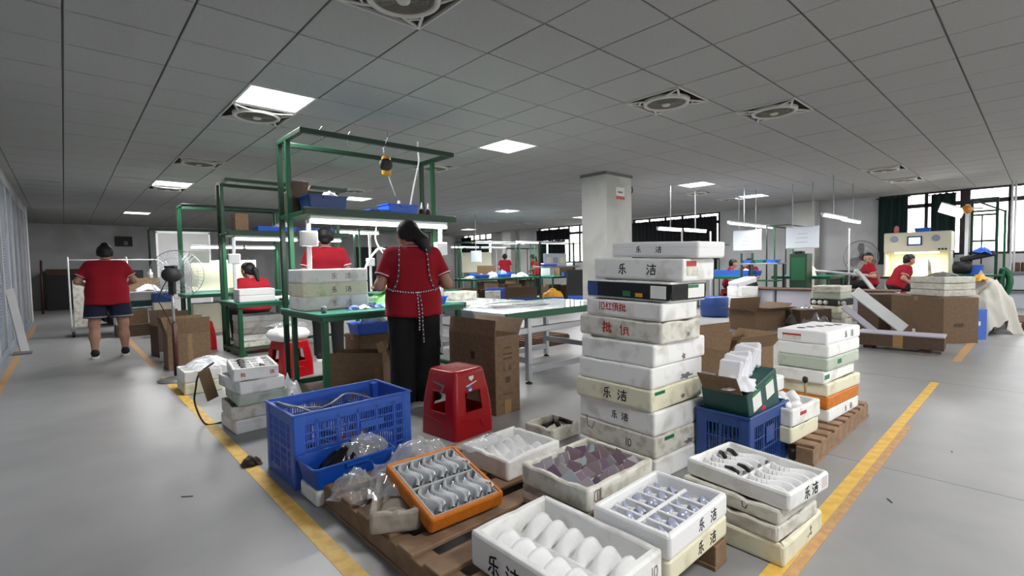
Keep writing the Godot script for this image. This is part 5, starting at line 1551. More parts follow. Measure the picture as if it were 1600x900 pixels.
	var ul := ["bottom", "second", "third", "fourth", "top"]
	for k in 5:
		foam_box("%s foam box of the five under the second bench" % ul[k], 2.02, 0.10 + 0.088 * k, -7.62 + 0.01 * sin(k * 2.0), 3.0 * sin(k * 1.9), 0.56, 0.40, 0.088, ["foam_worn", "foam", "foam_worn", "foam", "foam"][k], "foam boxes under the second bench", 0.04, 0.006)
	single("base_shelf", box_mesh(-0.3, 0.32, 0.085, 0.10, -0.22, 0.22, 0.002), M.steel_green, "green shelf board near the floor of the second bench", "shelf", at(2.02, 0, -7.62))
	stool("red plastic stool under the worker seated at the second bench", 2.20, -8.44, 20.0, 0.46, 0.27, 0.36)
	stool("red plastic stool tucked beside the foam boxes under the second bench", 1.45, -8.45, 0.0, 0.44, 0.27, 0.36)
	# bench 3, 4
	bench("third green work bench up the left aisle", 1.67, 3.40, -10.80, -11.32, 2.42, 0.75, -10.3, -11.2, 3.3, false)
	tube_lamp("tube light of the third green bench", Vector3(1.80, 1.62, -11.0), Vector3(2.7, 1.62, -11.0), 0.8)
	tube_lamp("tube light at the right of the third green bench", Vector3(2.75, 1.62, -11.0), Vector3(3.3, 1.62, -11.0), 0.6)
	var pb := thing("backboard", "lit white backboard standing on the third bench behind the fan cage", "board", Vector3(2.1, 0.75, -11.1))
	part("board_panel", box_mesh(-0.30, 0.85, 0.0, 0.62, -0.02, 0.02, 0.004), M.machine, pb)
	part("board_foot", box_mesh(-0.30, 0.85, 0.0, 0.05, -0.02, 0.14, 0.004), M.white_paint, pb)
	foam_box("pale foam tray on the third bench before the lit backboard", 2.55, 0.75, -10.6, 0, 0.5, 0.34, 0.10, "foam_cream", "", 0.05, 0.004)
	single("paper_notice", box_mesh(-0.17, 0.17, 0, 0.24, -0.004, 0.004, 0.001), M.sticker_white, "white notice sheet hanging under the third bench lights", "notice", at(1.92, 1.32, -10.94))
	var wp := thing("partition_panel", "tall pale panel with a white frame behind the standing fan", "panel", Vector3(1.95, 0, -13.0))
	part("panel_sheet", box_mesh(-0.42, 0.52, 0.1, 2.0, -0.015, 0.015, 0.003), M.wall, wp)
	for x in [-0.44, 0.54]:
		part("frame_post", box_mesh(x - 0.02, x + 0.02, 0, 2.04, -0.03, 0.03, 0.003), M.white_paint, wp)
	part("frame_head", box_mesh(-0.46, 0.56, 2.0, 2.05, -0.03, 0.03, 0.003), M.white_paint, wp)
	bench("farthest green work bench at the end of the left aisle", 1.60, 3.40, -14.7, -15.2, 2.24, 0.75, -14.2, -15.1, 3.3, false, true)
	var cab := thing("cabinet", "pale low cabinet under the third bench behind the fan pole", "cabinet", Vector3(2.0, 0, -10.75))
	part("cabinet_body", box_mesh(-0.28, 0.55, 0.0, 0.56, -0.25, 0.2, 0.006), M.machine, cab)
	part("cabinet_door", box_mesh(-0.25, 0.12, 0.05, 0.52, 0.2, 0.212, 0.003), M.machine, cab)
	part("cabinet_door", box_mesh(0.15, 0.52, 0.05, 0.52, 0.2, 0.212, 0.003), M.machine, cab)
	single("blue_tote", bin_mesh(0.3, 0.3, 0.16), M.crate_dark, "dark blue tote on a trestle behind the fan neck", "tote", at(1.30, 0.62, -10.9))
	single("tote_stand", box_mesh(-0.14, 0.14, 0, 0.62, -0.12, 0.12, 0.006), M.machine, "pale square stand carrying the dark blue tote", "stand", at(1.30, 0, -10.9))
	# next stations of the rows
	bench("green bench next in line beyond the second bench", 3.75, 5.3, -7.60, -8.14, 1.85, 0.75, -7.0, -7.95, 5.2, false, true)
	tube_lamp("tube light seen right of the head of the worker behind the boxes", Vector3(3.42, 1.78, -8.12), Vector3(4.2, 1.78, -8.12), 0.7)
	socket_post("thin white conduit standing right of the worker behind the boxes", 4.02, -8.1, 0.75, 1.78, 1.2)

# ==================================================================== the middle of the hall
func glass_table(label: String, x: float, z: float, w: float, d: float) -> void:
	var t := thing("glass_table", label, "table", Vector3(x, 0, z))
	part("table_top", box_mesh(0.03, w - 0.03, 0.70, 0.72, 0.03, d - 0.04, 0.003), M.table_glass, t)
	part("green_edge", box_mesh(0.0, w, 0.655, 0.722, d - 0.04, d, 0.003), M.steel_green, t)
	part("green_edge", box_mesh(0.0, w, 0.655, 0.722, 0.0, 0.03, 0.003), M.steel_green, t)
	for q in [0.0, w - 0.03]:
		part("profile_edge", box_mesh(q, q + 0.03, 0.64, 0.722, 0.03, d - 0.04, 0.003), M.alu, t)
	for q in [0.32, w - 0.25]:
		for zz in [0.12, d - 0.06]:
			part("leg", box_mesh(q - 0.028, q + 0.028, 0.03, 0.655, zz - 0.028, zz + 0.028, 0.005), M.alu, t)
			part("foot", lathe_mesh([[0.035, 0.0], [0.035, 0.012], [0.012, 0.02], [0.012, 0.04]], 10), M.dark_grey, t, at(q, 0, zz))
		part("cross_bar", box_mesh(q - 0.022, q + 0.022, 0.20, 0.26, 0.12, d - 0.06, 0.004), M.alu, t)
	for zz in [0.12, d - 0.06]:
		part("lower_bar", box_mesh(0.1, w - 0.02, 0.50, 0.56, zz - 0.022, zz + 0.022, 0.004), M.alu, t)
		part("foot_bar", box_mesh(0.32, w - 0.25, 0.10, 0.16, zz - 0.022, zz + 0.022, 0.004), M.alu, t)

func make_centre() -> void:
	glass_table("near aluminium table with a pale glossy glass top and a green edge", 3.02, -4.42, 1.75, 1.06)
	glass_table("far aluminium table with a glossy glass top behind the near one", 3.34, -5.55, 0.95, 1.12)
	foam_box("pale foam box at the far end of the glass table", 3.95, 0.721, -5.35, 0.0, 0.36, 0.28, 0.11, "foam_worn", "", 0.04, 0.004)
	for k in 4:
		single("steel_rod", tube_mesh([Vector3(-0.36, 0, 0), Vector3(0.36, 0, 0)], 0.009, 6), M.chrome, "thin bright rod lying on the glass table", "rod", at(3.50 + 0.05 * k, 0.731, -4.05 + 0.075 * k, -30 + 6 * k), "rods on the glass table")
	single("cable_coil", tube_mesh(curve([Vector3(-0.12, 0, 0), Vector3(-0.05, 0, 0.06), Vector3(0.03, 0, 0), Vector3(0.12, 0, 0.05), Vector3(0.3, 0, 0.0)], 24), 0.008), M.white_plastic, "white cord snaking across the glass table", "cord", at(3.3, 0.730, -4.3, 10))
	single("dark_block", box_mesh(-0.09, 0.09, 0, 0.06, -0.06, 0.06, 0.004), M.steel_dark_green, "dark green block on the near corner of the glass table", "block", at(3.12, 0.721, -4.3))
	pallet("dark wooden pallet on the floor beyond the glass table", 4.36, 5.5, -5.95, -4.75, 0.14, false, 8, "wood_dark", 0.6)
	single("plank", box_mesh(-0.35, 0.35, 0, 0.03, -0.06, 0.06, 0.003), M.wood_dark, "loose dark plank lying across the far pallet", "plank", at(4.7, 0.141, -5.3, 30))
	# far tables
	bench("long green table before the far windows with boxes on it", 8.7, 11.2, -11.5, -12.0, 1.88, 0.78, -11.2, -12.1, 11.2, false, true)
	bench("green table behind the stacked crates in the middle of the hall", 11.4, 13.4, -11.0, -11.5, 1.88, 0.78, -10.5, -11.5, 13.3, false, true)
	bench("farthest green table in the middle of the hall with two workers", 10.2, 13.6, -13.4, -13.9, 1.80, 0.78, -12.9, -13.8, 13.5, false, true)
	bench("green table at the left of the far windows", 7.4, 9.2, -13.6, -14.1, 1.80, 0.78, -13.1, -14.0, 9.1, false, true)
	tube_lamp("tube light over the long green table, left piece", Vector3(9.4, 1.88, -11.9), Vector3(10.5, 1.88, -11.9), 0.8)
	tube_lamp("tube light over the long green table, right piece", Vector3(10.55, 1.88, -11.9), Vector3(11.5, 1.88, -11.9), 0.8)
	tube_lamp("tube light over the table behind the crates, left piece", Vector3(10.35, 1.86, -11.05), Vector3(11.4, 1.86, -11.05), 0.8)
	tube_lamp("tube light over the table behind the crates, right piece", Vector3(11.45, 1.86, -11.05), Vector3(12.6, 1.86, -11.05), 0.8)
	tube_lamp("tube light over the farthest table, left piece", Vector3(9.7, 1.80, -13.6), Vector3(10.9, 1.80, -13.6), 0.8)
	tube_lamp("tube light over the farthest table, right piece", Vector3(11.0, 1.80, -13.6), Vector3(12.2, 1.80, -13.6), 0.8)
	tube_lamp("tube light over the table left of the far windows", Vector3(8.0, 1.74, -13.7), Vector3(9.2, 1.74, -13.7), 0.8)
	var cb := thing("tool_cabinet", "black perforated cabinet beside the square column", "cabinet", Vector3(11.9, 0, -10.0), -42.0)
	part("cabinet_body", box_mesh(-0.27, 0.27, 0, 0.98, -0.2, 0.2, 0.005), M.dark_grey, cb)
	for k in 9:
		part("painted_vent_slot", box_mesh(0.12, 0.18, 0.12 + 0.09 * k, 0.15 + 0.09 * k, 0.2, 0.203), M.black, cb)  # black strips on the solid body, shade of the slots done as colour
	var sh := thing("shelf_unit", "pale shelf board on posts with a lit white panel, left of the column", "shelf", Vector3(11.2, 0, -10.2))
	part("shelf_board", box_mesh(-0.75, 0.9, 1.06, 1.11, -0.2, 0.2, 0.004), M.steel, sh)
	for x in [-0.70, 0.85]:
		part("post", box_mesh(x - 0.02, x + 0.02, 0, 1.85, -0.02, 0.02, 0.003), M.steel_dark_green, sh)
	part("light_panel_board", box_mesh(-0.42, 0.62, 1.11, 1.50, -0.12, -0.10, 0.003), M.board_white, sh)
	for k in 3:
		part("notice", box_mesh(-0.32 + 0.32 * k, -0.10 + 0.32 * k, 1.20, 1.38, -0.10, -0.097), M[["machine", "lens_clear", "machine"][k]], sh)
	bin("blue tray on the pale shelf board left of the column", 10.8, 1.111, -10.15, 0, 0.55, 0.28, 0.06, "bin_light")
	crate("blue slotted crate standing before the two far workers", 9.06, 0.0, -10.45, -42.0, 0.70, 0.42, 0.52, "crate", 30, 5)
	carton("long dark brown carton on the floor before the far workers", 9.10, 0.0, -9.58, -42.0, 0.86, 0.40, 0.37, "card_dark", [10.0, 20.0, null, null])
	for q in [[9.77, -8.92, "blue bin beneath the yellow bag"], [10.27, -8.45, "blue bin beside the black perforated cabinet"]]:
		bin(q[1 + 1], q[0] - 0.1, 0.0, q[1], -42.0, 0.52, 0.4, 0.30, "crate")
	single("yellow_bag", film(0.50, 0.32, 0.26, 401, 18), M.yellow, "yellow bag heaped on the blue bin in the middle of the hall", "bag", at(9.66, 0.25, -8.93, -42))
	carton("brown carton on the green table behind the yellow bag", 12.3, 0.781, -10.8, -20.0, 0.6, 0.4, 0.30, "card", [])
	carton("brown rounded carton on the far table left of the standing far worker", 10.9, 0.781, -13.2, -42.0, 0.62, 0.4, 0.38, "card", [])
	for q in [[6.95, -8.35, "blue flat tote on the floor right of the apron wearer", "crate"], [7.72, -8.55, "second blue flat tote on the floor right of the apron wearer", "crate"], [8.45, -8.75, "third blue flat tote, before the long dark carton", "crate_dark"]]:
		bin(q[2], q[0], 0.0, q[1], -42.0, 0.74, 0.4, 0.33, q[3])
	foam_box("pale foam box standing before the far crate", 8.25, 0.0, -9.75, -42.0, 0.4, 0.34, 0.5, "foam_worn", "", 0.05, 0.004)
	carton("dark brown carton on the floor left of the far slotted crate", 7.45, 0.0, -9.85, -42.0, 0.6, 0.42, 0.46, "card_dark", [])
	for k in 6:
		single("parts_heap", film(0.34 + 0.05 * (k % 3), 0.3, 0.08 + 0.05 * ((k * 5) % 4), 410 + k, 12), M[["foam_worn", "grey", "board_white", "bin_light", "foam_worn", "board_white"][k]], "heap of pale parts on the far green tables", "parts", at(8.95 + 0.44 * k, 0.781, -11.6 - 0.02 * k), "pale parts on the far tables")
	for k in 5:
		bin("blue parts tray on the farthest table before the two workers", 10.5 + 0.42 * k, 0.781, -13.45, -20.0, 0.36, 0.3, 0.12, "bin_light", "blue trays on the farthest table")
	for k in 4:
		single("white_device", box_mesh(-0.16, 0.16, 0, 0.42, -0.12, 0.12, 0.02), M.white_plastic, "white bench device on the tables before the far windows", "device", at([8.2, 8.8, 12.95, 11.7][k], 0.781, [-13.6, -13.5, -11.2, -11.15][k], -30), "white devices on far tables")
	var wb := thing("whiteboard", "grey-white hanging board over the far tables left of the workers", "whiteboard", Vector3(9.7, 1.28, -12.25), -42.0)
	part("board_panel", box_mesh(-0.17, 0.17, 0, 0.36, -0.012, 0.012, 0.01), M.board_white, wb)
	part("hanger", box_mesh(-0.012, 0.012, 0.36, 1.5, -0.01, 0.01), M.steel, wb)
	var fp := thing("display_board", "pale board with a dark picture behind the far workers", "board", Vector3(12.0, 0, -14.9), -42.0)
	part("board_panel", box_mesh(-0.75, 0.45, 0.9, 1.68, -0.02, 0.02, 0.004), M.machine, fp)
	part("dark_picture", box_mesh(-0.28, 0.0, 1.42, 1.62, 0.02, 0.024), M.dark_grey, fp)
	part("board_leg", box_mesh(-0.70, -0.66, 0, 0.9, -0.02, 0.02), M.steel, fp)
	part("board_leg", box_mesh(0.36, 0.40, 0, 0.9, -0.02, 0.02), M.steel, fp)
	var cl := [[8.9, -11.75, 0.55, 0.4, 0.5, "card", "brown carton under the left end of the long green table"], [9.75, -11.7, 0.6, 0.4, 0.42, "card_dark", "dark carton under the middle of the long green table"], [10.7, -11.75, 0.6, 0.45, 0.55, "card", "brown carton under the right end of the long green table"], [11.75, -10.95, 0.6, 0.4, 0.5, "card_dark", "dark carton under the table behind the crates, left one"], [12.55, -10.9, 0.6, 0.4, 0.46, "card", "brown carton under the table behind the crates, right one"], [11.0, -13.3, 0.7, 0.45, 0.6, "card_dark", "dark carton under the farthest table, left of the workers"], [12.0, -13.3, 0.7, 0.45, 0.62, "card", "brown carton under the farthest table, before the standing worker"], [13.0, -13.3, 0.6, 0.45, 0.6, "card_dark", "dark carton under the right end of the farthest table"]]
	for q in cl:
		carton(q[6], q[0], 0.0, q[1], 4.0 * sin(q[0] * 7.0), q[2], q[3], q[4], q[5], [])
	for q in [[9.2, -11.35, "crate", "blue tray of lenses at the left front of the long green table"], [10.1, -11.35, "bin_light", "blue tray of lenses at the middle front of the long green table"], [12.2, -10.68, "crate", "blue tray at the front of the table behind the crates"]]:
		bin(q[3], q[0], 0.781, q[1], 0.0, 0.4, 0.26, 0.11, q[2])
	for q in [[10.4, -16.5], [10.9, -16.2], [12.9, -15.0], [13.3, -14.8]]:
		single("service_post", box_mesh(-0.03, 0.03, 0, 1.85, -0.03, 0.03, 0.004), M.white_paint, "white service post standing among the far tables", "post", at(q[0], 0, q[1]), "white service posts")
	var dfan := thing("desk_fan", "small black desk fan on the far table right of the workers", "fan", Vector3(12.6, 0.781, -11.3), -42.0)
	part("stand", lathe_mesh([[0.10, 0], [0.10, 0.02], [0.02, 0.04], [0.02, 0.34]], 12), M.black, dfan)
	part("cage", tube_mesh(curve([Vector3(0.16, 0.5, 0), Vector3(0, 0.66, 0), Vector3(-0.16, 0.5, 0), Vector3(0, 0.34, 0), Vector3(0.16, 0.5, 0)], 24), 0.018), M.black, dfan)

# ==================================================================== right side
func hang_board(label: String, x: float, z0: float, z1: float, y0: float, y1: float) -> void:
	var o := thing("whiteboard", label, "whiteboard", Vector3(x, y0, (z0 + z1) * 0.5))
	var h := (z1 - z0) * 0.5
	part("board_panel", box_mesh(-0.008, 0.008, 0, y1 - y0, -h, h, 0.006), M.board_white, o)
	part("board_frame", box_mesh(-0.014, 0.014, -0.012, 0.0, -h, h, 0.002), M.alu, o)
	for k in 3:
		part("writing_line", box_mesh(-0.0095, -0.008, 0.12 + 0.09 * k, 0.128 + 0.09 * k, -h * (0.45 - 0.1 * k), h * 0.35), M.grey, o)
	part("board_frame", box_mesh(-0.014, 0.014, y1 - y0, y1 - y0 + 0.012, -h, h, 0.002), M.alu, o)
	for sg in [-0.6, 0.6]:
		part("hanger", box_mesh(-0.006, 0.006, y1 - y0, CEIL - y0, sg * h - 0.006, sg * h + 0.006), M.steel, o)

func make_right() -> void:
	# open cartons behind the tall stack
	var a := carton("large open brown carton with raised flaps behind the dark blue crate", 5.35, 0.0, -2.32, -14.0, 0.72, 0.56, 0.25, "card_light", [40.0, -6.0, 55.0, -14.0])
	part("inner_pack", box_mesh(-0.2, 0.2, 0.01, 0.12, -0.15, 0.15, 0.01), M.card, a)
	carton("open brown carton with its back flap upright, farther behind the large one", 8.75, 0.0, -3.32, -18.0, 0.74, 0.52, 0.32, "card", [70.0, -10.0, 60.0, 75.0])
	carton("brown carton wrapped in clear film beside the upright-flap carton", 9.3, 0.0, -2.72, -30.0, 0.62, 0.40, 0.34, "card_dark", [])
	single("plastic_bag", film(0.72, 0.50, 0.375, 501, 24, 0.3), M.film_thin, "loose clear film thrown over the wrapped carton", "plastic film", at(9.25, 0.0, -2.72, -30))
	for k in 6:
		foam_box(["bottom grey foam box of the far six-box stack", "second lowest foam box of the far six-box stack", "middle foam box of the far six-box stack", "foam box with a dark band showing pale rounds in the far stack", "second highest foam box of the far six-box stack", "top foam box of the far six-box stack"][k], 10.2 + 0.015 * sin(k * 2.2), 0.0 + 0.116 * k, -2.58, -8.0 + 5 * sin(k * 1.7), 0.56, 0.46, 0.114, ["foam_worn", "foam_worn", "foam_cream", "dark_grey", "foam_green", "foam_worn"][k], "far six-box stack", 0.04, 0.008)
	for k in 6:
		single("pale_round", lathe_mesh([[0.01, 0.0], [0.038, 0.004], [0.040, 0.012]], 12), M.foam, "pale round set in the dark band of the far stack", "disc", Transform3D(Basis(Vector3(0, 0, 1), PI * 0.5), Vector3(9.925, 0.405, -2.70 + 0.09 * k - 0.08)), "pale rounds in the far stack")
	# low lilac cabinets
	for k in 3:
		var z0 := -4.75 + 1.0 * k
		var o := thing("low_cabinet", ["low lilac-white cabinet nearest the blue drum", "low lilac-white cabinet behind the upright-flap carton", "low lilac-white cabinet behind the far six-box stack"][k], "cabinet", Vector3(10.9, 0, z0), 0.0, "low cabinets in a row")
		part("cabinet_body", box_mesh(0.0, 0.5, 0.0, 0.55, 0.0, 0.96, 0.006), M.panel_lilac, o)
		part("cabinet_door", box_mesh(-0.012, 0.0, 0.04, 0.53, 0.02, 0.94, 0.003), M.panel_lilac, o)
	single("wooden_worktop", box_mesh(10.85, 11.45, 0.551, 0.58, -4.78, -1.78, 0.004), M.wood_dark, "dark wooden board along the tops of the low lilac cabinets", "worktop", Transform3D.IDENTITY)
	single("blue_drum", lathe_mesh([[0.26, 0], [0.28, 0.05], [0.28, 0.40], [0.27, 0.42]], 20), M.crate_dark, "dark blue drum beside the stacked foam cubes", "drum", at(10.15, 0, -4.72))
	for k in 3:
		foam_box(["bottom white foam cube behind the tall stack", "middle white foam cube behind the tall stack", "tilted white foam cube on top behind the tall stack"][k], 10.62 + 0.03 * k, 0.0 + 0.21 * k, -4.35, -20.0, 0.46, 0.40, 0.205, "foam", "foam cubes behind the tall stack", 0.03, 0.006)
	single("paper_roll", box_mesh(-0.24, 0.24, 0, 0.12, -0.16, 0.16, 0.02), M.paper, "tilted white packet on top of the foam cubes", "packet", rot(10.7, 0.66, -4.35, 0, -30, 14))
	# green tables with workers
	bench("green table with blue trays under the first whiteboard", 11.8, 12.65, -5.5, -5.9, 1.60, 0.80, -4.8, -5.9, 12.6, false, true)
	bench("green table with tall posts under the second whiteboard", 12.15, 13.4, -3.95, -4.4, 1.98, 0.80, -3.1, -4.3, 13.35, false, true)
	hang_board("white hanging board with faint writing near the square column", 11.9, -5.07, -4.42, 1.42, 1.88)
	hang_board("grey-white hanging board over the green table with tall posts", 11.7, -3.84, -3.20, 1.42, 1.87)
	var gcab := thing("green_cabinet", "dark green open cabinet between the two green tables", "cabinet", Vector3(11.9, 0, -3.60))
	part("cabinet_body", box_mesh(-0.18, 0.18, 0.0, 1.30, -0.17, 0.17, 0.006), M.steel_dark_green, gcab)
	part("cabinet_panel", box_mesh(-0.19, -0.18, 0.72, 1.22, -0.14, 0.14, 0.003), M.steel_green, gcab)
	part("top_roll", box_mesh(-0.10, 0.10, 1.30, 1.36, -0.12, 0.06, 0.02), M.dark_grey, gcab)
	for q in [[9.0, 9.95, -5.37, 1.85, "left piece of the tube light hung beyond the square column"], [10.0, 10.95, -5.30, 1.85, "right piece of the tube light hung beyond the square column"], [10.2, 11.4, -4.44, 1.95, "left piece of the tube light over the whiteboards"], [11.45, 12.65, -4.46, 1.95, "right piece of the tube light over the whiteboards"], [10.35, 11.9, -2.78, 1.98, "left piece of the tube light toward the big wall fan"], [11.95, 13.4, -2.86, 1.98, "right piece of the tube light toward the big wall fan"]]:
		tube_lamp(q[4], Vector3(q[0], q[3], q[2]), Vector3(q[1], q[3], q[2]), 0.8)
	for q in [[9.45, -5.34, 1.9, "thin rod holding the left tube light just beyond the column"], [10.5, -5.32, 1.9, "thin rod holding the right tube light just beyond the column"], [11.0, -4.45, 2.0, "thin rod holding the tube light over the whiteboards"], [11.1, -2.8, 2.03, "thin rod over the far six-box stack, holding a tube light"], [12.7, -2.84, 2.03, "thin rod near the big round fan, holding a tube light"]]:
		single("ceiling_rod", box_mesh(-0.008, 0.008, q[2], CEIL, -0.008, 0.008), M.steel, q[3], "rod", at(q[0], 0, q[1]), "rods holding the hung tube lights")
	for q in [[9.4, -5.05], [10.4, -4.92], [12.55, -2.86]]:
		single("table_conduit", box_mesh(-0.014, 0.014, 0.0, 1.82, -0.014, 0.014, 0.003), M.wall, "white conduit standing under a hung tube light", "conduit", at(q[0], 0, q[1]), "conduits under the hung tube lights")
	var rk := thing("parts_rack", "dark green rack with a parts shelf before the first green table", "rack", Vector3(11.5, 0, -4.35))
	for z in [-0.36, -0.12, 0.38]:
		part("post", box_mesh(-0.02, 0.02, 0, 1.34 if z < 0.0 else 1.14, z - 0.02, z + 0.02, 0.003), M.steel_dark_green, rk)
	part("shelf_board", box_mesh(-0.04, 0.5, 1.08, 1.11, -0.38, 0.42, 0.003), M.steel, rk)
	part("lower_board", box_mesh(-0.04, 0.25, 0.70, 0.73, -0.38, 0.42, 0.003), M.steel_green, rk)
	for z in [-0.36, 0.38]:
		part("post", box_mesh(0.44, 0.48, 0, 1.08, z - 0.02, z + 0.02, 0.003), M.steel_dark_green, rk)
	for k in 3:
		bin(["blue tray at the left end of the parts rack", "green tray in the middle of the parts rack", "blue tray at the right end of the parts rack"][k], 11.66, 1.111, -4.60 + 0.26 * k, 90.0, 0.22, 0.3, 0.07, ["crate", "top_green", "bin_light"][k])
	bin("long blue tray before the worker at the first green table", 12.1, 0.801, -5.15, 90.0, 0.9, 0.4, 0.14, "crate")
	bin("blue tray on the second shelf line of the green tables", 12.4, 0.801, -4.9, 90.0, 0.5, 0.34, 0.12, "crate")
	single("parts_heap", film(0.6, 0.4, 0.16, 521, 14), M.paper, "heap of white lenses and film on the first green table", "parts", at(12.3, 0.801, -4.95, 20))
	single("blue_bag", film(0.6, 0.4, 0.34, 522, 16), M.bin_light, "blue bag heaped on the table under the second whiteboard", "bag", at(12.85, 0.801, -3.8, 30))
	single("white_bundle", film(0.5, 0.34, 0.26, 523, 16), M.foam_worn, "white bundle on the near end of the table with tall posts", "bundle", at(12.45, 0.801, -3.62, 10))
	single("green_cloth", film(0.4, 0.34, 0.10, 524, 12), M.top_green, "green cloth beside the blue trays on the first table", "cloth", at(12.4, 0.801, -4.98))
	single("steel_sheets", box_mesh(-0.5, 0.5, 0, 0.05, -0.22, 0.22, 0.01), M.steel, "grey flat sheets jutting from the end of the posts table", "sheets", rot(12.4, 0.84, -3.0, 4, 60, 4))
	for k in 5:
		single("chair_tube", tube_mesh(curve([Vector3(11.6 + 0.05 * k, 0.95, -2.55), Vector3(11.55 + 0.06 * k, 0.7, -2.35), Vector3(11.6 + 0.07 * k, 0.35, -2.15), Vector3(11.65 + 0.07 * k, 0.0, -2.05)], 16), 0.018), M.steel, "bent grey tube in the bundle between the far stack and the seated men", "tube", Transform3D.IDENTITY, "bent grey tubes")
	# wall fan
	var f := thing("wall_fan", "large round grey fan by the corner curtain", "fan", Vector3(15.1, 0, -3.18), -50.0)
	part("pole", tube_mesh([Vector3(0, 0, 0), Vector3(0, 0.9, 0)], 0.03, 10), M.grey, f)
	part("base", lathe_mesh([[0.28, 0], [0.28, 0.03], [0.05, 0.06]], 18), M.grey, f)
	var cs := S()
	for k in 36:
		var an := TAU * k / 36
		var dd := Vector3(cos(an), sin(an), 0)
		tube(cs, [Vector3(0, 1.2, 0.14) + dd * 0.07, Vector3(0, 1.2, 0.12) + dd * 0.28, Vector3(0, 1.2, 0.0) + dd * 0.42], 0.004, 3)
	for rr in [[0.42, 0.0, 0.012], [0.28, 0.12, 0.005], [0.16, 0.135, 0.005]]:
		var pts := []
		for k in 33:
			pts.append(Vector3(cos(TAU * k / 32) * rr[0], 1.2 + sin(TAU * k / 32) * rr[0], rr[1]))
		tube(cs, pts, rr[2], 5)
	part("cage", done(cs), M.steel, f)
	part("hub", lathe_mesh([[0.09, 0.0], [0.10, 0.05], [0.02, 0.08]], 16), M.rust, f, Transform3D(Basis(Vector3.RIGHT, PI * 0.5), Vector3(0, 1.2, 0.06)))
	for k in 3:
		part("blade", slab(PackedVector2Array([Vector2(-0.05, 0.06), Vector2(-0.14, 0.24), Vector2(-0.08, 0.36), Vector2(0.06, 0.36), Vector2(0.10, 0.22), Vector2(0.04, 0.06)]), 0.006), M.grey, f, Transform3D(Basis(Vector3.FORWARD, TAU * k / 3) * Basis(Vector3.UP, 0.4), Vector3(0, 1.2, 0.02)))
	single("grey_locker", box_mesh(-0.25, 0.25, 0, 0.85, -0.3, 0.3, 0.01), M.dark_grey, "dark low locker under the large round fan", "locker", at(15.7, 0, -3.75))
	# beige inspection machine
	var m := thing("coating_machine", "beige cabinet machine with a small screen and two round gauges", "machine", Vector3(15.1, 0, -2.085))
	part("top_box", box_mesh(0.0, 0.6, 1.30, 1.78, -0.63, 0.63, 0.02), M.machine, m)
	part("back_panel", box_mesh(0.45, 0.5, 0.72, 1.30, -0.60, 0.60, 0.005), M.machine, m)
	part("side_panel", box_mesh(0.0, 0.5, 0.72, 1.30, -0.62, -0.58, 0.005), M.machine, m)
	part("side_panel", box_mesh(0.0, 0.5, 0.72, 1.30, 0.58, 0.62, 0.005), M.machine, m)
	part("work_deck", box_mesh(-0.25, 0.6, 0.66, 0.72, -0.64, 0.64, 0.01), M.machine, m)
	part("red_edge", box_mesh(-0.26, -0.25, 0.665, 0.715, -0.64, 0.64, 0.003), M.rust, m)
	part("lower_box", box_mesh(0.0, 0.6, 0.0, 0.66, -0.60, 0.60, 0.01), M.machine, m)
	var scr := part("screen_frame", box_mesh(-0.02, 0.0, 1.46, 1.68, -0.17, 0.11, 0.004), M.screen_frame, m)
	part("screen", box_mesh(-0.024, -0.02, 1.49, 1.65, -0.14, 0.08), M.screen_glow, scr)
	part("light_strip", tube_mesh([Vector3(0.06, 1.28, -0.42), Vector3(0.06, 1.28, 0.42)], 0.02, 8), M.cabin_glow, m)
	var ml := AreaLight3D.new()
	ml.name = "cabin_light"
	ml.area_size = Vector2(0.04, 0.84)
	ml.area_normalize_energy = true
	ml.light_energy = 0.5
	ml.light_color = Color(1.0, 0.97, 0.88)
	ml.area_range = 20.0
	ml.area_attenuation = 2.0
	ml.shadow_enabled = true
	ml.rotation_degrees.x = -90
	ml.position = Vector3(0.06, 1.25, 0)
	m.add_child(ml)
	for z in [-0.42, 0.36]:
		part("gauge", lathe_mesh([[0.075, 0.0], [0.075, 0.02], [0.06, 0.025]], 20), M.lens_clear, m, Transform3D(Basis(Vector3(0, 0, 1), PI * 0.5), Vector3(0.0, 1.62, z)))
	for k in 3:
		part("knob", lathe_mesh([[0.022, 0], [0.02, 0.03]], 10), M.black, m, Transform3D(Basis(Vector3(0, 0, 1), PI * 0.5), Vector3(0.0, 1.36, 0.42 + 0.06 * k)))
	part("microscope", tube_mesh([Vector3(0.02, 0.72, 0.26), Vector3(0.02, 1.12, 0.24)], 0.035, 10), M.steel, m)
	bin("blue tray on top of the beige machine", 15.35, 1.781, -2.0, 90, 0.3, 0.22, 0.10, "bin_light")
	single("pink_bottle", lathe_mesh([[0.05, 0], [0.05, 0.14], [0.02, 0.18]], 12), mk("pink", Color(0.78, 0.45, 0.46), 0.5), "pink bottle on top of the beige machine", "bottle", at(15.3, 1.781, -2.5))
	# stools of the seated men
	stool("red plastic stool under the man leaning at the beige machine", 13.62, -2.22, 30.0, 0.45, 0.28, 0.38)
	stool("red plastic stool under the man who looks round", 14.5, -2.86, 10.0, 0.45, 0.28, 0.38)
	# big carton group
	var bc := carton("big brown carton with three grey foam boxes on it, near the long flat carton", 9.18, 0.0, -1.07, -40.0, 0.50, 0.86, 0.62, "card", [])
	patch(bc, "paper_label", face_nx(-0.05, 0.10, 0.50), 0.05, 0.05, M.sticker_white)
	patch(bc, "print_mark", face_z(-0.1, 0.22, 0.86), 0.14, 0.05, M.card_dark)
	carton("dark brown carton half hidden behind the big one", 9.75, 0.0, -1.75, -40.0, 0.5, 0.45, 0.60, "card_dark", [])
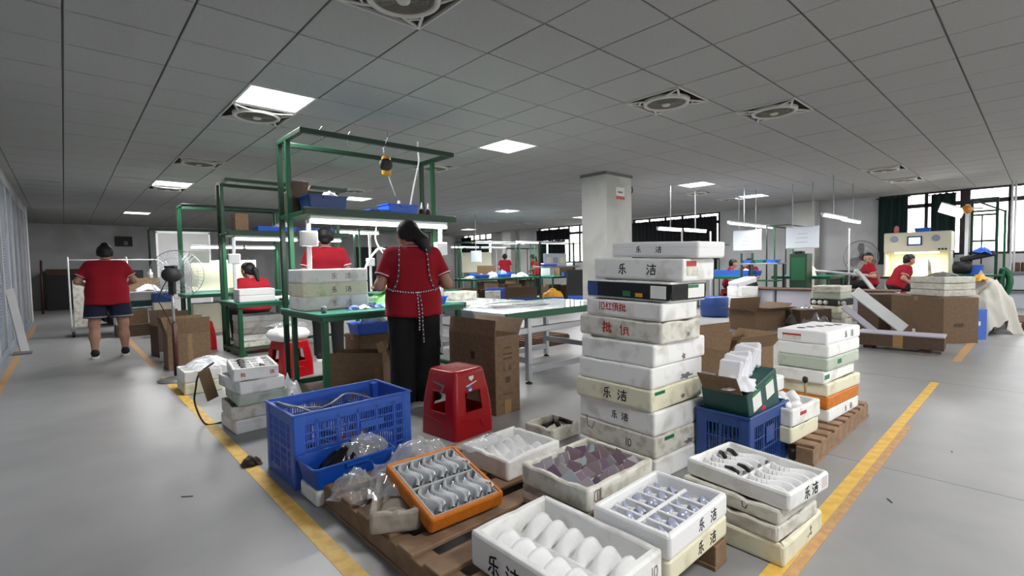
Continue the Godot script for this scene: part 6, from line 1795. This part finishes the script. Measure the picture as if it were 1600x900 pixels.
	for k in 3:
		foam_box(["lowest grey-white foam box on the big carton", "middle grey-white foam box on the big carton", "highest grey-white foam box on the big carton"][k], 9.22, 0.625 + 0.092 * k, -0.98, -40.0, 0.46, 0.54, 0.088, "foam_worn", "foam boxes on the big carton", 0.0, 0.004)
	single("scrap_heap", film(0.36, 0.2, 0.06, 541, 14), M.grey, "grey oddments on the boxes of the big carton", "oddments", at(9.28, 0.897, -0.98, -40))
	var blc := carton("blue carton with a white mark beside the big brown carton", 9.52, 0.0, -0.72, -38.0, 0.26, 0.30, 0.43, "crate", [])
	patch(blc, "white_mark", face_z(0.0, 0.20, 0.30), 0.03, 0.06, M.sticker_white)
	single("woven_sack", film(0.95, 0.62, 0.86, 551, 26), M.sack, "white woven sack with a yellow patch slumped beside the blue carton", "sack", at(10.32, 0.0, -0.66, -35))
	single("sack_patch", film(0.2, 0.12, 0.10, 552, 10), M.yellow, "yellow packet lying on the white woven sack", "packet", at(10.22, 0.80, -0.66, -35))
	pallet("dark wooden pallet at the window end of the right aisle", 10.85, 12.1, -1.05, -0.12, 0.15, false, 8, "wood_dark", 0.7)
	var lc := carton("long flat carton with a white top lying across the aisle edge", 7.85, 0.045, -1.22, 3.0, 0.34, 0.86, 0.155, "card_dark", [])
	part("white_lid", box_mesh(-0.175, 0.175, 0.155, 0.172, -0.435, 0.435, 0.003), M.panel_lilac, lc)
	patch(lc, "tape_band", face_nx(-0.06, 0.0, 0.342), 0.10, 0.16, M.tape_brown)
	for z in [-0.32, 0.25]:
		single("wood_block", box_mesh(-0.12, 0.12, 0, 0.044, -0.05, 0.05, 0.003), M.wood_dark, "small wooden block under the long flat carton", "block", at(7.85, 0, -1.22 + z), "blocks under the long carton")
	single("leaning_panel", box_mesh(-0.075, 0.075, 0, 0.80, -0.02, 0.02, 0.004), M.white_paint, "white panel leaning over behind the long flat carton", "panel", Transform3D(Basis(Vector3.UP, deg_to_rad(-48)) * Basis(Vector3(0, 0, 1), deg_to_rad(46)) * Basis(Vector3.RIGHT, -0.25), Vector3(8.75, 0.16, -1.32)))
	single("leaning_panel", box_mesh(-0.04, 0.04, 0, 0.66, -0.02, 0.02, 0.004), M.panel_lilac, "narrow lilac strip leaning beside the white panel", "panel", Transform3D(Basis(Vector3.UP, deg_to_rad(-48)) * Basis(Vector3(0, 0, 1), deg_to_rad(46)) * Basis(Vector3.RIGHT, -0.25), Vector3(8.55, 0.035, -1.52)))
	# window-side stand
	var st := thing("tool_stand", "dark green steel stand with cross bars before the windows", "stand", Vector3(14.6, 0, -0.88))
	for z in [-0.20, 0.19]:
		part("post", box_mesh(-0.025, 0.025, 0, 2.42, z - 0.025, z + 0.025, 0.004), M.steel_dark_green, st)
	part("post", box_mesh(0.25, 0.29, 0, 2.15, 0.28, 0.32, 0.004), M.steel_green, st)
	for y in [2.40, 2.14, 2.06, 1.50]:
		part("cross_bar", box_mesh(-0.02, 0.02, y - 0.02, y + 0.02, -0.2, 0.2, 0.003), M.steel_dark_green, st)
	part("rear_arm", beam_mesh(Vector3(0, 2.4, -0.2), Vector3(0.3, 2.12, 0.3), 0.03), M.steel_dark_green, st)
	part("hanging_rod", box_mesh(-0.012, 0.012, 1.0, 2.06, -0.05, -0.026), M.steel_dark_green, st)
	part("tray", box_mesh(-0.3, 0.3, 0.74, 0.78, -0.5, 0.3, 0.005), M.steel_green, st)
	part("tray_leg", box_mesh(-0.27, -0.23, 0, 0.74, -0.48, -0.44, 0.004), M.steel_green, st)
	single("white_post", box_mesh(-0.035, 0.035, 0, 2.3, -0.03, 0.03, 0.004), M.white_paint, "white post beside the dark green stand", "post", at(14.5, 0, -1.15))
	for q in [[15.4, -0.50], [15.5, -0.45]]:
		single("wall_pipe", tube_mesh([Vector3(0, 0.8, 0), Vector3(0, CEIL, 0)], 0.018, 8), M.white_paint, "thin white pipe rising to the ceiling before the windows", "pipe", at(q[0], 0, q[1]), "white pipes before the windows")
	var lp := thing("work_lamp", "bright hooded work lamp with an orange bulb end on the green stand", "lamp", Vector3(14.2, 2.14, -1.36))
	part("hood", box_mesh(-0.12, 0.16, 0.05, 0.08, -0.26, 0.18, 0.01), M.white_paint, lp, rot(0, 0, 0, 25, 0, -48))
	part("lamp_glow", box_mesh(-0.10, 0.14, 0.03, 0.05, -0.24, 0.16, 0.004), M.panel_glow, lp, rot(0, 0, 0, 25, 0, -48))
	part("bulb_end", lathe_mesh([[0.03, -0.05], [0.09, 0.0], [0.08, 0.08], [0.03, 0.12]], 14), mk("amber", Color(0.80, 0.52, 0.16), 0.35), lp, rot(0, 0.02, 0.20, 70, 0, 0))
	part("arm", beam_mesh(Vector3(0, 0.06, 0.2), Vector3(0.36, 0.06, 0.45), 0.03), M.steel, lp)
	var ll := AreaLight3D.new()
	ll.name = "lamp_light"
	ll.area_size = Vector2(0.24, 0.38)
	ll.area_normalize_energy = true
	ll.light_energy = 0.5
	ll.area_range = 20.0
	ll.area_attenuation = 2.0
	ll.shadow_enabled = true
	ll.transform = rot(0, 0, 0, 25, 0, -48) * Transform3D(Basis(Vector3.RIGHT, -PI * 0.5), Vector3(0.02, 0.02, -0.04))
	lp.add_child(ll)
	single("black_motor", lathe_mesh([[0.08, -0.16], [0.14, -0.13], [0.14, 0.13], [0.08, 0.16]], 16), M.black, "black motor drum lying on the tray of the green stand", "motor", Transform3D(Basis(Vector3.RIGHT, PI * 0.5), Vector3(14.4, 0.93, -1.2)))
	bin("blue tote on the tray of the dark green stand", 14.6, 0.781, -1.05, 0, 0.5, 0.34, 0.20, "crate")
	single("blue_sheet", film(0.4, 0.3, 0.14, 561, 14), M.bin_light, "blue plastic sheet on the black arm of the stand", "sheet", rot(14.5, 1.22, -0.9, 12, 20, 0))
	single("stand_arm", box_mesh(-0.08, 0.08, 0, 0.12, -0.32, 0.25, 0.03), M.dark_grey, "thick black arm lying across the green stand", "arm", rot(14.5, 1.12, -0.92, -14, 0, 0))  # thick black arm across the stand, not a bellows
	single("hose_reel", tube_mesh(curve([Vector3(0, 0.28, 0), Vector3(0.02, 0.2, 0.07), Vector3(0, 0.0, 0.10), Vector3(0.02, -0.22, 0.06), Vector3(0, -0.28, 0), Vector3(0.02, -0.1, -0.05), Vector3(0, 0.28, 0)], 40), 0.06, 8), M.steel_green, "green coiled hose on the side of the stand", "hose", at(14.75, 0.62, -0.58))
	bin("blue tote hanging low beside the green stand", 14.35, 0.55, -0.98, 0, 0.4, 0.3, 0.2, "crate")
	single("tote_rest", box_mesh(-0.18, 0.18, 0, 0.548, -0.13, 0.13, 0.01), M.grey, "grey block under the low blue tote", "block", at(14.35, 0, -0.98))
	# low counter under the windows
	var lcn := thing("window_counter", "long grey counter with a shelf under the windows", "counter", Vector3(15.35, 0, -0.5))
	part("counter_top", box_mesh(0.0, 0.62, 0.76, 0.82, -0.1, 3.2, 0.006), M.grey, lcn)
	part("counter_front", box_mesh(0.06, 0.62, 0.42, 0.76, -0.1, 3.2, 0.006), M.board_white, lcn)
	part("shelf", box_mesh(0.02, 0.62, 0.36, 0.40, -0.1, 3.2, 0.006), M.grey, lcn)
	part("plinth", box_mesh(0.08, 0.62, 0.0, 0.36, -0.1, 3.2, 0.006), M.board_white, lcn)
	for k in 3:
		single("brown_jar", lathe_mesh([[0.06, 0], [0.065, 0.02], [0.065, 0.18], [0.05, 0.2]], 12), M.card_dark, "brown jar on the counter under the windows", "jar", at(15.6, 0.821, -0.42 + 0.14 * k), "brown jars on the counter")
	var sp := thing("spray_bottle", "clear bottle with red liquid standing on the far pallet edge", "bottle", Vector3(11.9, 0.15, -0.60))
	part("bottle_body", lathe_mesh([[0.06, 0], [0.065, 0.02], [0.065, 0.16]], 12), M.sticker_red, sp)
	part("bottle_neck", lathe_mesh([[0.065, 0.16], [0.06, 0.24], [0.02, 0.30], [0.02, 0.36]], 12), M.lens_white, sp)

# ==================================================================== people: smooth fields over bones, meshed as surface nets
func nets(s: SurfaceTool, bones: Array, cell: float, k: float) -> void:
	# bone: [a, b, radius a, radius b, flat end at b]
	var lo := Vector3.INF
	var hi := -Vector3.INF
	for b in bones:
		var r: float = max(b[2], b[3])
		for p in [b[0], b[1]]:
			lo = lo.min(p - Vector3.ONE * r)
			hi = hi.max(p + Vector3.ONE * r)
	lo -= Vector3.ONE * cell * 2.0
	hi += Vector3.ONE * cell * 2.0
	var nx := int(ceil((hi.x - lo.x) / cell)) + 1
	var ny := int(ceil((hi.y - lo.y) / cell)) + 1
	var nz := int(ceil((hi.z - lo.z) / cell)) + 1
	var f := PackedFloat32Array()
	f.resize(nx * ny * nz)
	f.fill(9.0)
	for b in bones:
		var a: Vector3 = b[0]
		var d: Vector3 = b[1] - a
		var dd := d.length_squared()
		var ra: float = b[2]
		var rb: float = b[3]
		var flat: bool = b.size() > 4 and b[4]
		var dn := d.normalized()
		var m: float = max(ra, rb) + k + cell * 1.8
		var l0: Vector3 = (a.min(b[1]) - Vector3.ONE * m - lo) / cell
		var l1: Vector3 = (a.max(b[1]) + Vector3.ONE * m - lo) / cell
		for z in range(maxi(0, int(l0.z)), mini(nz, int(l1.z) + 2)):
			for y in range(maxi(0, int(l0.y)), mini(ny, int(l1.y) + 2)):
				var i := nx * (y + ny * z)
				for x in range(maxi(0, int(l0.x)), mini(nx, int(l1.x) + 2)):
					var p := lo + Vector3(x, y, z) * cell - a
					var t := 0.0
					if dd > 0.0:
						t = clampf(p.dot(d) / dd, 0.0, 1.0)
					var v := (p - d * t).length() - ra - (rb - ra) * t
					if flat:
						v = maxf(v, (p - d).dot(dn))
					var g := f[i + x]
					var h := k - absf(v - g)
					f[i + x] = minf(v, g) - (h * h / k * 0.25 if h > 0.0 else 0.0)
	var vid := PackedInt32Array()
	vid.resize(nx * ny * nz)
	vid.fill(-1)
	var verts := PackedVector3Array()
	var cells := []
	var sx := 1
	var sy := nx
	var sz := nx * ny
	var off := [0, sx, sy, sx + sy, sz, sx + sz, sy + sz, sx + sy + sz]
	var edges := [[0, 1], [2, 3], [4, 5], [6, 7], [0, 2], [1, 3], [4, 6], [5, 7], [0, 4], [1, 5], [2, 6], [3, 7]]
	var thr := cell * 2.2
	for z in nz - 1:
		for y in ny - 1:
			var row := nx * (y + ny * z)
			for x in nx - 1:
				var i := row + x
				if absf(f[i]) > thr:
					continue
				var mask := 0
				for c in 8:
					if f[i + off[c]] < 0.0:
						mask |= 1 << c
				if mask == 0 or mask == 255:
					continue
				var p := Vector3.ZERO
				var n := 0
				for e in edges:
					var va := f[i + off[e[0]]]
					var vb := f[i + off[e[1]]]
					if (va < 0.0) != (vb < 0.0):
						var t := va / (va - vb)
						var pa := Vector3(e[0] & 1, (e[0] >> 1) & 1, e[0] >> 2)
						var pb := Vector3(e[1] & 1, (e[1] >> 1) & 1, e[1] >> 2)
						p += pa.lerp(pb, t)
						n += 1
				vid[i] = verts.size()
				verts.append(lo + (Vector3(x, y, z) + p / n) * cell)
				cells.append(i)
	for i in cells:
		for ax in 3:
			var st: int = [sx, sy, sz][ax]
			var u: int = [sy, sz, sx][ax]
			var w: int = [sz, sx, sy][ax]
			if (f[i] < 0.0) == (f[i + st] < 0.0):
				continue
			if i - u - w < 0:
				continue
			var q := [vid[i], vid[i - u], vid[i - u - w], vid[i - w]]
			if q.min() < 0:
				continue
			var out := Vector3.ZERO
			out[ax] = 1.0 if f[i] < 0.0 else -1.0
			quado(s, verts[q[0]], verts[q[1]], verts[q[2]], verts[q[3]], out)

func net_mesh(bones: Array, cell: float, k: float) -> ArrayMesh:
	var s := S(true)
	nets(s, bones, cell, k)
	return done(s)

func person(label: String, x: float, z: float, yaw: float, o: Dictionary) -> Node3D:
	var root := thing("person", label, "person", Vector3(x, 0, z), yaw)
	var sc: float = o.get("h", 1.6) / 1.6
	root.scale = Vector3.ONE * sc
	var bw: float = o.get("build", 1.0)
	var cell: float = o.get("cell", 0.014)
	var sit: bool = o.get("sit", false)
	var dy := -0.37 if sit else 0.0
	var lean: float = deg_to_rad(o.get("lean", 0.0))
	var piv := Vector3(0, 0.90 + dy, 0.0)
	var bl := Basis(Vector3.RIGHT, -lean)
	var U := func(px: float, py: float, pz: float) -> Vector3:
		return piv + bl * (Vector3(px, py + dy, pz) - piv)
	var feet: float = o.get("feet", 0.10)
	var hipx := 0.088 * bw
	var hips := [Vector3(-hipx, 0.87 + dy, 0.0), Vector3(hipx, 0.87 + dy, 0.0)]
	var knees := [Vector3(-feet - 0.0, 0.47, -0.015), Vector3(feet, 0.47, -0.015)]
	var ankles := [Vector3(-feet - 0.005, 0.085, 0.025), Vector3(feet + 0.005, 0.085, 0.025)]
	if sit:
		knees = [Vector3(-0.12, 0.50, -0.40), Vector3(0.12, 0.50, -0.40)]
		ankles = [Vector3(-0.12, 0.09, -0.36), Vector3(0.12, 0.09, -0.36)]
	var shoulders := [U.call(-0.165 * (0.6 + 0.4 * bw), 1.295, 0.01), U.call(0.165 * (0.6 + 0.4 * bw), 1.295, 0.01)]
	var el: Array = o.get("elbows", [Vector3(-0.235, 1.06, 0.03), Vector3(0.235, 1.06, 0.03)])
	var wr: Array = o.get("wrists", [Vector3(-0.13, 1.02, -0.22), Vector3(0.13, 1.02, -0.22)])
	var elbows := [U.call(el[0].x * (0.7 + 0.3 * bw), el[0].y, el[0].z), U.call(el[1].x * (0.7 + 0.3 * bw), el[1].y, el[1].z)]
	var wrists := [U.call(wr[0].x, wr[0].y, wr[0].z), U.call(wr[1].x, wr[1].y, wr[1].z)]
	var neck: Vector3 = U.call(0, 1.345, 0.012)
	var hb := Basis(Vector3.UP, deg_to_rad(o.get("turn", 0.0))) * Basis(Vector3.RIGHT, -deg_to_rad(o.get("nod", 0.0))) * bl.orthonormalized().slerp(Basis.IDENTITY, 0.6)
	var hc: Vector3 = neck + hb * Vector3(0, 0.125, -0.02)
	var H := func(px: float, py: float, pz: float) -> Vector3:
		return hc + hb * Vector3(px, py, pz)
	# the body: one continuous skin
	var torso := [
		[U.call(-0.085 * bw, 1.21, 0.0), U.call(0.085 * bw, 1.21, 0.0), 0.100 * bw, 0.100 * bw],
		[U.call(-0.12, 1.288, 0.012), U.call(0.12, 1.288, 0.012), 0.055, 0.055],
		[U.call(-0.055 * bw, 1.05, 0.0), U.call(0.055 * bw, 1.05, 0.0), 0.096 * bw, 0.096 * bw],
		[Vector3(-0.072 * bw, 0.91 + dy, 0.008), Vector3(0.072 * bw, 0.91 + dy, 0.008), 0.108 * bw, 0.108 * bw],
		[U.call(0, 0.93, 0), U.call(0, 1.24, 0), 0.095 * bw, 0.09]]
	var body := torso.duplicate()
	body.append([neck + Vector3(0, -0.04, 0), H.call(0, -0.06, 0.015), 0.052, 0.047])
	for i in 2:
		body.append([shoulders[i], elbows[i], 0.050, 0.041])
		body.append([elbows[i], wrists[i], 0.040, 0.027])
		body.append([hips[i], knees[i], 0.086 * bw, 0.058 * (0.5 + 0.5 * bw)])
		body.append([knees[i], ankles[i].lerp(knees[i], 0.55), 0.055, 0.054 * (0.5 + 0.5 * bw)])
		body.append([ankles[i].lerp(knees[i], 0.55), ankles[i], 0.054 * (0.5 + 0.5 * bw), 0.036])
		body.append([ankles[i], ankles[i] + Vector3(0, -0.045, -0.12), 0.036, 0.026])
	var bs := S(true)
	nets(bs, body, cell, 0.035)
	var hcell: float = cell * 0.5
	var head := [
		[H.call(0, 0.025, 0.012), H.call(0, 0.035, 0.0), 0.086, 0.084],
		[H.call(0, -0.02, -0.02), H.call(0, -0.06, -0.045), 0.064, 0.036],
		[H.call(-0.03, -0.015, -0.045), H.call(0.03, -0.015, -0.045), 0.038, 0.038],
		[H.call(0, 0.015, -0.088), H.call(0, -0.022, -0.104), 0.010, 0.015],
		[H.call(-0.018, -0.055, -0.082), H.call(0.018, -0.055, -0.082), 0.010, 0.010],
		[H.call(-0.034, 0.022, -0.074), H.call(0.034, 0.022, -0.074), 0.014, 0.014],
		[H.call(-0.088, 0.012, 0.008), H.call(-0.090, -0.022, 0.0), 0.014, 0.009],
		[H.call(0.088, 0.012, 0.008), H.call(0.090, -0.022, 0.0), 0.014, 0.009],
		[H.call(0, -0.05, 0.012), neck + Vector3(0, 0.02, 0), 0.046, 0.048]]
	nets(bs, head, hcell, 0.018)
	# hands: palm, four unequal fingers, thumb on the side
	for i in 2:
		var sgn := -1.0 if i == 0 else 1.0
		var fw: Vector3 = (wrists[i] - elbows[i]).normalized()
		var side: Vector3 = fw.cross(Vector3.UP).normalized() * sgn
		var dn: Vector3 = fw.cross(side).normalized()
		if dn.y > 0.0:
			dn = -dn
		var w0: Vector3 = wrists[i]
		var hand := [[w0 - fw * 0.01, w0 + fw * 0.03, 0.025, 0.026], [w0 + fw * 0.03 - side * 0.022, w0 + fw * 0.075 - side * 0.026, 0.018, 0.016], [w0 + fw * 0.03 + side * 0.022, w0 + fw * 0.072 + side * 0.026, 0.018, 0.015]]
		for q in 4:
			var len_: float = [0.070, 0.078, 0.072, 0.056][q]
			var r0: Vector3 = w0 + fw * 0.078 + side * (-0.028 + 0.019 * q)
			var k1: Vector3 = r0 + (fw * 0.88 + dn * 0.45).normalized() * len_ * 0.5
			hand.append([r0, k1, 0.0092, 0.0085])
			hand.append([k1, k1 + (fw * 0.45 + dn * 0.9).normalized() * len_ * 0.5, 0.0085, 0.0072])
		var th: Vector3 = w0 + fw * 0.035 - side * 0.026
		hand.append([th, th + (fw * 0.6 - side * 0.7 + dn * 0.3).normalized() * 0.036, 0.0125, 0.0105])
		hand.append([th + (fw * 0.6 - side * 0.7 + dn * 0.3).normalized() * 0.036, th + (fw * 1.3 - side * 0.8 + dn * 0.9).normalized() * 0.066, 0.0105, 0.008])
		nets(bs, hand, max(0.005, cell * 0.4), 0.006)
	part("body", done(bs), M.skin, root)
	for i in 2:
		var e := S(true)
		lathe(e, [[0.001, -0.006], [0.010, -0.003], [0.011, 0.0], [0.008, 0.004]], 8, Transform3D(hb * Basis(Vector3.RIGHT, -PI * 0.5), H.call(-0.032 + 0.064 * i, 0.008, -0.083)))
		part("eye", done(e), M.black, root)
	# shirt with short sleeves
	var shirt := []
	for t in torso.slice(0, 3):
		shirt.append([t[0], t[1], t[2] + 0.020, t[3] + 0.020])
	var hem: float = o.get("hem", 0.80) + dy
	shirt.append([U.call(-0.07 * bw, 0.93, 0.004), U.call(0.07 * bw, 0.93, 0.004), 0.130 * bw, 0.130 * bw])
	for sg in [-1.0, 0.0, 1.0]:
		shirt.append([U.call(sg * 0.06 * bw, 1.18, 0.0), Vector3(sg * 0.072 * bw, hem if not sit else 0.50, 0.004), 0.112 * bw, 0.138 * bw, true])
	shirt.append([U.call(0, 1.30, 0.012), neck + Vector3(0, 0.008, 0.004), 0.072, 0.056, true])
	for i in 2:
		shirt.append([shoulders[i], shoulders[i].lerp(elbows[i], 0.72), 0.066, 0.068, true])
	part("shirt", net_mesh(shirt, cell, 0.03), M[o.get("shirt", "shirt")], root)
	var cs := S(true)
	var ring := []
	for i in 17:
		var a := TAU * i / 16
		ring.append(neck + Vector3(cos(a) * 0.062, 0.012 + 0.010 * cos(a - PI * 0.5), sin(a) * 0.062))
	tube(cs, ring, 0.011, 6)
	var col := part("collar", done(cs), M[o.get("shirt", "shirt")], root)
	var ct := S(true)
	var ring2 := []
	for q in ring:
		ring2.append(q + (q - neck) * Vector3(0.17, 0, 0.17) + Vector3(0, -0.004, 0))
	tube(ct, ring2, 0.0025, 5)
	part("collar_line", done(ct), M.trim_white, col)
	for i in 2:
		var c0: Vector3 = shoulders[i].lerp(elbows[i], 0.72)
		var ax: Vector3 = (elbows[i] - shoulders[i]).normalized()
		var cuff := S(true)
		lathe(cuff, [[0.066, -0.006], [0.0705, -0.004], [0.0705, 0.004], [0.066, 0.006]], 16, Transform3D(Basis(Quaternion(Vector3.UP, ax)), c0 - ax * 0.012))
		part("sleeve_cuff", done(cuff), M.trim_white, root)
	# legs
	var legs := []
	var kind: String = o.get("legs", "trousers")
	if sit:
		legs.append([Vector3(-0.07 * bw, 0.54, 0.01), Vector3(0.07 * bw, 0.54, 0.01), 0.118 * bw, 0.118 * bw])
		for i in 2:
			legs.append([hips[i], knees[i], 0.10 * bw, 0.078])
			legs.append([knees[i], ankles[i], 0.078, 0.062, true])
	elif kind == "shorts":
		legs.append([Vector3(-0.075 * bw, 0.89, 0.008), Vector3(0.075 * bw, 0.89, 0.008), 0.122 * bw, 0.122 * bw])
		for i in 2:
			legs.append([hips[i], hips[i].lerp(knees[i], 0.76), 0.110 * bw, 0.104 * bw, true])
	else:
		var wd: float = 0.030 if kind == "wide" else 0.0
		legs.append([Vector3(-0.072 * bw, 0.88, 0.008), Vector3(0.072 * bw, 0.88, 0.008), 0.118 * bw, 0.118 * bw])
		for i in 2:
			legs.append([hips[i], knees[i], 0.105 * bw, 0.078 + wd])
			legs.append([knees[i], ankles[i] + Vector3(0, -0.02, 0), 0.078 + wd, 0.066 + wd * 1.3, true])
	part("shorts" if kind == "shorts" else "trousers", net_mesh(legs, cell, 0.02), M[o.get("leg_mat", "trouser_black")], root)
	if kind == "shorts":
		for i in 2:
			var c := S(true)
			lathe(c, [[0.098 * bw, -0.014], [0.107 * bw, -0.012], [0.107 * bw, 0.012], [0.098 * bw, 0.014]], 20, at(hips[i].lerp(knees[i], 0.74).x, hips[i].lerp(knees[i], 0.74).y, hips[i].lerp(knees[i], 0.74).z))
			part("turn_up", done(c), M.grey, root)
	# shoes
	for i in 2:
		var a: Vector3 = ankles[i]
		var sh := part("shoe", net_mesh([[a + Vector3(0, -0.02, 0.02), a + Vector3(0, -0.035, -0.13), 0.046, 0.036], [a + Vector3(0, 0.0, 0.02), a + Vector3(0, -0.03, -0.04), 0.045, 0.044]], cell * 0.7, 0.02), M.rubber, root)
		var sole := S()
		loft(sole, [rrect(0.082, 0.25, 0.038, 0.0, 4), rrect(0.088, 0.256, 0.04, 0.018, 4), rrect(0.084, 0.25, 0.038, 0.026, 4)])
		part("sole", done(sole), M.sticker_white, sh, at(a.x, 0.0, a.z - 0.05))
	# hair
	var hair := [
		[H.call(0, 0.042, 0.024), H.call(0, 0.058, 0.004), 0.095, 0.082],
		[H.call(0, 0.0, 0.042), H.call(0, -0.035, 0.050), 0.078, 0.055],
		[H.call(-0.062, 0.02, 0.02), H.call(-0.066, -0.015, 0.022), 0.034, 0.024],
		[H.call(0.062, 0.02, 0.02), H.call(0.066, -0.015, 0.022), 0.034, 0.024]]
	match o.get("hair", "short"):
		"bun":
			hair.append([H.call(0.0, 0.115, 0.055), H.call(0.012, 0.12, 0.06), 0.046, 0.040])
		"pony":
			hair.append([H.call(0.0, 0.0, 0.095), H.call(0.0, -0.03, 0.125), 0.034, 0.040])
			hair.append([H.call(0.0, -0.03, 0.125), H.call(0.01, -0.18, 0.115), 0.042, 0.022])
		"long":
			var root_p: Vector3 = H.call(0.02, -0.01, 0.085)
			var p1 := root_p + Vector3(0.06, -0.07, 0.045)
			var p2 := p1 + Vector3(0.055, -0.14, 0.0)
			hair.append([root_p, p1, 0.055, 0.052])
			hair.append([p1, p2, 0.052, 0.040])
			hair.append([p2, p2 + Vector3(0.015, -0.10, 0.005), 0.040, 0.018])
	part("hair", net_mesh(hair, hcell, 0.02), M.hair, root)
	if o.get("apron", false):
		add_apron(root, U, bw, hem)
	return root

func add_apron(root: Node3D, U: Callable, bw: float, hem: float) -> void:
	# shoulder straps crossing to a waist tie with hanging tails, and the bib edges at the sides
	var ribbons := []
	var Z := func(px: float, py: float) -> Vector3:
		# a point just outside the back of the shirt
		var r := 0.150 if py < 1.0 else lerpf(0.143, 0.139, (py - 1.0) / 0.25)
		var e: float = maxf(0.0, absf(px) - 0.085)
		return U.call(px, py, sqrt(maxf(0.0004, r * r - e * e)) + 0.004)
	for sg in [-1.0, 1.0]:
		ribbons.append(["apron_strap", [U.call(sg * 0.086, 1.352, -0.05), U.call(sg * 0.096, 1.368, 0.03), U.call(sg * 0.108, 1.325, 0.105), Z.call(sg * 0.116, 1.22), Z.call(sg * 0.122, 1.13), Z.call(sg * 0.140, 1.05), Z.call(sg * 0.170, 0.99)]])
		ribbons.append(["apron_tie", [Z.call(sg * 0.215, 1.02), Z.call(sg * 0.185, 1.0), Z.call(sg * 0.13, 0.985), Z.call(sg * 0.07, 0.975), Z.call(sg * 0.01, 0.97)]])
	ribbons.append(["apron_tail", [Z.call(0.02, 0.97), Z.call(0.025, 0.88), Z.call(0.03, 0.80), Vector3(0.032, 0.74, 0.150), Vector3(0.03, 0.68, 0.145)]])
	ribbons.append(["apron_tail", [Z.call(0.035, 0.97), Z.call(0.05, 0.88), Z.call(0.055, 0.80), Vector3(0.058, 0.72, 0.148), Vector3(0.064, 0.58, 0.140)]])
	for r in ribbons:
		var s := S(true)
		tube(s, curve(r[1], 18), 0.0065, 6)
		var o := part(r[0], done(s), M.strap, root)
		var dots := S()
		for p in curve(r[1], 12):
			cbox(dots, Transform3D(Basis.IDENTITY, p), Vector3(0.008, 0.009, 0.0155))
		var dd := part("strap_pattern", done(dots), M.sticker_white, o)
		dd.set_meta("kind", "stuff")
	for sg in [-1.0, 1.0]:
		var s := S(true)
		var a: Vector3 = U.call(sg * 0.185, 1.05, -0.02)
		var b := Vector3(sg * 0.215, 0.50, -0.03)
		for q in [-1.0, 1.0]:
			quado(s, a + Vector3(0, 0, 0.02) + Vector3(q * 0.003, 0, 0), a + Vector3(0, 0, -0.12) + Vector3(q * 0.003, 0, 0), b + Vector3(-sg * 0.02, 0, -0.14) + Vector3(q * 0.003, 0, 0), b + Vector3(0, 0, 0.04) + Vector3(q * 0.003, 0, 0), Vector3(q, 0, 0))
		part("apron_side", done(s), M.strap, root)

func make_people() -> void:
	person("person in red shirt, patterned apron straps and wide black trousers at the tall bench", 2.12, -3.52, -27.0, {"h": 1.58, "build": 1.14, "hair": "long", "nod": 22.0, "turn": 22.0, "lean": 5.0, "legs": "wide", "hem": 0.78, "apron": true, "cell": 0.012, "elbows": [Vector3(-0.26, 1.04, 0.04), Vector3(0.27, 1.04, 0.03)], "wrists": [Vector3(-0.19, 1.14, -0.20), Vector3(0.14, 1.08, -0.20)]})
	person("person in a red polo shirt with short hair standing behind the three boxes", 2.47, -6.2, -22.0, {"h": 1.70, "build": 1.12, "hair": "short", "nod": 8.0, "leg_mat": "trouser_black", "cell": 0.013})
	person("person in a red shirt, denim shorts and dark trainers beside the roll cage", 0.43, -8.80, -3.0, {"h": 1.58, "build": 1.22, "hair": "bun", "nod": 26.0, "legs": "shorts", "leg_mat": "denim", "feet": 0.16, "hem": 0.74, "cell": 0.015, "lean": 4.0, "elbows": [Vector3(-0.29, 1.07, 0.0), Vector3(0.29, 1.07, 0.0)], "wrists": [Vector3(-0.20, 1.02, -0.22), Vector3(0.22, 1.02, -0.22)]})
	person("person in a red shirt with a ponytail seated at the second bench", 2.20, -8.42, 12.0, {"h": 1.70, "sit": true, "build": 1.1, "hair": "pony", "nod": 14.0, "turn": 20.0, "lean": 10.0, "cell": 0.014})
	person("person in a red shirt with a pale collar line standing at the far table", 12.62, -14.15, -40.0, {"h": 1.60, "build": 1.05, "hair": "short", "cell": 0.02})
	person("person in a red shirt with a ponytail bending at the far table", 12.75, -12.55, 25.0, {"h": 1.56, "build": 1.0, "hair": "pony", "lean": 14.0, "nod": 20.0, "cell": 0.02})
	person("man in a red shirt leaning forward on a stool at the beige machine", 13.62, -2.22, -150.0, {"h": 1.68, "sit": true, "build": 1.1, "hair": "short", "lean": 24.0, "nod": 10.0, "cell": 0.016})
	person("man in a red shirt looking round with a white thing in his hand", 14.5, -2.86, 25.0, {"h": 1.70, "sit": true, "build": 1.05, "hair": "short", "lean": 6.0, "turn": 65.0, "cell": 0.016, "wrists": [Vector3(-0.13, 1.10, -0.22), Vector3(0.13, 1.12, -0.24)]})
	person("person in a red shirt seated at the green table with blue trays", 13.05, -5.7, -150.0, {"h": 1.60, "sit": true, "hair": "short", "lean": 12.0, "nod": 10.0, "cell": 0.018})
	person("person in a dark red shirt facing the hall behind the green table posts", 14.3, -5.65, 114.0, {"h": 1.62, "sit": true, "hair": "short", "nod": 18.0, "lean": 8.0, "shirt": "shirt_dark", "cell": 0.018})
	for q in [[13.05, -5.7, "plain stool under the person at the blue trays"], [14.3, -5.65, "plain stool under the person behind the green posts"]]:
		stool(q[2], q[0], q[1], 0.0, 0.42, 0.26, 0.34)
	single("white_cloth", film(0.10, 0.09, 0.07, 701, 10), M.paper, "white thing held up by the man who looks round", "cloth", at(14.36, 0.83, -3.12))
